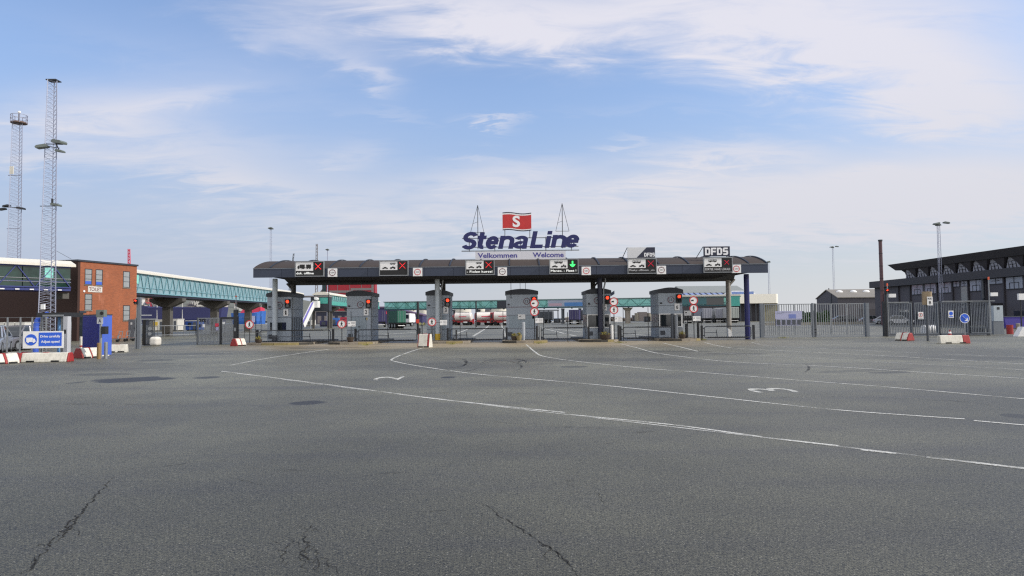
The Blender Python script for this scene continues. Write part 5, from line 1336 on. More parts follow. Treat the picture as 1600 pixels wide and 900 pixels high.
M_DKGL = mat('dark walkway glass', (34, 58, 52), .04, var=.9, scale=.35, spec=.6)  # colour mottle stands in for silhouettes reflected in the glass
M_TRBL = mat('blue truss steel', (40, 52, 112), .5, var=.06)
lb, L = walkway('covered_walkway', 'dark glazed walkway with cream roof and blue truss running to the brick building', (-51.5, 42.4), (-38.45, 59.4), 3.2, 1, zt=6.5, zr=7.1, mats=(M_DKGL, M_CREAM, M_TRBL), beam=M_TRBL, pitch=2.4)
MB().box(L - 2.0, L - 1.36, -.06, -.035, 5.5, 6.42).build('turquoise_pane', mat('turquoise pane', (130, 206, 194), .2), lb)
q = MB()
for i in range(14): q.box(L - 14.4 + i * 1.03, L - 14.1 + i * 1.03, -.09, -.062, 4.44, 4.53)
q.build('deck_light', M_SIGNW, lb)
q = MB()
for z_ in (5.15, 5.45): q.bar((0, -.02, z_), (L, -.02, z_), .04)
q.build('hand_rail', M_GALV, lb)
MB().box(L - .5, L, .3, 2.6, 3.75, 4.27).build('end_bracket', M_CONCD, lb)
w1, L1 = walkway('covered_walkway', 'long teal glazed walkway on hammerhead piers leading away from the brick building', (-38.5, 68.6), (-40.9, 133), 3.0, 1, piers=(.18, .395, .60, .80), pitch=1.45, truss_m=mat('teal truss steel', (112, 156, 166), .5))
MB().box(.6, 1.7, -.06, -.035, 5.6, 6.5).build('turquoise_pane', MATS['turquoise pane'], w1)
w2, L2 = walkway('covered_walkway', 'shorter teal walkway beyond the slanted stair tube, ahead of the red ship', (-36.6, 136.5), (-38.2, 196), 3.0, 1, zr=7.3, mats=(M_TEAL, M_CREAM, M_TEALG), piers=(.12, .5, .9), pitch=1.8)
MB().box(0, L2, -.09, -.065, 4.66, 5.45).build('green_band', M_TEALG, w2)
tw = thing('stair_tower', 'dark turquoise link box between the two teal walkways', 'stair tower', (-38.6, 134.4, 0)); MB().box(-1.2, 2.4, .4, 2.6, 3.4, 6.2).build('box_body', M_CAP, tw); MB().box(-3.2, 2.5, .3, 2.7, 6.21, 6.5).build('roof', M_GREYS, tw); MB().box(.6, 2.2, .36, .395, 4.9, 6.1).build('window_band', M_TEALG, tw)
for x_ in (-.9, 2.1): MB().box(x_ - .2, x_ + .2, 1.2, 1.7, 0, 3.39).build('column', M_CONCD, tw)
stt = thing('stair_tube', 'white and violet slanted stair tube coming down from the walkway', 'stairs', (X(473, 128, 510), 128, 0)); p0 = Vector((0, 0, .1)); p1 = Vector((X(489.5, 132.5, 476) - X(473, 128, 510), 4.5, 4.3))
M_VIO = mat('violet stair side', (120, 112, 190), .5, var=.06)
q = MB(); q.bar(p0 + Vector((0, 0, .6)), p1 + Vector((0, 0, .6)), .45, .7); q.build('tube', M_VIO, stt); q = MB(); q.bar(p0 + Vector((-.26, -.05, .5)), p1 + Vector((-.26, -.05, .5)), .1, .9); q.bar(p0 + Vector((.26, -.05, .5)), p1 + Vector((.26, -.05, .5)), .1, .9); q.build('side_rail', M_WHITE, stt)
MB().box(p1.x - .2, p1.x + .9, p1.y - .3, p1.y + 1.5, p1.z - .2, p1.z + 1.1).build('landing', M_WHITE, stt); q = MB(); q.cyl((p1.x + .4, p1.y, p1.z + 1.6), (p1.x + .4, p1.y + 1.6, p1.z + 1.5), .28, n=16); q.build('round_hood', M_WHITE, stt); MB().cyl((p1.x * .55, 3.6, 0), (p1.x * .55, 3.6, 2.7), .1, n=8).build('prop', M_GALV, stt)
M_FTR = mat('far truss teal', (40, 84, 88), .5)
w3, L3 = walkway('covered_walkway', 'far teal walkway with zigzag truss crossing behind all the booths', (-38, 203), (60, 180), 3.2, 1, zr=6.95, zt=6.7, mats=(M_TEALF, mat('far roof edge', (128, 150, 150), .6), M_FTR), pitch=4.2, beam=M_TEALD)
ang3 = math.atan2(-23, 98)
def w3x(px):
    d = ray(px, 480); a = Vector((-38, 203)); dd = Vector((math.cos(ang3), math.sin(ang3))); # solve a + s*dd = k*d.xy
    det = dd.x * (-d.y) - dd.y * (-d.x); s = ((-a.x) * (-d.y) - (-a.y) * (-d.x)) / det; return s
for px in (605, 705, 745, 878, 905, 980, 1090, 1140):
    q = MB(); c = w3x(px); r_ = .75 if px == 980 else .3
    if px == 980: q.cyl((c, 1.6, 0), (c, 1.6, 3.4), .75, n=12); q.cyl((c, 1.6, 3.4), (c, 1.6, 4.27), .75, 1.5, n=12)
    else: q.box(c - .25, c + .25, .3, .7, 0, 4.27); q.box(c - .25, c + .25, 2.5, 2.9, 0, 4.27); q.box(c - .3, c + .3, .2, 3, 3.95, 4.26)
    q.build('pier', mat('pale pier', (150, 142, 132), .8, var=.1) if px == 980 else M_STEELD, w3)
ad = MB().box(w3x(856), w3x(931), -.14, -.085, 4.75, 6.6).build('advert_panel', mat('advert pale', (150, 160, 178), .5, var=.22, scale=.3), w3)
MB().box(w3x(882), w3x(929), -.16, -.142, 4.85, 5.9).build('blue_print', mat('advert blue', (72, 122, 180), .5, var=.2, scale=.4), ad); MB().box(w3x(858), w3x(878), -.16, -.142, 5.0, 5.7).build('pink_print', mat('advert pink', (176, 150, 164), .5, var=.15, scale=.5), ad)
MB().box(w3x(777), w3x(792), -.2, -.085, 4.5, 6.7).build('dark_panel', M_CAP, w3)
q = MB()
for i in range(26): q.cyl((1.5 + i * 3.9, -.1, 4.15), (1.5 + i * 3.9, -.1, 4.42), .22, n=8)
q.build('deck_lamp', M_CAP, w3)
MB().box(w3x(1064), w3x(1104), -.12, -.085, 4.9, 6.55).build('dark_glazing', mat('dark teal glass', (44, 98, 104), .15, var=.2, scale=.3), w3)
MB().box(w3x(1104), w3x(1131), -.125, -.086, 4.7, 6.6).build('black_glazing', M_GLASS, w3)
MB().box(w3x(1137), w3x(1156), -.6, 3.4, 4.3, 6.9).build('end_room', M_TEALG, w3)
MB().box(w3x(1062), w3x(1157), -.7, 3.5, 6.96, 7.4).build('end_roof', M_CREAM, w3)

# ------------------------------------------------------------------ lattice towers and lamp masts
def lattice(t, h, wb, wt, n, m, leg=.05, br=.025, name='lattice', z0_=0):
    q = MB(); ang = [R(90 + 20), R(210 + 20), R(330 + 20)]
    def c(k, z): 
        w_ = (wb + (wt - wb) * z / h) / math.sqrt(3); return Vector((math.cos(ang[k]) * w_, math.sin(ang[k]) * w_, z0_ + z))
    for k in range(3): q.bar(c(k, 0), c(k, h), leg)
    for i in range(n):
        za, zb = h * i / n, h * (i + 1) / n
        for k in range(3):
            k2 = (k + 1) % 3
            q.bar(c(k, za), c(k2, (za + zb) / 2), br); q.bar(c(k2, (za + zb) / 2), c(k, zb), br)
    return q.build(name, m, t)
def flood(t, x, y, z, ang, m=M_LAMPG, s=1.0):
    q = MB(); prof = [(0, 0), (.75, -.12), (.8, -.02), (.7, .1), (.1, .22), (-.05, .12)]
    q.prism([(a * s, b * s) for a, b in prof], -.28 * s, .28 * s, 'y')
    ca, sa = math.cos(ang), math.sin(ang); q.v = [(x + v[0] * ca - v[1] * sa, y + v[0] * sa + v[1] * ca, z + v[2]) for v in q.v]
    return q.build('floodlight', m, t)
D = 50; t = thing('lattice_tower', 'tall slim triangular lattice tower with floodlights, in front of the walkway', 'tower', (X(74.5, D, 530), D, 0)); H_ = Z(126, D, 75)
lattice(t, H_, 1.12, .58, 56, M_LATT, .05, .018); MB().box(-.38, .38, -.25, .4, H_ - .02, H_ + .05).build('top_plate', M_DARKM, t)
zf = Z(231, D, 80)
q = MB(); q.bar((-.4, -.2, zf + .25), (.95, -.2, zf + .2), .06); q.bar((.5, -.2, zf + .2), (.75, -.2, zf - .35), .05); q.bar((-.3, -.4, zf + .05), (.4, .3, zf + .05), .05); q.build('lamp_bracket', M_DARKM, t)
flood(t, .35, -.2, zf + .3, R(-12), s=1.05); flood(t, -.05, -.35, zf - .05, R(188), s=.95); flood(t, .55, -.25, zf - .35, R(-5), s=.7)
zf = Z(323, D, 80); q = MB(); q.bar((-.55, -.3, zf), (.55, -.3, zf), .05); q.bar((.2, -.3, zf + .15), (.8, -.3, zf + .15), .05); q.build('cross_bar', M_DARKM, t); flood(t, .35, -.3, zf + .05, R(-4), s=.75); MB().box(.32, .42, -.4, -.3, Z(316, D, 80) - .15, Z(316, D, 80) + .2).build('small_box', M_DARKM, t)
MB().box(-.05, .2, -.75, -.6, Z(483.5, D, 78), Z(475.5, D, 78)).build('white_box', M_SIGNW, t)
q = MB(); q.bar((.5, 0, Z(392, D, 85)), (1.3, .5, Z(404, D, 96)), .02); q.build('stay_cable', M_DARKM, t)
D = 80; t = thing('lattice_tower', 'lattice tower with a round railed platform, leftmost behind the walkway', 'tower', (X(21.5, D, 500), D, 0)); H_ = Z(193, D, 24)
lattice(t, H_, 1.55, 1.0, 60, M_LATT, .06, .022); q = MB(); zt_ = H_; q.cyl((0.1, 0, zt_), (0.1, 0, zt_ + .14), .85, n=14); q.build('platform', mat('platform rust', (104, 84, 76), .7), t); q = MB()
for z_ in (.55, .98):
    for i in range(14): q.bar((.1 + .84 * math.cos(6.283 * i / 14), .84 * math.sin(6.283 * i / 14), zt_ + z_), (.1 + .84 * math.cos(6.283 * (i + 1) / 14), .84 * math.sin(6.283 * (i + 1) / 14), zt_ + z_), .05)
for i in range(7): q.bar((.1 + .84 * math.cos(6.283 * i / 7), .84 * math.sin(6.283 * i / 7), zt_), (.1 + .84 * math.cos(6.283 * i / 7), .84 * math.sin(6.283 * i / 7), zt_ + .98), .06)
q.build('railing', M_LATT, t); MB().cyl((.1, 0, zt_ + .14), (.1, 0, zt_ + 1.25), .09, n=8).build('radar_post', M_GREYS, t); MB().sphere((.1, 0, zt_ + 1.35), .17).build('radar_dome', M_SIGNW, t)
zf = Z(327, D, 22); q = MB(); q.bar((-1.1, -.4, zf + .2), (1.1, -.4, zf + .1), .07); q.build('cross_bar', M_DARKM, t); flood(t, -.5, -.4, zf + .3, R(180), M_DARKM, .9); flood(t, -.9, -.5, zf - .1, R(180), M_DARKM, .9); flood(t, .45, -.4, zf, R(0), M_DARKM, 1.0)
MB().box(-.35, .1, -.75, -.68, Z(274, D, 20), Z(262, D, 20)).build('dish_panel', M_CREAM, t); q = MB(); q.bar((-.75, -.4, Z(275, D, 20)), (.75, -.4, Z(275, D, 20)), .08); q.bar((-.75, -.4, Z(358, D, 20)), (.75, -.4, Z(358, D, 20)), .08); q.build('ring_bar', M_LATT, t)
def mast(px, top, D, label, w_=.7, lamps=3, latt=True, s=1.3):
    t = thing('lamp_mast', label, 'lamp mast', (X(px, D, 500), D, 0), 0, 'lamp masts on the harbour yard'); h = Z(top, D, px)
    if latt: lattice(t, h, w_ * .7, w_ * .5, 26, M_LATT, .05, .014)
    else: MB().cyl((0, 0, 0), (0, 0, h), .22, .1, 8).build('pole', M_LATT, t)
    MB().box(-.3 * s, .3 * s, -.3, .3, h - .05, h + .05).build('head_plate', M_DARKM, t)
    for k in range(lamps): flood(t, (k - (lamps - 1) / 2) * .55 * s, -.2 * k, h + .12 + .08 * k, R([5, 180, -10][k % 3]), M_LAMPG, s)
    return t
mast(422.5, 358, 170, 'lamp mast rising behind the left end of the canopy', .8, 2, True, 1.2)
mast(511.5, 391, 200, 'distant twin arm lamp post behind the truck lane signal', .4, 2, False, 1.0)
mast(1203, 410, 230, 'distant lamp mast just right of the canopy end', .9, 2, True, 1.3)
mast(1304.5, 387, 232, 'lattice lamp mast behind the grey hall roof', .9, 3, True, 1.3)
mast(1471.5, 352, 105, 'lattice lamp mast in front of the dark office building', .75, 3, True, 1.05)
D = 75; t = thing('yard_pole', 'dark yard pole with a red box, left of the second booth pair', 'pole', (X(653, D, 500), D, 0)); MB().cyl((0, 0, 0), (0, 0, Z(471, D, 653)), .14, n=12).build('pole', M_DARKM, t); MB().box(-.16, .16, -.24, -.15, Z(505, D, 653), Z(499, D, 653)).build('red_box', mat('orange red box', (206, 70, 50), .5), t)
D = 110; t = thing('yard_pole', 'dark yard pole behind the gate right of the second pillar', 'pole', (X(744, D, 500), D, 0)); MB().cyl((0, 0, 0), (0, 0, Z(471, D, 744)), .12, n=12).build('pole', M_DARKM, t); MB().cyl((0, 0, 0), (0, 0, .3), .2, n=12).build('foot', M_GALV, t)

# cranes beyond
def crane(px0, py0, px1, py1, D, label, m, w_):
    a = P(px0, py0, D); b = P(px1, py1, D); t = thing('harbour_crane', label, 'crane', (a.x, D, 0), 0, 'cranes beyond the terminal'); q = MB()
    MB().box(-w_, w_, -w_, w_, 0, 3).build('base', M_GREYS, t)
    b = Vector((b.x - a.x, 0, b.z)); a_ = Vector((0, 0, 3)); n = 22; d = (b - a_)
    s_ = Vector((w_ / 2, 0, 0))
    for o_ in (-s_, s_): q.bar(a_ + o_, b + o_ * .5, w_ * .2)
    for i in range(n): q.bar(a_ + d * (i / n) + (s_ if i % 2 else -s_) * (1 - .5 * i / n), a_ + d * ((i + 1) / n) + (-s_ if i % 2 else s_) * (1 - .5 * (i + 1) / n), w_ * .12)
    q.build('jib', m, t)
crane(204, 412, 201.5, 389, 300, 'pink harbour crane tip above the brick building roof', M_PINK, 1.5)
crane(494.5, 410, 495, 381, 330, 'beige lattice crane behind the truck lane signal', M_GREYS, 1.3)
crane(448, 470, 459, 396, 320, 'thin dark slanted crane jib behind the canopy left end', M_DARKM, .9)

# ------------------------------------------------------------------ ships, hill and town
hl = MB(); nx_, ny_ = 26, 8
for j in range(ny_ + 1):
    for i in range(nx_ + 1):
        x = -900 + i * 26; y = 620 + j * 70; u = (x + 900) / 676; hgt = 46 * (j / ny_) ** .8 * max(0, 1 - max(0, (u - .70) / .30)) ** .6; hl.v.append((x, y, hgt - .5 + 1.5 * math.sin(x * .05 + j)))
for j in range(ny_):
    for i in range(nx_): hl.f.append([j * (nx_ + 1) + i, j * (nx_ + 1) + i + 1, (j + 1) * (nx_ + 1) + i + 1, (j + 1) * (nx_ + 1) + i]); hl.m.append(0); hl.sm.append(True)
struct(hl.build('hill', mat('far hill', (98, 100, 92), .9, var=.25, scale=.02), recalc=False))
rr = random.Random(3); HC = [(190, 186, 180), (176, 168, 160), (206, 204, 200), (150, 120, 104), (168, 160, 158)]
descr = ['pale', 'stone grey', 'white', 'brown', 'grey']
def house(px, py, D, w_, k, rk):
    c = P(px, py, D); t = thing('town_house', 'small %s %s roofed house far off on the hill under the walkway' % (descr[k], ['red', 'dark', 'grey'][rk]), 'house', (c.x, D, c.z - 5), 0, '%s %s roofed houses on the hill' % (descr[k], ['red', 'dark', 'grey'][rk]))
    h = rr.uniform(4, 6.5); MB().box(-w_ / 2, w_ / 2, -3, 3, -2, h).build('wall', mat('house wall %d' % k, HC[k], .8), t)
    MB().prism([(-3.4, h + .01), (3.4, h + .01), (0, h + rr.uniform(2.2, 3.4))], -w_ / 2 - .3, w_ / 2 + .3, 'x').build('roof', mat('house roof %d' % rk, [(150, 70, 66), (70, 68, 74), (120, 116, 116)][rk], .8), t)
    q = MB()
    for i in range(3): q.box(-w_ / 2 + w_ * (i + .35) / 3, -w_ / 2 + w_ * (i + .7) / 3, -3.04, -3.005, h * .45, h * .75)
    q.build('window_row', M_DARKM, t)
for (px, py) in [(219, 468), (227, 466), (236, 469), (244, 465), (252, 468), (259, 466), (230, 474), (241, 476), (222, 478), (250, 475), (262, 474), (269, 469), (304, 472), (311, 469), (322, 471), (333, 470), (341, 474), (350, 472), (318, 477), (328, 478), (374, 474), (381, 477), (390, 476), (214, 474), (237, 481), (300, 478)]:
    house(px, py, rr.uniform(820, 900), rr.uniform(6, 11), rr.randrange(5), rr.choice([0, 1, 1, 2, 2]))
def ship(px0, px1, pyd, D, hm, label, bow):
    xa, xb = X(px0, D, 490), X(px1, D, 490); t = thing('moored_ship', label, 'ship', ((xa + xb) / 2, D, -.6)); L = xb - xa; zt = Z(pyd, D, (px0 + px1) / 2) + .6
    n = 14; q = MB(); rows = [(0, .75), (.35, .92), (1, 1.0)]
    ring = []
    for zf, wf in rows:
        r_ = []
        for i in range(n + 1):
            u = -1 + 2 * i / n; hw = 5 * wf * (1 - max(0, abs(u) - .62) ** 1.6 * 3.2 * (1 if (u > 0) == (bow > 0) else .3)); r_.append((u * L / 2 * (.94 + .06 * zf), -max(hw, .15), zf * zt + (.9 if zf == 1 and abs(u) > .8 and (u > 0) == (bow > 0) else 0)))
        r_ += [(p[0], -p[1], p[2]) for p in reversed(r_)]; ring.append(r_)
    m_ = len(ring[0]); q.v = [p for r_ in ring for p in r_]
    for k in range(2):
        for i in range(m_): q.f.append([k * m_ + i, k * m_ + (i + 1) % m_, (k + 1) * m_ + (i + 1) % m_, (k + 1) * m_ + i]); q.m.append(0); q.sm.append(False)
    q.f.append([2 * m_ + i for i in range(m_)]); q.m.append(0); q.sm.append(False)
    q.build('hull', hm, t); return t, L, zt
t, L, zt = ship(221, 352, 480.5, 350, M_SHIPN, 'long navy hulled ship with pale deckhouse, moored behind the walkway piers', -1)
xo = t.location.x
def sx2(px): return X(px, 350, 490) - xo
for a, b, c, d, m_ in ((312, 349, 478, 472, M_CREAM), (316, 344, 472.5, 467, M_OFFW), (321, 338, 467, 462, M_CREAM)): 
    q = MB().box(sx2(a), sx2(b), -3, 3, Z(c, 350, 330) + .3, Z(d, 350, 330) + .6); o = q.build('deckhouse', m_, t); q = MB()
    for i in range(6): q.box(sx2(a) + (sx2(b) - sx2(a)) * (i + .3) / 6, sx2(a) + (sx2(b) - sx2(a)) * (i + .7) / 6, -3.05, -3.005, Z(c, 350, 330) + 1.2, Z(d, 350, 330) + .2)
    q.build('window_row', M_DARKM, o)
q = MB(); rr = random.Random(11)
for i in range(14):
    x = rr.uniform(sx2(228), sx2(310)); q.bar((x, rr.uniform(-2, 2), zt), (x + rr.uniform(-3, 3), 0, zt + rr.uniform(1.5, 5)), .3)
for i in range(8): x = sx2(230) + i * (sx2(300) - sx2(230)) / 8; q.bar((x, 0, zt + 1.8), (x + 3, 0, zt + 1.8), .25)
q.build('deck_gear', M_GREYS, t); q = MB(); q.bar((sx2(232), 0, zt + 4), (sx2(250), 0, zt + 2), .5); q.bar((sx2(236), 0, zt), (sx2(236), 0, zt + 5), .6); q.build('red_derrick', M_PINK, t); q = MB()
for x_ in (sx2(253), sx2(292), sx2(270)): q.bar((x_, -4.8, zt - 6), (x_, -4.8, zt + 3), .25)
q.build('white_mast', M_OFFW, t)
t, L, zt = ship(366, 414, 489, 338, M_BSHIP, 'small blue hulled ship with faded red upper deck behind the no pedestrians sign', 1); xo = t.location.x
q = MB().prism([(X(379, 338, 485) - xo, zt), (X(410, 338, 485) - xo, zt), (X(410, 338, 485) - xo, Z(480, 338, 395) + .6), (X(386, 338, 485) - xo, Z(480, 338, 395) + .6)], -3, 3); q.build('upper_deck', M_PINK, t)
q = MB(); q.bar((X(376, 338) - xo, 0, zt + 1), (X(398, 338) - xo, 0, Z(470, 338, 390) + .6), .6); q.bar((X(397, 338) - xo, 0, zt), (X(396, 338) - xo, 0, Z(468, 338, 390) + .6), .6); q.bar((X(376, 338) - xo, 0, Z(471, 338)), (X(396, 338) - xo, 0, Z(476, 338)), .5); q.build('derrick', M_CREAM, t); MB().box(X(389, 338) - xo, X(404, 338) - xo, -5.1, -4.9, zt - 4.6, zt - 1.5).build('name_field', M_LIL, t)
# red ship superstructure
D = 360; xa, xb = X(510, D, 470), X(586, D, 470); t = thing('moored_ship', 'huge red ship stern with grey bands rising behind the booth numbered 2', 'ship', ((xa + xb) / 2, D, -.6)); w_ = xb - xa; zt = 27
MB().prism([(-w_ / 2, 0), (w_ / 2 - 2.6, 0), (w_ / 2 - .3, 9), (w_ / 2, 16), (w_ / 2 - .4, zt), (-w_ / 2, zt)], 0, 6).build('hull', M_REDS, t); q = MB()
for z_, a, b in ((Z(455.5, D, 545) + .6, -.45, .05), (Z(452, D, 545) + .6, .0, .47), (Z(466, D, 545) + .6, -.48, .45), (Z(480, D, 545) + .6, -.48, .44)): q.box(a * w_, b * w_, -.15, -.005, z_ - .6, z_ + .6)
q.build('rubbing_strake', M_GREYS, t); MB().box(w_ / 2 - 1.9, w_ / 2 - .7, -.12, -.006, 9, zt - .5).build('grey_edge', M_GREYS, t)
q = MB()
for u in (-.27, -.02, .22): q.box(u * w_ - .12, u * w_ + .12, -.05, -.004, 3, zt - .5)
q.build('plate_seam', M_GREYS, t); MB().box(-w_ / 2 - 2.4, -w_ / 2 - .01, .5, 10, 0, zt - 1).build('dark_tower', mat('dark green tower', (34, 52, 56), .6), t); MB().prism([(-w_ / 2 - 9, 0), (-w_ / 2 - 2.5, 0), (-w_ / 2 - 2.5, 19), (-w_ / 2 - 6.0, 14.5)], 2, 12).build('ramp_house', M_GREYS, t)

# ------------------------------------------------------------------ vehicles
def wheel(t, x, y, r, w_, name='wheel', dual=False):
    o = MB().cyl((x - w_ / 2, y, r), (x + w_ / 2, y, r), r, n=18).build(name, M_TYRE, t)
    s = 1 if x > 0 else -1
    MB().cyl((x + s * (w_ / 2 + .005), y, r), (x + s * (w_ / 2 - .03), y, r), r * .6, n=14).build('rim', M_GALV, o); return o
def car(label, loc, rotz, m, grp, L=4.3, W=1.76, H=1.46, suv=False):
    """front towards local -Y"""
    t = thing('parked_car', label, 'car', loc, rotz, grp); h = L / 2; sh = .86
    body = [(-h, .34), (-h + .05, .62), (-h + .18, .74), (-h + 1.15, .88), (h - .5, .94), (h - .08, .86), (h, .6), (h - .02, .34), (h - .4, .2), (-h + .35, .2)]
    q = MB(); nb_ = len(body)
    vs = []
    for x_, ins in ((-W / 2, 0), (-W / 2 + .08, 0), (W / 2 - .08, 0), (W / 2, 0)):
        pass
    q.prism(body, -W / 2, W / 2, 'x'); q.build('body', m, t, bev=.06)
    zr = H; ca = [(-h + 1.0, .88), (-h + 1.75, zr - .03), (h - 1.35, zr), (h - .35, .92)]
    q = MB(); a, b = W / 2 - .05, W / 2 - .22
    q.add([(-a, ca[0][0], ca[0][1]), (a, ca[0][0], ca[0][1]), (b, ca[1][0], ca[1][1]), (-b, ca[1][0], ca[1][1]), (b, ca[2][0], ca[2][1]), (-b, ca[2][0], ca[2][1]), (a, ca[3][0], ca[3][1]), (-a, ca[3][0], ca[3][1])],
          [(0, 1, 2, 3), (3, 2, 4, 5), (5, 4, 6, 7), (1, 6, 4, 2), (0, 3, 5, 7), (0, 7, 6, 1)])
    q.build('cabin_glass', M_GLASS, t)
    q = MB(); q.add([(-b - .01, ca[1][0] - .04, ca[1][1]), (b + .01, ca[1][0] - .04, ca[1][1]), (b + .01, ca[2][0] + .05, ca[2][1]), (-b - .01, ca[2][0] + .05, ca[2][1]), (-b + .05, ca[1][0], ca[1][1] + .045), (b - .05, ca[1][0], ca[1][1] + .045), (b - .05, ca[2][0], ca[2][1] + .045), (-b + .05, ca[2][0], ca[2][1] + .045)],
                    [(3, 2, 1, 0), (4, 5, 6, 7), (0, 1, 5, 4), (1, 2, 6, 5), (2, 3, 7, 6), (3, 0, 4, 7)])
    for s in (-1, 1):
        for k in (0, 2): q.bar((s * (a + .0), ca[0 if k == 0 else 3][0], ca[0 if k == 0 else 3][1]), (s * (b + .005), ca[1 if k == 0 else 2][0], ca[1 if k == 0 else 2][1]), .07)
        q.bar((s * (a - .02), -.05, .9), (s * (b + .005), .05, zr - .02), .06)
    q.build('roof', m, t)
    for sx in (-1, 1):
        MB().box(sx * W / 2 - .24 * (sx > 0) - .06, sx * W / 2 + .24 * (sx < 0) + .06 * 0 - (.06 if sx > 0 else 0) + (.0), -h - .012, -h + .1, .58, .72).build('headlight', M_SIGNW, t)
        MB().box(min(sx * W / 2, sx * (W / 2 - .28)), max(sx * W / 2, sx * (W / 2 - .28)), h - .09, h + .01, .66, .8).build('tail_light', M_PLASTR, t)
        MB().box(min(sx * (W / 2 + .01), sx * (W / 2 + .17)), max(sx * (W / 2 + .01), sx * (W / 2 + .17)), -h + 1.25, -h + 1.35, .88, 1.0).build('mirror', m, t)
        for y in (-h + .82, h - .8): wheel(t, sx * (W / 2 - .09), y, .32, .2)
    MB().box(-.26, .26, -h - .02, -h - .002, .38, .5).build('number_plate', M_SIGNW, t); MB().box(-.5, .5, -h - .012, -h + .02, .52, .64).build('grille', M_BLACK, t)
    return t
c1 = car('silver car cut by the left frame edge, front wheel showing', (X(-19, 39, 545), 39.0, 0), R(28), M_SILVER, 'cars parked at the left edge', H=1.52)
c2 = car('dark grey car facing the camera behind the left wire fence', (X(22, 42.5, 545), 42.8, 0), R(3), M_DGREY, 'cars parked at the left edge', H=1.5)
for px, D, lab, m_, rz in [(1362, 126, 'small dark car farthest left before the office building', M_DGREY, 80), (1386, 119, 'silver car behind the left sliding gate post', M_SILVER, 70), (1404, 116, 'white car seen through the left sliding gate bars', M_WCAR, 75), (1330, 138, 'dark car in front of the grey hall', M_DARKM, 60), (1316, 142, 'grey car beside the hedge', M_DGREY, 85),
                      (876, 235, 'distant white car between the portal and the purple trailer', M_WCAR, 20)]:
    dup(c2, (X(px, D, 503), D, 0), R(rz), lab, 'cars parked on the yard')
    root = [o for o in col.objects if o.get('label') == lab][0]; root.name = 'parked_car'
    for ch in root.children:
        if ch.name.startswith(('body', 'roof', 'mirror')):
            ch.data = ch.data.copy(); ch.data.materials[0] = m_
def trailer(label, loc, rotz, L, W, H, m, mrear=None, cab=None, grp='trailers on the yard', zf=1.15, rearframe=M_GALV, cat='trailer', name='box_trailer'):
    """rear doors face local -Y, cab (if any) at +Y"""
    t = thing(name, label, cat, loc, rotz, grp)
    MB().box(-W / 2, W / 2, 0, L, zf, zf + H).build('box_body', m, t, bev=.03)
    d = MB(); d.box(-W / 2 + .05, -.01, -.04, -.003, zf + .06, zf + H - .06); d.box(.01, W / 2 - .05, -.04, -.003, zf + .06, zf + H - .06); do = d.build('rear_door', mrear or m, t)
    q = MB()
    for x in (-.75, -.35, .35, .75): q.cyl((x * W / 2, -.06, zf + .1), (x * W / 2, -.06, zf + H - .1), .025, n=6)
    q.build('lock_rod', M_GALV, do)
    q = MB(); q.box(-W / 2 + .1, W / 2 - .1, .2, L - .2, zf - .25, zf - .005); q.box(-W / 2 + .1, W / 2 - .1, .05, .15, .45, .6); q.box(-.5, -.4, .2, .3, .5, zf - .25); q.box(.4, .5, .2, .3, .5, zf - .25)
    for s in (-1, 1): q.box(s * W * .32 - .06, s * W * .32 + .06, L - 2.6, L - 2.4, .1, zf - .25)
    q.build('chassis', M_BLACK, t); MB().box(-W / 2 + .2, W / 2 - .2, .03, .048, .46, .58).build('bumper_plate', M_SIGNW, t)
    for s in (-1, 1):
        for y in (1.3, 2.6, 3.9): wheel(t, s * (W / 2 - .2), y, .5, .34)
    if cab:
        MB().prism([(L + .5, .9), (L + 2.6, .9), (L + 2.7, 2.0), (L + 2.5, 3.2), (L + .5, 3.4)], -W / 2 + .03, W / 2 - .03, 'x').build('cab', cab, t, bev=.06)
        MB().box(-W / 2 + .15, W / 2 - .15, L + 2.55, L + 2.72, 2.0, 2.95).build('windscreen', M_GLASS, t); q = MB(); q.box(-.6, .6, L - .8, L + 2.5, .5, .9); q.build('tractor_frame', M_BLACK, t)
        for s in (-1, 1):
            for y in (L + .2, L + 2.0): wheel(t, s * (W / 2 - .2), y, .5, .34)
    return t
def at(px, D): return (X(px, D, 503), D, 0)
trailer('green truck trailer seen from behind, left of the dark yard pole', at(627.5, 124), R(32), 4.2, 1.7, 2.2, M_GREEN, mat('light green door', (32, 100, 82), .55), None, zf=1.05)
t = thing('white_truck', 'white truck cab and dark rear beside the green trailer', 'truck', at(638.5, 158), R(-30), 'trailers on the yard'); MB().prism([(-1.2, .9), (1.0, .9), (1.1, 1.9), (.9, 2.9), (-1.2, 3.0)], -1.2, 1.2, 'x').build('cab', M_SIGNW, t, bev=.06); MB().box(-1.0, 1.0, -1.25, -1.205, 1.8, 2.7).build('windscreen', M_GLASS, t); MB().box(-.6, .6, -6, 1, .55, .88).build('chassis', M_BLACK, t)
for s in (-1, 1):
    for y in (-4.6, -.2): wheel(t, s * 1.05, y, .5, .34)
trailer('navy trailer with cream frame beyond the gate right of booth numbered 2', at(594, 150), R(12), 9, 2.5, 2.5, M_PURP, M_PURP, None)
trailer('dark purple trailer left of the glazed booth behind the dark pillar', at(897, 165), R(-8), 10, 2.5, 2.4, M_PURP, M_PURP, None)
trailer('grey container trailer beside the steel portal', at(864, 215), R(75), 10, 2.5, 2.6, M_STEELD, M_STEELD, None)
trailer('navy trailer with a box cab beneath the far walkway advert', at(852, 225), R(0), 8, 2.5, 2.4, M_PURP, M_PURP, None)
trailer('dark purple trailer half behind the fourth slim pole', at(908, 172), R(-8), 10, 2.5, 2.4, M_PURP, M_STEELD, None)
M_TRG = mat('trailer lilac grey', (140, 142, 154), .5, var=.06); M_TRW = mat('trailer off white', (176, 178, 178), .5, var=.08, streak=.2)
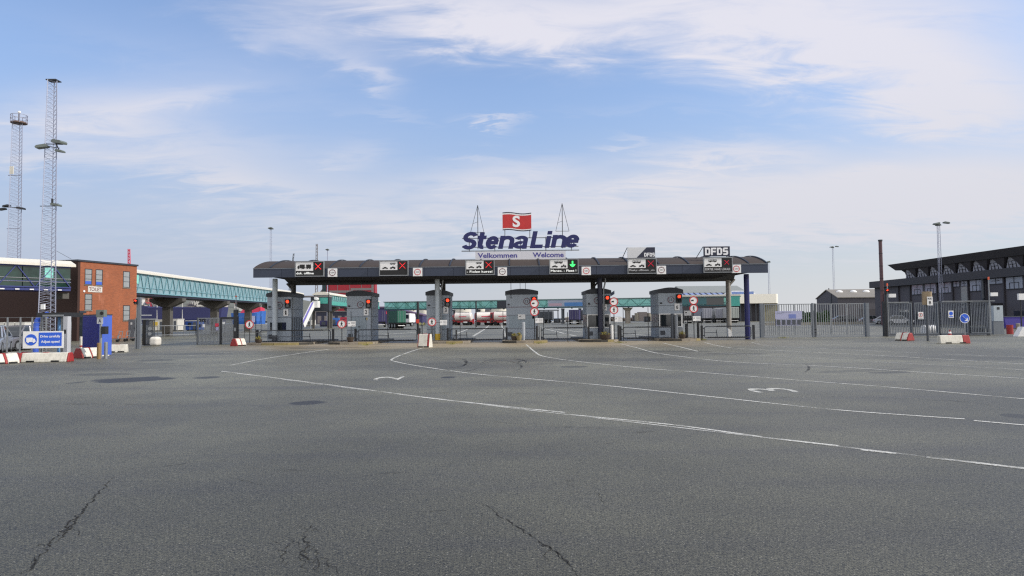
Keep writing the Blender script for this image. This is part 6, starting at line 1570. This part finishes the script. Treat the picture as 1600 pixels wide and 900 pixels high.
trailer('lilac grey trailer parked below the dark terminal glazing', at(1105.5, 176), R(4), 10, 2.55, 2.6, M_TRG, M_TRG, None)
trailer('pale trailer beside the weathered right pillar, partly black', at(1126, 176), R(-6), 10, 2.55, 2.5, M_TRW, M_TRG, None)
trailer('white refrigerated trailer with two visible doors between the right pillars', at(1147.5, 172), R(6), 10, 2.55, 2.75, M_TRW, mat('fridge door', (150, 156, 152), .5, var=.1), None)
trailer('dark small trailer behind the white truck plate', at(1075, 170), R(0), 8, 2.4, 2.0, M_STEELD, M_BLACK, None)
def tanker(label, loc, rotz, mt, cabm):
    """tank axis along local X, red dished end at -X"""
    t = thing('tank_trailer', label, 'tanker', loc, rotz, 'tank trailers on the yard'); r = 1.05
    MB().cyl((-2.0, 0, 2.15), (2.0, 0, 2.15), r, n=24).build('tank', mt, t)
    q = MB(); q.cyl((-2.35, 0, 2.15), (-2.0, 0, 2.15), r * .75, r + .03, 24); q.build('front_cap', cabm, t); q = MB().cyl((2.0, 0, 2.15), (2.25, 0, 2.15), r + .01, r * .75, 24); q.build('rear_cap', mt, t)
    q = MB(); q.box(-2.2, 2.2, -.9, .9, .85, 1.12); q.box(-1.6, 1.2, -1.15, -1.0, .7, .95); q.build('chassis', cabm, t)
    for x in (-1.6, .6, 1.6):
        for s in (-1, 1): MB().cyl((x, s * .8, .5), (x, s * 1.15, .5), .5, n=16).build('wheel', M_TYRE, t)
    MB().box(-.9, 1.1, -1.068, -1.045, 2.05, 2.25).build('lettering_band', M_PINK, t); MB().box(-1.5, 1.5, -.25, .25, 3.15, 3.3).build('walk_board', M_GALV, t); MB().box(.4, 1.4, -1.18, -1.152, .6, .95).build('white_plate', M_SIGNW, t)
    return t
M_TW = mat('tank white', (216, 210, 204), .4, var=.05, streak=.15)
tanker('white tanker trailer with red front end, leftmost of the three', at(724, 172), R(-14), M_TW, M_TANKR); tanker('white tanker trailer with red chassis in the middle of the three', at(757, 165), R(12), M_TW, M_TANKR); tanker('white tanker trailer half hidden by the widest booth', at(786, 160), R(-10), M_TW, M_TANKR)
for k, (px, D, m_) in enumerate(((713, 180, M_TANKR), (768, 170, M_TANKR), (775, 163, M_TANKR))):
    t = thing('truck_cab', 'red truck cab %s' % ['at the left end of the first tanker', 'with round nose behind the middle tanker', 'tallest, left of the half hidden tanker'][k], 'truck', at(px, D), R(-20), 'red truck cabs by the tankers'); hh = 3.1 if k == 2 else 2.5
    MB().prism([(-1.1, .6), (1.0, .6), (1.0, hh), (-.9, hh), (-1.15, hh * .55)], -1.15, 1.15, 'x').build('cab', m_, t, bev=.08); MB().box(-.95, .95, -1.2, -1.12, hh * .55, hh * .85).build('windscreen', M_GLASS, t); MB().box(-.8, .8, -1.19, -1.13, .7, hh * .4).build('grille', M_BLACK, t)
    for s in (-1, 1): wheel(t, s * .95, -.2, .48, .3)
# storage tanks
for px, w_, top, D, lab in [(643, 13.5, 484.5, 305, 'pale storage tank left of the dark yard pole'), (662, 14, 484, 300, 'pale storage tank right of the dark yard pole'), (723, 27, 481.5, 290, 'broad pale storage tank behind the leftmost tanker'), (751, 14, 482, 300, 'storage tank behind the second yard pole'), (781, 26, 481, 285, 'broad pale storage tank beside the widest booth'), (765, 14, 483.5, 315, 'grey storage tank between the two broad ones')]:
    t = thing('storage_tank', lab, 'tank', at(px, D), 0, 'storage tanks at the quay'); r_ = w_ / 2 * D / FPX; h = Z(top, D, px); MB().cyl((0, 0, 0), (0, 0, h), r_, n=28).build('shell', M_GREYS if 'grey' in lab else M_CREAM, t); MB().cyl((0, 0, h + .005), (0, 0, h + .55), r_ + .12, .3, 28).build('roof', M_GALV, t); q = MB()
    for z_ in (.35, .7): q.ring(0, 0, -.1, .1, r_ + .06, r_, 28)
    q2 = MB()
    for i in range(20): q2.bar((r_ * math.cos(i * .314), r_ * math.sin(i * .314), h), (r_ * math.cos(i * .314), r_ * math.sin(i * .314), h + .9), .08)
    for i in range(20): q2.bar((r_ * math.cos(i * .314), r_ * math.sin(i * .314), h + .9), (r_ * math.cos(i * .314 + .314), r_ * math.sin(i * .314 + .314), h + .9), .08)
    q2.build('rim_railing', M_GALV, t)
# purple shed / quay roof behind the green trailer
xs_ = X(596, 260, 495); t = thing('quay_shed', 'low navy purple shed with a long roof sloping down to the right', 'shed', (xs_, 260, 0)); zl, zr_ = Z(481, 260, 596), Z(493.5, 260, 655); W_ = X(660, 260) - xs_
MB().prism([(-6, 0), (W_, 0), (W_, zr_), (8, zl - .8), (2, zl), (-6, zl)], 0, 14).build('wall', M_PURP, t); q = MB(); q.prism([(-6.2, zl + .01), (2.1, zl + .01), (W_ + .3, zr_ + .05), (W_ + .3, zr_ + .5), (2.1, zl + .5), (-6.2, zl + .5)], -.4, 14.4); q.build('roof', mat('plum roof', (96, 76, 102), .6, var=.1, scale=.3), t)
MB().box(1, 6, -.05, -.005, zl - 2.4, zl - 1.2).build('pale_mark', M_PINK, t)
qw = X(640, 290, 500); tag(MB().box(qw, X(700, 290, 500), 0, 1, 0, 2.6).build('quay_wall', M_SHIPN), 'long navy quay wall behind the dark yard pole', 'wall', None, (0, 290, 0))
t = thing('quay_shed', 'dark low shed below the shorter walkway, in front of the red ship', 'shed', at(494, 300)); W_ = X(547, 300) - X(494, 300); MB().box(0, W_, 0, 8, 0, 5.2).build('wall', M_NAVYD, t); MB().box(-.3, W_ + .3, -.4, 8.4, 5.21, 5.6).build('roof', M_GREYS, t)
q = MB()
for i in range(5): q.box(W_ * (i + .2) / 5, W_ * (i + .75) / 5, -.06, -.005, .2, 3.4)
q.build('roller_door', M_GREYS, t)
t = thing('twin_lights', 'two pale yellow round lights on a dark stand behind the block barrier', 'lights', (X(659.5, 50.5, 520), 50.5, 0)); z_ = Z(506, 50.5, 660)
for x_ in (-.14, .14): MB().sphere((x_, 0, z_), .12).build('light_globe', mat('pale yellow globe', (212, 208, 150), .4), t)
q = MB(); q.bar((0, 0, 0), (0, 0, z_ - .1), .06); q.bar((-.16, 0, z_ - .1), (.16, 0, z_ - .1), .05); q.bar((-.3, 0, .02), (0, 0, .7), .05); q.bar((.3, 0, .02), (0, 0, .7), .05); q.build('stand', M_DARKM, t)
# portable cabins and containers behind the railing
for px, w_, D, h, m_, lab in [(247, 3.0, 118, 1.9, M_CREAM, 'beige portable cabin with yellow window, behind the railing'), (260, 1.9, 120, 1.9, M_GREYS, 'grey portable cabin with dark door, behind the railing'), (270, 1.6, 118, 2.0, M_OFFW, 'pale site container nearest the walkway pier'), (299.5, 2.2, 122, 1.7, mat('site blue', (40, 76, 150), .5), 'small blue site container right of the first walkway pier')]:
    t = thing('site_container', lab, 'container', at(px, D), 0, 'site containers behind the railing'); MB().box(-w_ / 2, w_ / 2, 0, 2.4, .15, h).build('container_body', m_, t, bev=.02); MB().box(-w_ / 2 - .05, w_ / 2 + .05, -.05, 2.45, h + .002, h + .12).build('roof', M_OFFW, t); MB().box(-w_ * .3, -w_ * .02, -.03, -.003, h * .45, h * .85).build('window', M_YEL if 'yellow' in lab else M_GLASS, t); MB().box(w_ * .1, w_ * .36, -.03, -.003, .2, h * .88).build('door', M_STEELD, t); MB().box(-w_ / 2 + .1, w_ / 2 - .1, .2, 2.2, 0, .148).build('skid', M_DARKM, t)
# small far-off vehicles and boxes across the yard
for px, D, w_, h, m_, lab in [(537, 165, 1.9, 2.3, M_PINK, 'pale red ticket hut left of the booth numbered 2'), (523, 190, 2.2, 2.2, M_BSHIP, 'light blue round tank hut under the shorter walkway'), (507, 175, 2.4, 1.5, M_PURP, 'dark purple box beyond the slanted stair tube'), (484, 185, 2.0, 1.7, M_OFFW, 'off white box at the foot of the slanted stair tube'),
                          (700, 195, 1.6, 2.0, M_DARKM, 'dark box at the left edge of the tanker row'), (737, 190, 1.5, 1.6, M_TANKR, 'dark red box between the left and middle tankers'), (882, 260, 2.4, 1.6, M_GREYS, 'grey box far off beside the distant white car'), (889, 280, 3.0, 2.0, M_CREAM, 'cream box far off left of the purple trailer'),
                          (945, 270, 3.0, 2.2, M_OFFW, 'pale box far off right of the dark pillar'), (962, 285, 4.0, 1.8, M_DARKM, 'dark low box far off before the breakwater stones'), (992, 275, 2.4, 2.4, M_GREYS, 'grey upright box beside the silo block'), (843, 240, 2.0, 1.8, M_CREAM, 'cream box at the left leg of the loading portal'),
                          (870, 225, 2.2, 1.4, M_DARKM, 'dark box at the right leg of the loading portal'), (612, 205, 2.2, 2.0, M_PURP, 'navy box behind the green trailer'), (1012, 230, 2.0, 1.8, M_DARKM, 'dark box just left of the last glazed booth'), (680, 210, 2.4, 1.5, M_DARKM, 'dark box behind the no pedestrians sign by the barrier block')]:
    t = thing('yard_box', lab, 'container', at(px, D), R(random.uniform(-20, 20)), 'small boxes across the yard'); MB().box(-w_ / 2, w_ / 2, 0, 2.0, .25, h).build('box_body', m_, t, bev=.04); MB().box(-w_ / 2 + .1, w_ / 2 - .1, .1, 1.9, 0, .248).build('skid', M_BLACK, t); MB().box(-w_ * .3, w_ * .1, -.03, -.003, .4, h * .8).build('door', M_STEELD, t)
# portal and silo block at the quay
t = thing('steel_portal', 'open steel loading portal under the far walkway beside the widest booth', 'portal', at(852, 210)); q = MB(); xs_ = [X(p, 210) - X(852, 210) for p in (843, 850, 857, 872)]
for x in xs_: q.box(x - .15, x + .15, -.15, .15, 0, 3.8)
q.build('column', M_STEELD, t); MB().box(xs_[0] - .3, xs_[-1] + .3, -.2, .2, 3.81, 4.15).build('beam', M_STEELD, t)
t = thing('silo_block', 'grey silo block on the quay left of the booth numbered 6', 'silo', at(1005, 270)); MB().box(-1.6, 1.6, 0, 4, 0, 3.6).build('block', M_GREYS, t)
for x in (-2.2, 2.4): MB().cyl((x, 1, 0), (x, 1, 3.2), 1.0, n=16).build('silo', M_CONC, t)
rb = MB(); rr = random.Random(4)
for px0, px1 in ((930, 1015),):
    for i in range(160): x = rr.uniform(X(px0, 285), X(px1, 285)); rb.sphere((x, 285 + rr.uniform(-2, 2), rr.uniform(.1, .9)), rr.uniform(.4, .8), 6, 4)
struct(rb.build('breakwater_stones', mat('breakwater stone', (84, 76, 72), .9, var=.2)), 'stuff')

# ------------------------------------------------------------------ ferry terminal at the right
t = thing('terminal_building', 'ferry terminal with grey gable roof, blue roof glass and cream canopy', 'building', (X(1060, 225, 500), 225, 0)); xo = X(1060, 225, 500)
def gx(px, D): return X(px, D, 480) - xo
x0_, x1_ = gx(1062, 232), gx(1166, 232); zr_, ze = Z(447.5, 236, 1110), Z(457.5, 230, 1110)
MB().box(x0_, x1_, 7, 30, 0, ze).build('main_wall', M_DWALL, t)
MB().prism([(5, ze + .01), (32, ze + .01), (16, zr_ + .4)], x0_ + 1, x1_, 'x').build('gable_roof', mat('terminal roof grey green', (132, 136, 132), .6, var=.05, scale=.2), t)
q = MB(); xx = x1_ + .1
for a, b in (((8, ze), (16, zr_)), ((16, zr_), (22, ze)), ((11, ze), (16, zr_)), ((12, ze + 1.5), (19, ze + 1.5))): q.bar((xx, a[0], a[1]), (xx, b[0], b[1]), .3)
q.build('white_gable_truss', M_SIGNW, t)
q = MB(); xs0, xs1 = gx(1062, 226), gx(1134, 226); zs0, zs1 = Z(463.5, 222, 1100), Z(457.5, 229, 1100); q.prism([(-2, zs0 - .3), (-2, zs0), (5, zs1), (5, zs0 - .3)], xs0, xs1, 'x'); g = q.build('roof_glass', M_SKYL, t); q = MB()
for i in range(9): x = xs0 + (xs1 - xs0) * i / 8; q.bar((x, -2.05, zs0 + .05), (x, 5, zs1 + .06), .22)
q.build('glazing_bar', M_DWALL, g)
MB().box(gx(1062, 220), gx(1160, 220), -1.5, 6.9, 0, zs0 - .4).build('front_wing', M_DWALL2, t); q = MB()
for i in range(12): a = gx(1064, 220) + i * 1.7; q.box(a, a + 1.1, -1.56, -1.505, .8, 3.6)
q.build('window_row', M_GLASSB, t)
# cream cornice with rounded right end
yc = -18; za, zb = Z(474, 207, 1175), Z(459.5, 207, 1175); xa, xb = gx(1131, 207), gx(1213, 207); n = 10; pts = [(xa, yc), (xb, yc)]; 
for i in range(n + 1): a = -math.pi / 2 + math.pi * i / n; pts.append((xb + 4.2 * math.cos(a) * .35 + 0, yc + 4.2 + 4.2 * math.sin(a)))
pts += [(xa, yc + 8.4)]
MB().prism(pts, za, zb, 'z').build('cream_canopy', mat('cream canopy cladding', (236, 232, 220), .5, var=.04), t)
q = MB(); a, b = gx(1138, 214), gx(1186, 214); zc0, zc1 = zb + .01, Z(454, 214, 1160); q.prism([(a, zc0), (b, zc0), (b - 2, zc1), (a + 2.0, zc1)], yc + 8.5, yc + 14); rl = q.build('roof_light', M_SIGNW, t); q = MB()
for i in range(9): xx = a + 1.6 + i * (b - a - 2.6) / 9; q.box(xx, xx + (b - a) / 9 * .68, yc + 8.44, yc + 8.495, zc0 + .25, zc1 - .25)
q.build('pane', M_SKYL, rl)
MB().box(gx(1156, 210), gx(1196, 210), yc + 3, yc + 8, 0, za - .02).build('recessed_wall', M_DWALL2, t); MB().box(gx(1195, 208), gx(1217, 208), yc + 2, yc + 7.5, 0, za - .02).build('beige_block', mat('beige render', (140, 136, 112), .8, var=.08), t); q = MB()
for px in (1158, 1166, 1174, 1182, 1190): q.box(gx(px, 207) - .12, gx(px, 207) + .12, yc + .5, yc + .8, 0, za - .02)
q.build('column_row', M_STEELD, t)
# grey hall
HX, HY0, HY1 = 76.3, 160.0, 171.0; ze, zr_ = Z(465.5, 160, 1310), Z(453.5, 165.5, 1292)
t = thing('storage_hall', 'grey hall with weathered gable roof and three white domed rooflights', 'building', (HX, HY0, 0)); MB().box(0, 40, 0, HY1 - HY0, 0, ze).build('wall', M_DWALL, t)
MB().prism([(0, ze + .002), (HY1 - HY0, ze + .002), ((HY1 - HY0) / 2, zr_ - .15)], 0.01, 39.9, 'x').build('gable', M_DWALL, t)
q = MB(); dpt = HY1 - HY0; q.add([(-.2, -.3, ze - .02), (40, -.3, ze - .02), (40, dpt / 2, zr_), (-.2, dpt / 2, zr_), (-.2, -.3, ze + .16), (40, -.3, ze + .16), (40, dpt / 2, zr_ + .18), (-.2, dpt / 2, zr_ + .18)], [(0, 1, 2, 3), (7, 6, 5, 4), (0, 4, 5, 1), (1, 5, 6, 2), (2, 6, 7, 3), (3, 7, 4, 0)]); 
q.add([(-.2, dpt + .3, ze - .02), (40, dpt + .3, ze - .02), (40, dpt / 2, zr_), (-.2, dpt / 2, zr_), (-.2, dpt + .3, ze + .16), (40, dpt + .3, ze + .16), (40, dpt / 2, zr_ + .17), (-.2, dpt / 2, zr_ + .17)], [(0, 1, 2, 3), (7, 6, 5, 4), (0, 4, 5, 1), (1, 5, 6, 2), (2, 6, 7, 3), (3, 7, 4, 0)])
q.build('roof', M_HALLR, t)
for px in (1312, 1334, 1354, 1375): x = X(px, 163.5, 470) - HX; MB().sphere((x, 3.6, ze + (zr_ - ze) * .66 + .1), .85, 14, 8, sq=(1, .7, .6)).build('domed_rooflight', M_SIGNW, t)
MB().box(5, 9, -.04, -.002, 0, 3).build('door', M_DWALL2, t); MB().box(-.1, .0, 3, 3.2, 0, zr_ - 1).build('flue', M_CAP, t); MB().cyl((.6, 5.6, zr_), (.6, 5.6, zr_ + .5), .12, n=8).build('vent', M_CAP, t)
# hedge
hg = MB(); rr = random.Random(8)
xa, xb = X(1250, 140), X(1296, 140)
for i in range(5200):
    u = rr.random(); x = xa + (xb - xa) * u; hmax = 2.6 * (.82 + .18 * math.sin(u * 9) * math.sin(u * 23)) * min(1, .55 + u * 6); z = hmax * (1 - rr.random() ** 2.2); y = 140 + rr.uniform(-1, 1) * (1.1 - .15 * z)
    c = Vector((x, y, z)); s = rr.uniform(.08, .2); a = Vector((rr.uniform(-1, 1), rr.uniform(-1, 1), rr.uniform(-1, 1))) * s; b = Vector((rr.uniform(-1, 1), rr.uniform(-1, 1), rr.uniform(-1, 1))) * s
    hg.add([c - a, c + b, c + a, c - b], [(0, 1, 2, 3)])
tag(hg.build('hedge', M_HEDGE, recalc=False), 'dense green hedge left of the grey hall, behind the bar gate', 'hedge')
# blue pavement strip and low kerb wall behind right fence
tag(MB().box(X(1196, 120), X(1352, 120), 0, .5, 0, .45).build('kerb_wall', M_CONC), 'low concrete wall behind the right bar fence', 'wall', None, (0, 120, 0))

# ------------------------------------------------------------------ dark office building at the right (long flank runs along the view)
FX_ = 68.6
t = thing('office_building', 'dark clad office building with overhanging roof and triangular dormer windows', 'building', (FX_, 75, 0))
Y0, Y1, Y2 = 0, 46.5, 55.5       # near end, end of upper storey, end of low block
zp0, zp1 = 6.75, 7.95; zf0, zf1 = 9.45, 10.55
MB().box(0.6, 26, Y0, Y2 - .3, 0, zp0).build('lower_wall', M_DWALL, t)
MB().box(-.25, 26.2, Y0, Y2, zp0 + .002, zp1).build('parapet_band', M_DROOF, t)
MB().prism([(0.9, zp1 + .002), (26, zp1 + .002), (26, zf0 - .01), (0.4, zf0 - .01)], Y0, Y1 - 1.6).build('upper_wall', M_DWALL2, t)
# overhanging roof slab, its end leaning out
q = MB(); a = [(-1.4, Y0, zf1), (27, Y0, zf1), (27, Y1 + .4, zf1), (-1.4, Y1 + .4, zf1), (-.7, Y0, zf0), (26.4, Y0, zf0), (26.4, Y1 - .9, zf0), (-.7, Y1 - .9, zf0)]
q.add(a, [(0, 1, 2, 3), (7, 6, 5, 4), (0, 4, 5, 1), (1, 5, 6, 2), (2, 6, 7, 3), (3, 7, 4, 0)]); q.build('roof', M_DROOF, t)
q = MB(); q.add([(.3, Y1 - 1.0, zf0 - .01), (26, Y1 - 1.0, zf0 - .01), (26, Y1 - 3.2, zp1), (1.0, Y1 - 3.2, zp1), (.3, Y1 - 3.6, zf0 - .01), (26, Y1 - 3.6, zf0 - .01), (26, Y1 - 4.2, zp1), (1.0, Y1 - 4.2, zp1)], [(0, 1, 2, 3), (7, 6, 5, 4), (0, 4, 5, 1), (1, 5, 6, 2), (2, 6, 7, 3), (3, 7, 4, 0)]); q.build('end_fin', M_DROOF, t)
# dormers: triangular glazed bays with dark V fins between
yy0 = 118 - 75
for i in range(11):
    yc = yy0 - i * 3.48
    if yc < 2: break
    dm = MB(); w0, w1 = 1.35, .45
    dm.add([(.35, yc - w0, zp1), (.35, yc + w0, zp1), (.0, yc + w1, zf0 - .03), (.0, yc - w1, zf0 - .03), (1.2, yc - w0, zp1), (1.2, yc + w0, zp1), (1.0, yc + w1, zf0 - .03), (1.0, yc - w1, zf0 - .03)], [(0, 1, 2, 3), (7, 6, 5, 4), (0, 4, 5, 1), (1, 5, 6, 2), (2, 6, 7, 3), (3, 7, 4, 0)])
    d_ = dm.build('dormer_window', mat('dormer glass', (158, 160, 172), .3, var=.15, scale=.4), t); q = MB()
    q.bar((.27, yc, zp1), (.15, yc, zp1 + .95), .09); q.bar((.22, yc - .72, zp1 + .5), (.22, yc + .72, zp1 + .5), .07); q.bar((.16, yc - .72, zp1 + .95), (.16, yc + .72, zp1 + .95), .09)
    for s in (-.7, .7): q.bar((.3, yc + s, zp1), (.15, yc + s, zp1 + .95), .08)
    q.build('frame', M_WINDF, d_)
    fn = MB(); y2 = yc - 1.74; fn.add([(-.5, y2 - 1.2, zf0 - .012), (-.5, y2 + 1.2, zf0 - .012), (.3, y2, zp1 + .02), (.6, y2 - 1.25, zf0 - .012), (.6, y2 + 1.25, zf0 - .012), (.6, y2, zp1 + .02)], [(0, 2, 1), (3, 4, 5), (0, 1, 4, 3), (0, 3, 5, 2), (1, 2, 5, 4)]); fn.build('roof_fin', M_DWALL2, t)
# lower windows
M_OFFG = mat('office glass', (140, 148, 164), .12, var=.25, scale=.35, spec=.8)
def dpx(px): return FX_ * FPX / (px - 800) - 75
for a, b, hz_ in ((1420, 1438, 1.6), (1440.5, 1458.5, 1.6), (1462, 1482, 1.6), (1484.5, 1495, .75), (1496.5, 1507.5, .75), (1510, 1532, 1.6), (1540, 1563, .75), (1566, 1594, 1.6), (1597, 1625, 1.6), (1632, 1668, 1.6)):
    y1_, y0_ = dpx(a) , dpx(b); y1_ -= .15; y0_ += .15; zt_ = zp0 - .08; zb_ = zt_ - hz_
    f = MB().box(.5, .598, y0_, y1_, zb_, zt_).build('window', M_OFFG, t); q = MB(); ym = (y0_ + y1_) / 2
    q.box(.46, .498, y0_, y1_, zb_ - .06, zb_ + .02); q.box(.46, .498, ym - .05, ym + .05, zb_ + .021, zt_); q.box(.455, .494, y0_ + (y1_ - y0_) * .22, y0_ + (y1_ - y0_) * .78, zb_ + (zt_ - zb_) * .5, zb_ + (zt_ - zb_) * .5 + .08)
    if hz_ > 1:
        for s in (.22, .78): q.box(.458, .497, y0_ + (y1_ - y0_) * s - .04, y0_ + (y1_ - y0_) * s + .04, zb_ + .021, zb_ + (zt_ - zb_) * .5)
    q.build('frame', M_WINDF, f)
MB().box(.48, .598, dpx(1507), dpx(1497), 2.6, zp0 - .9).build('glazed_stair', M_GLASSB, t)
for px in (1400, 1418, 1460, 1484, 1508.5, 1536, 1564, 1596): MB().box(.36, .58, dpx(px) - .12, dpx(px) + .12, 0.2, zp0 - .01).build('facade_rib', M_DWALL2, t)
q = MB()
for i in range(10): q.box(.52, .598, 3 + i * 4.6, 5.4 + i * 4.6, .6, 2.0)
q.build('ground_window', M_GLASS, t)
MB().tube([(.2, dpx(1534), zp0 + .4), (.2, dpx(1534), 3.8), (-.4, dpx(1538), 3.3), (-1.2, dpx(1540), 3.2)], .22, 10).build('ventilation_pipe', M_STEELD, t)
MB().box(-3.6, .5, dpx(1560), dpx(1520), 2.9, 3.15).build('entrance_canopy', M_DROOF, t)
ls = MB(); ls.text('Scoop', 0, 0, 0, 3.4, .7, .05, .02); ls.v = [(.44 + v[1], dpx(1408) - v[0], 2.3 + v[2]) for v in ls.v]; ls.build('lettering', M_CREAM, t)
D = 110; t = thing('steel_chimney', 'slim dark maroon chimney rising left of the dark office building', 'chimney', (X(1379.5, D, 500), D, 0)); h = Z(377, D, 1378); MB().cyl((0, 0, 0), (0, 0, h), .27, n=18).build('stack', M_BROWN, t); MB().cyl((0, 0, h + .002), (0, 0, h + .25), .33, n=18).build('cap', M_DARKM, t)
q = MB()
for i in range(6): q.cyl((0, 0, 1.5 + i * 2), (0, 0, 1.56 + i * 2), .30, n=18)
q.build('joint_ring', M_DARKM, t)
t = thing('wall_lamp_box', 'white lamp box on a short mast at the right frame edge', 'lamp', (X(1598, 70, 500), 70, 0)); z_ = Z(464, 70, 1598); MB().cyl((0, .2, 0), (0, .2, z_ + .6), .06, n=8).build('pole', M_DARKM, t); MB().box(-.35, .35, -.1, .15, z_ - .3, z_ + .35).build('lamp_box', M_SIGNW, t)
t = thing('company_flag', 'small tilted blue grey flag sign above the red ringed signs of the glazed booth', 'flag', (X(954, 50.6, 470), 50.6, 3.3)); zc = Z(459.5, 50.6, 957) - 3.3; MB().prism([(-.0, zc - .18), (.30, zc + .0), (.30, zc + .26), (0, zc + .08)], 0, .03).build('flag_cloth', mat('flag blue grey', (96, 108, 136), .6), t); MB().cyl((-.02, .02, 0), (-.02, .02, zc + .1), .015, n=6).build('staff', M_DARKM, t)
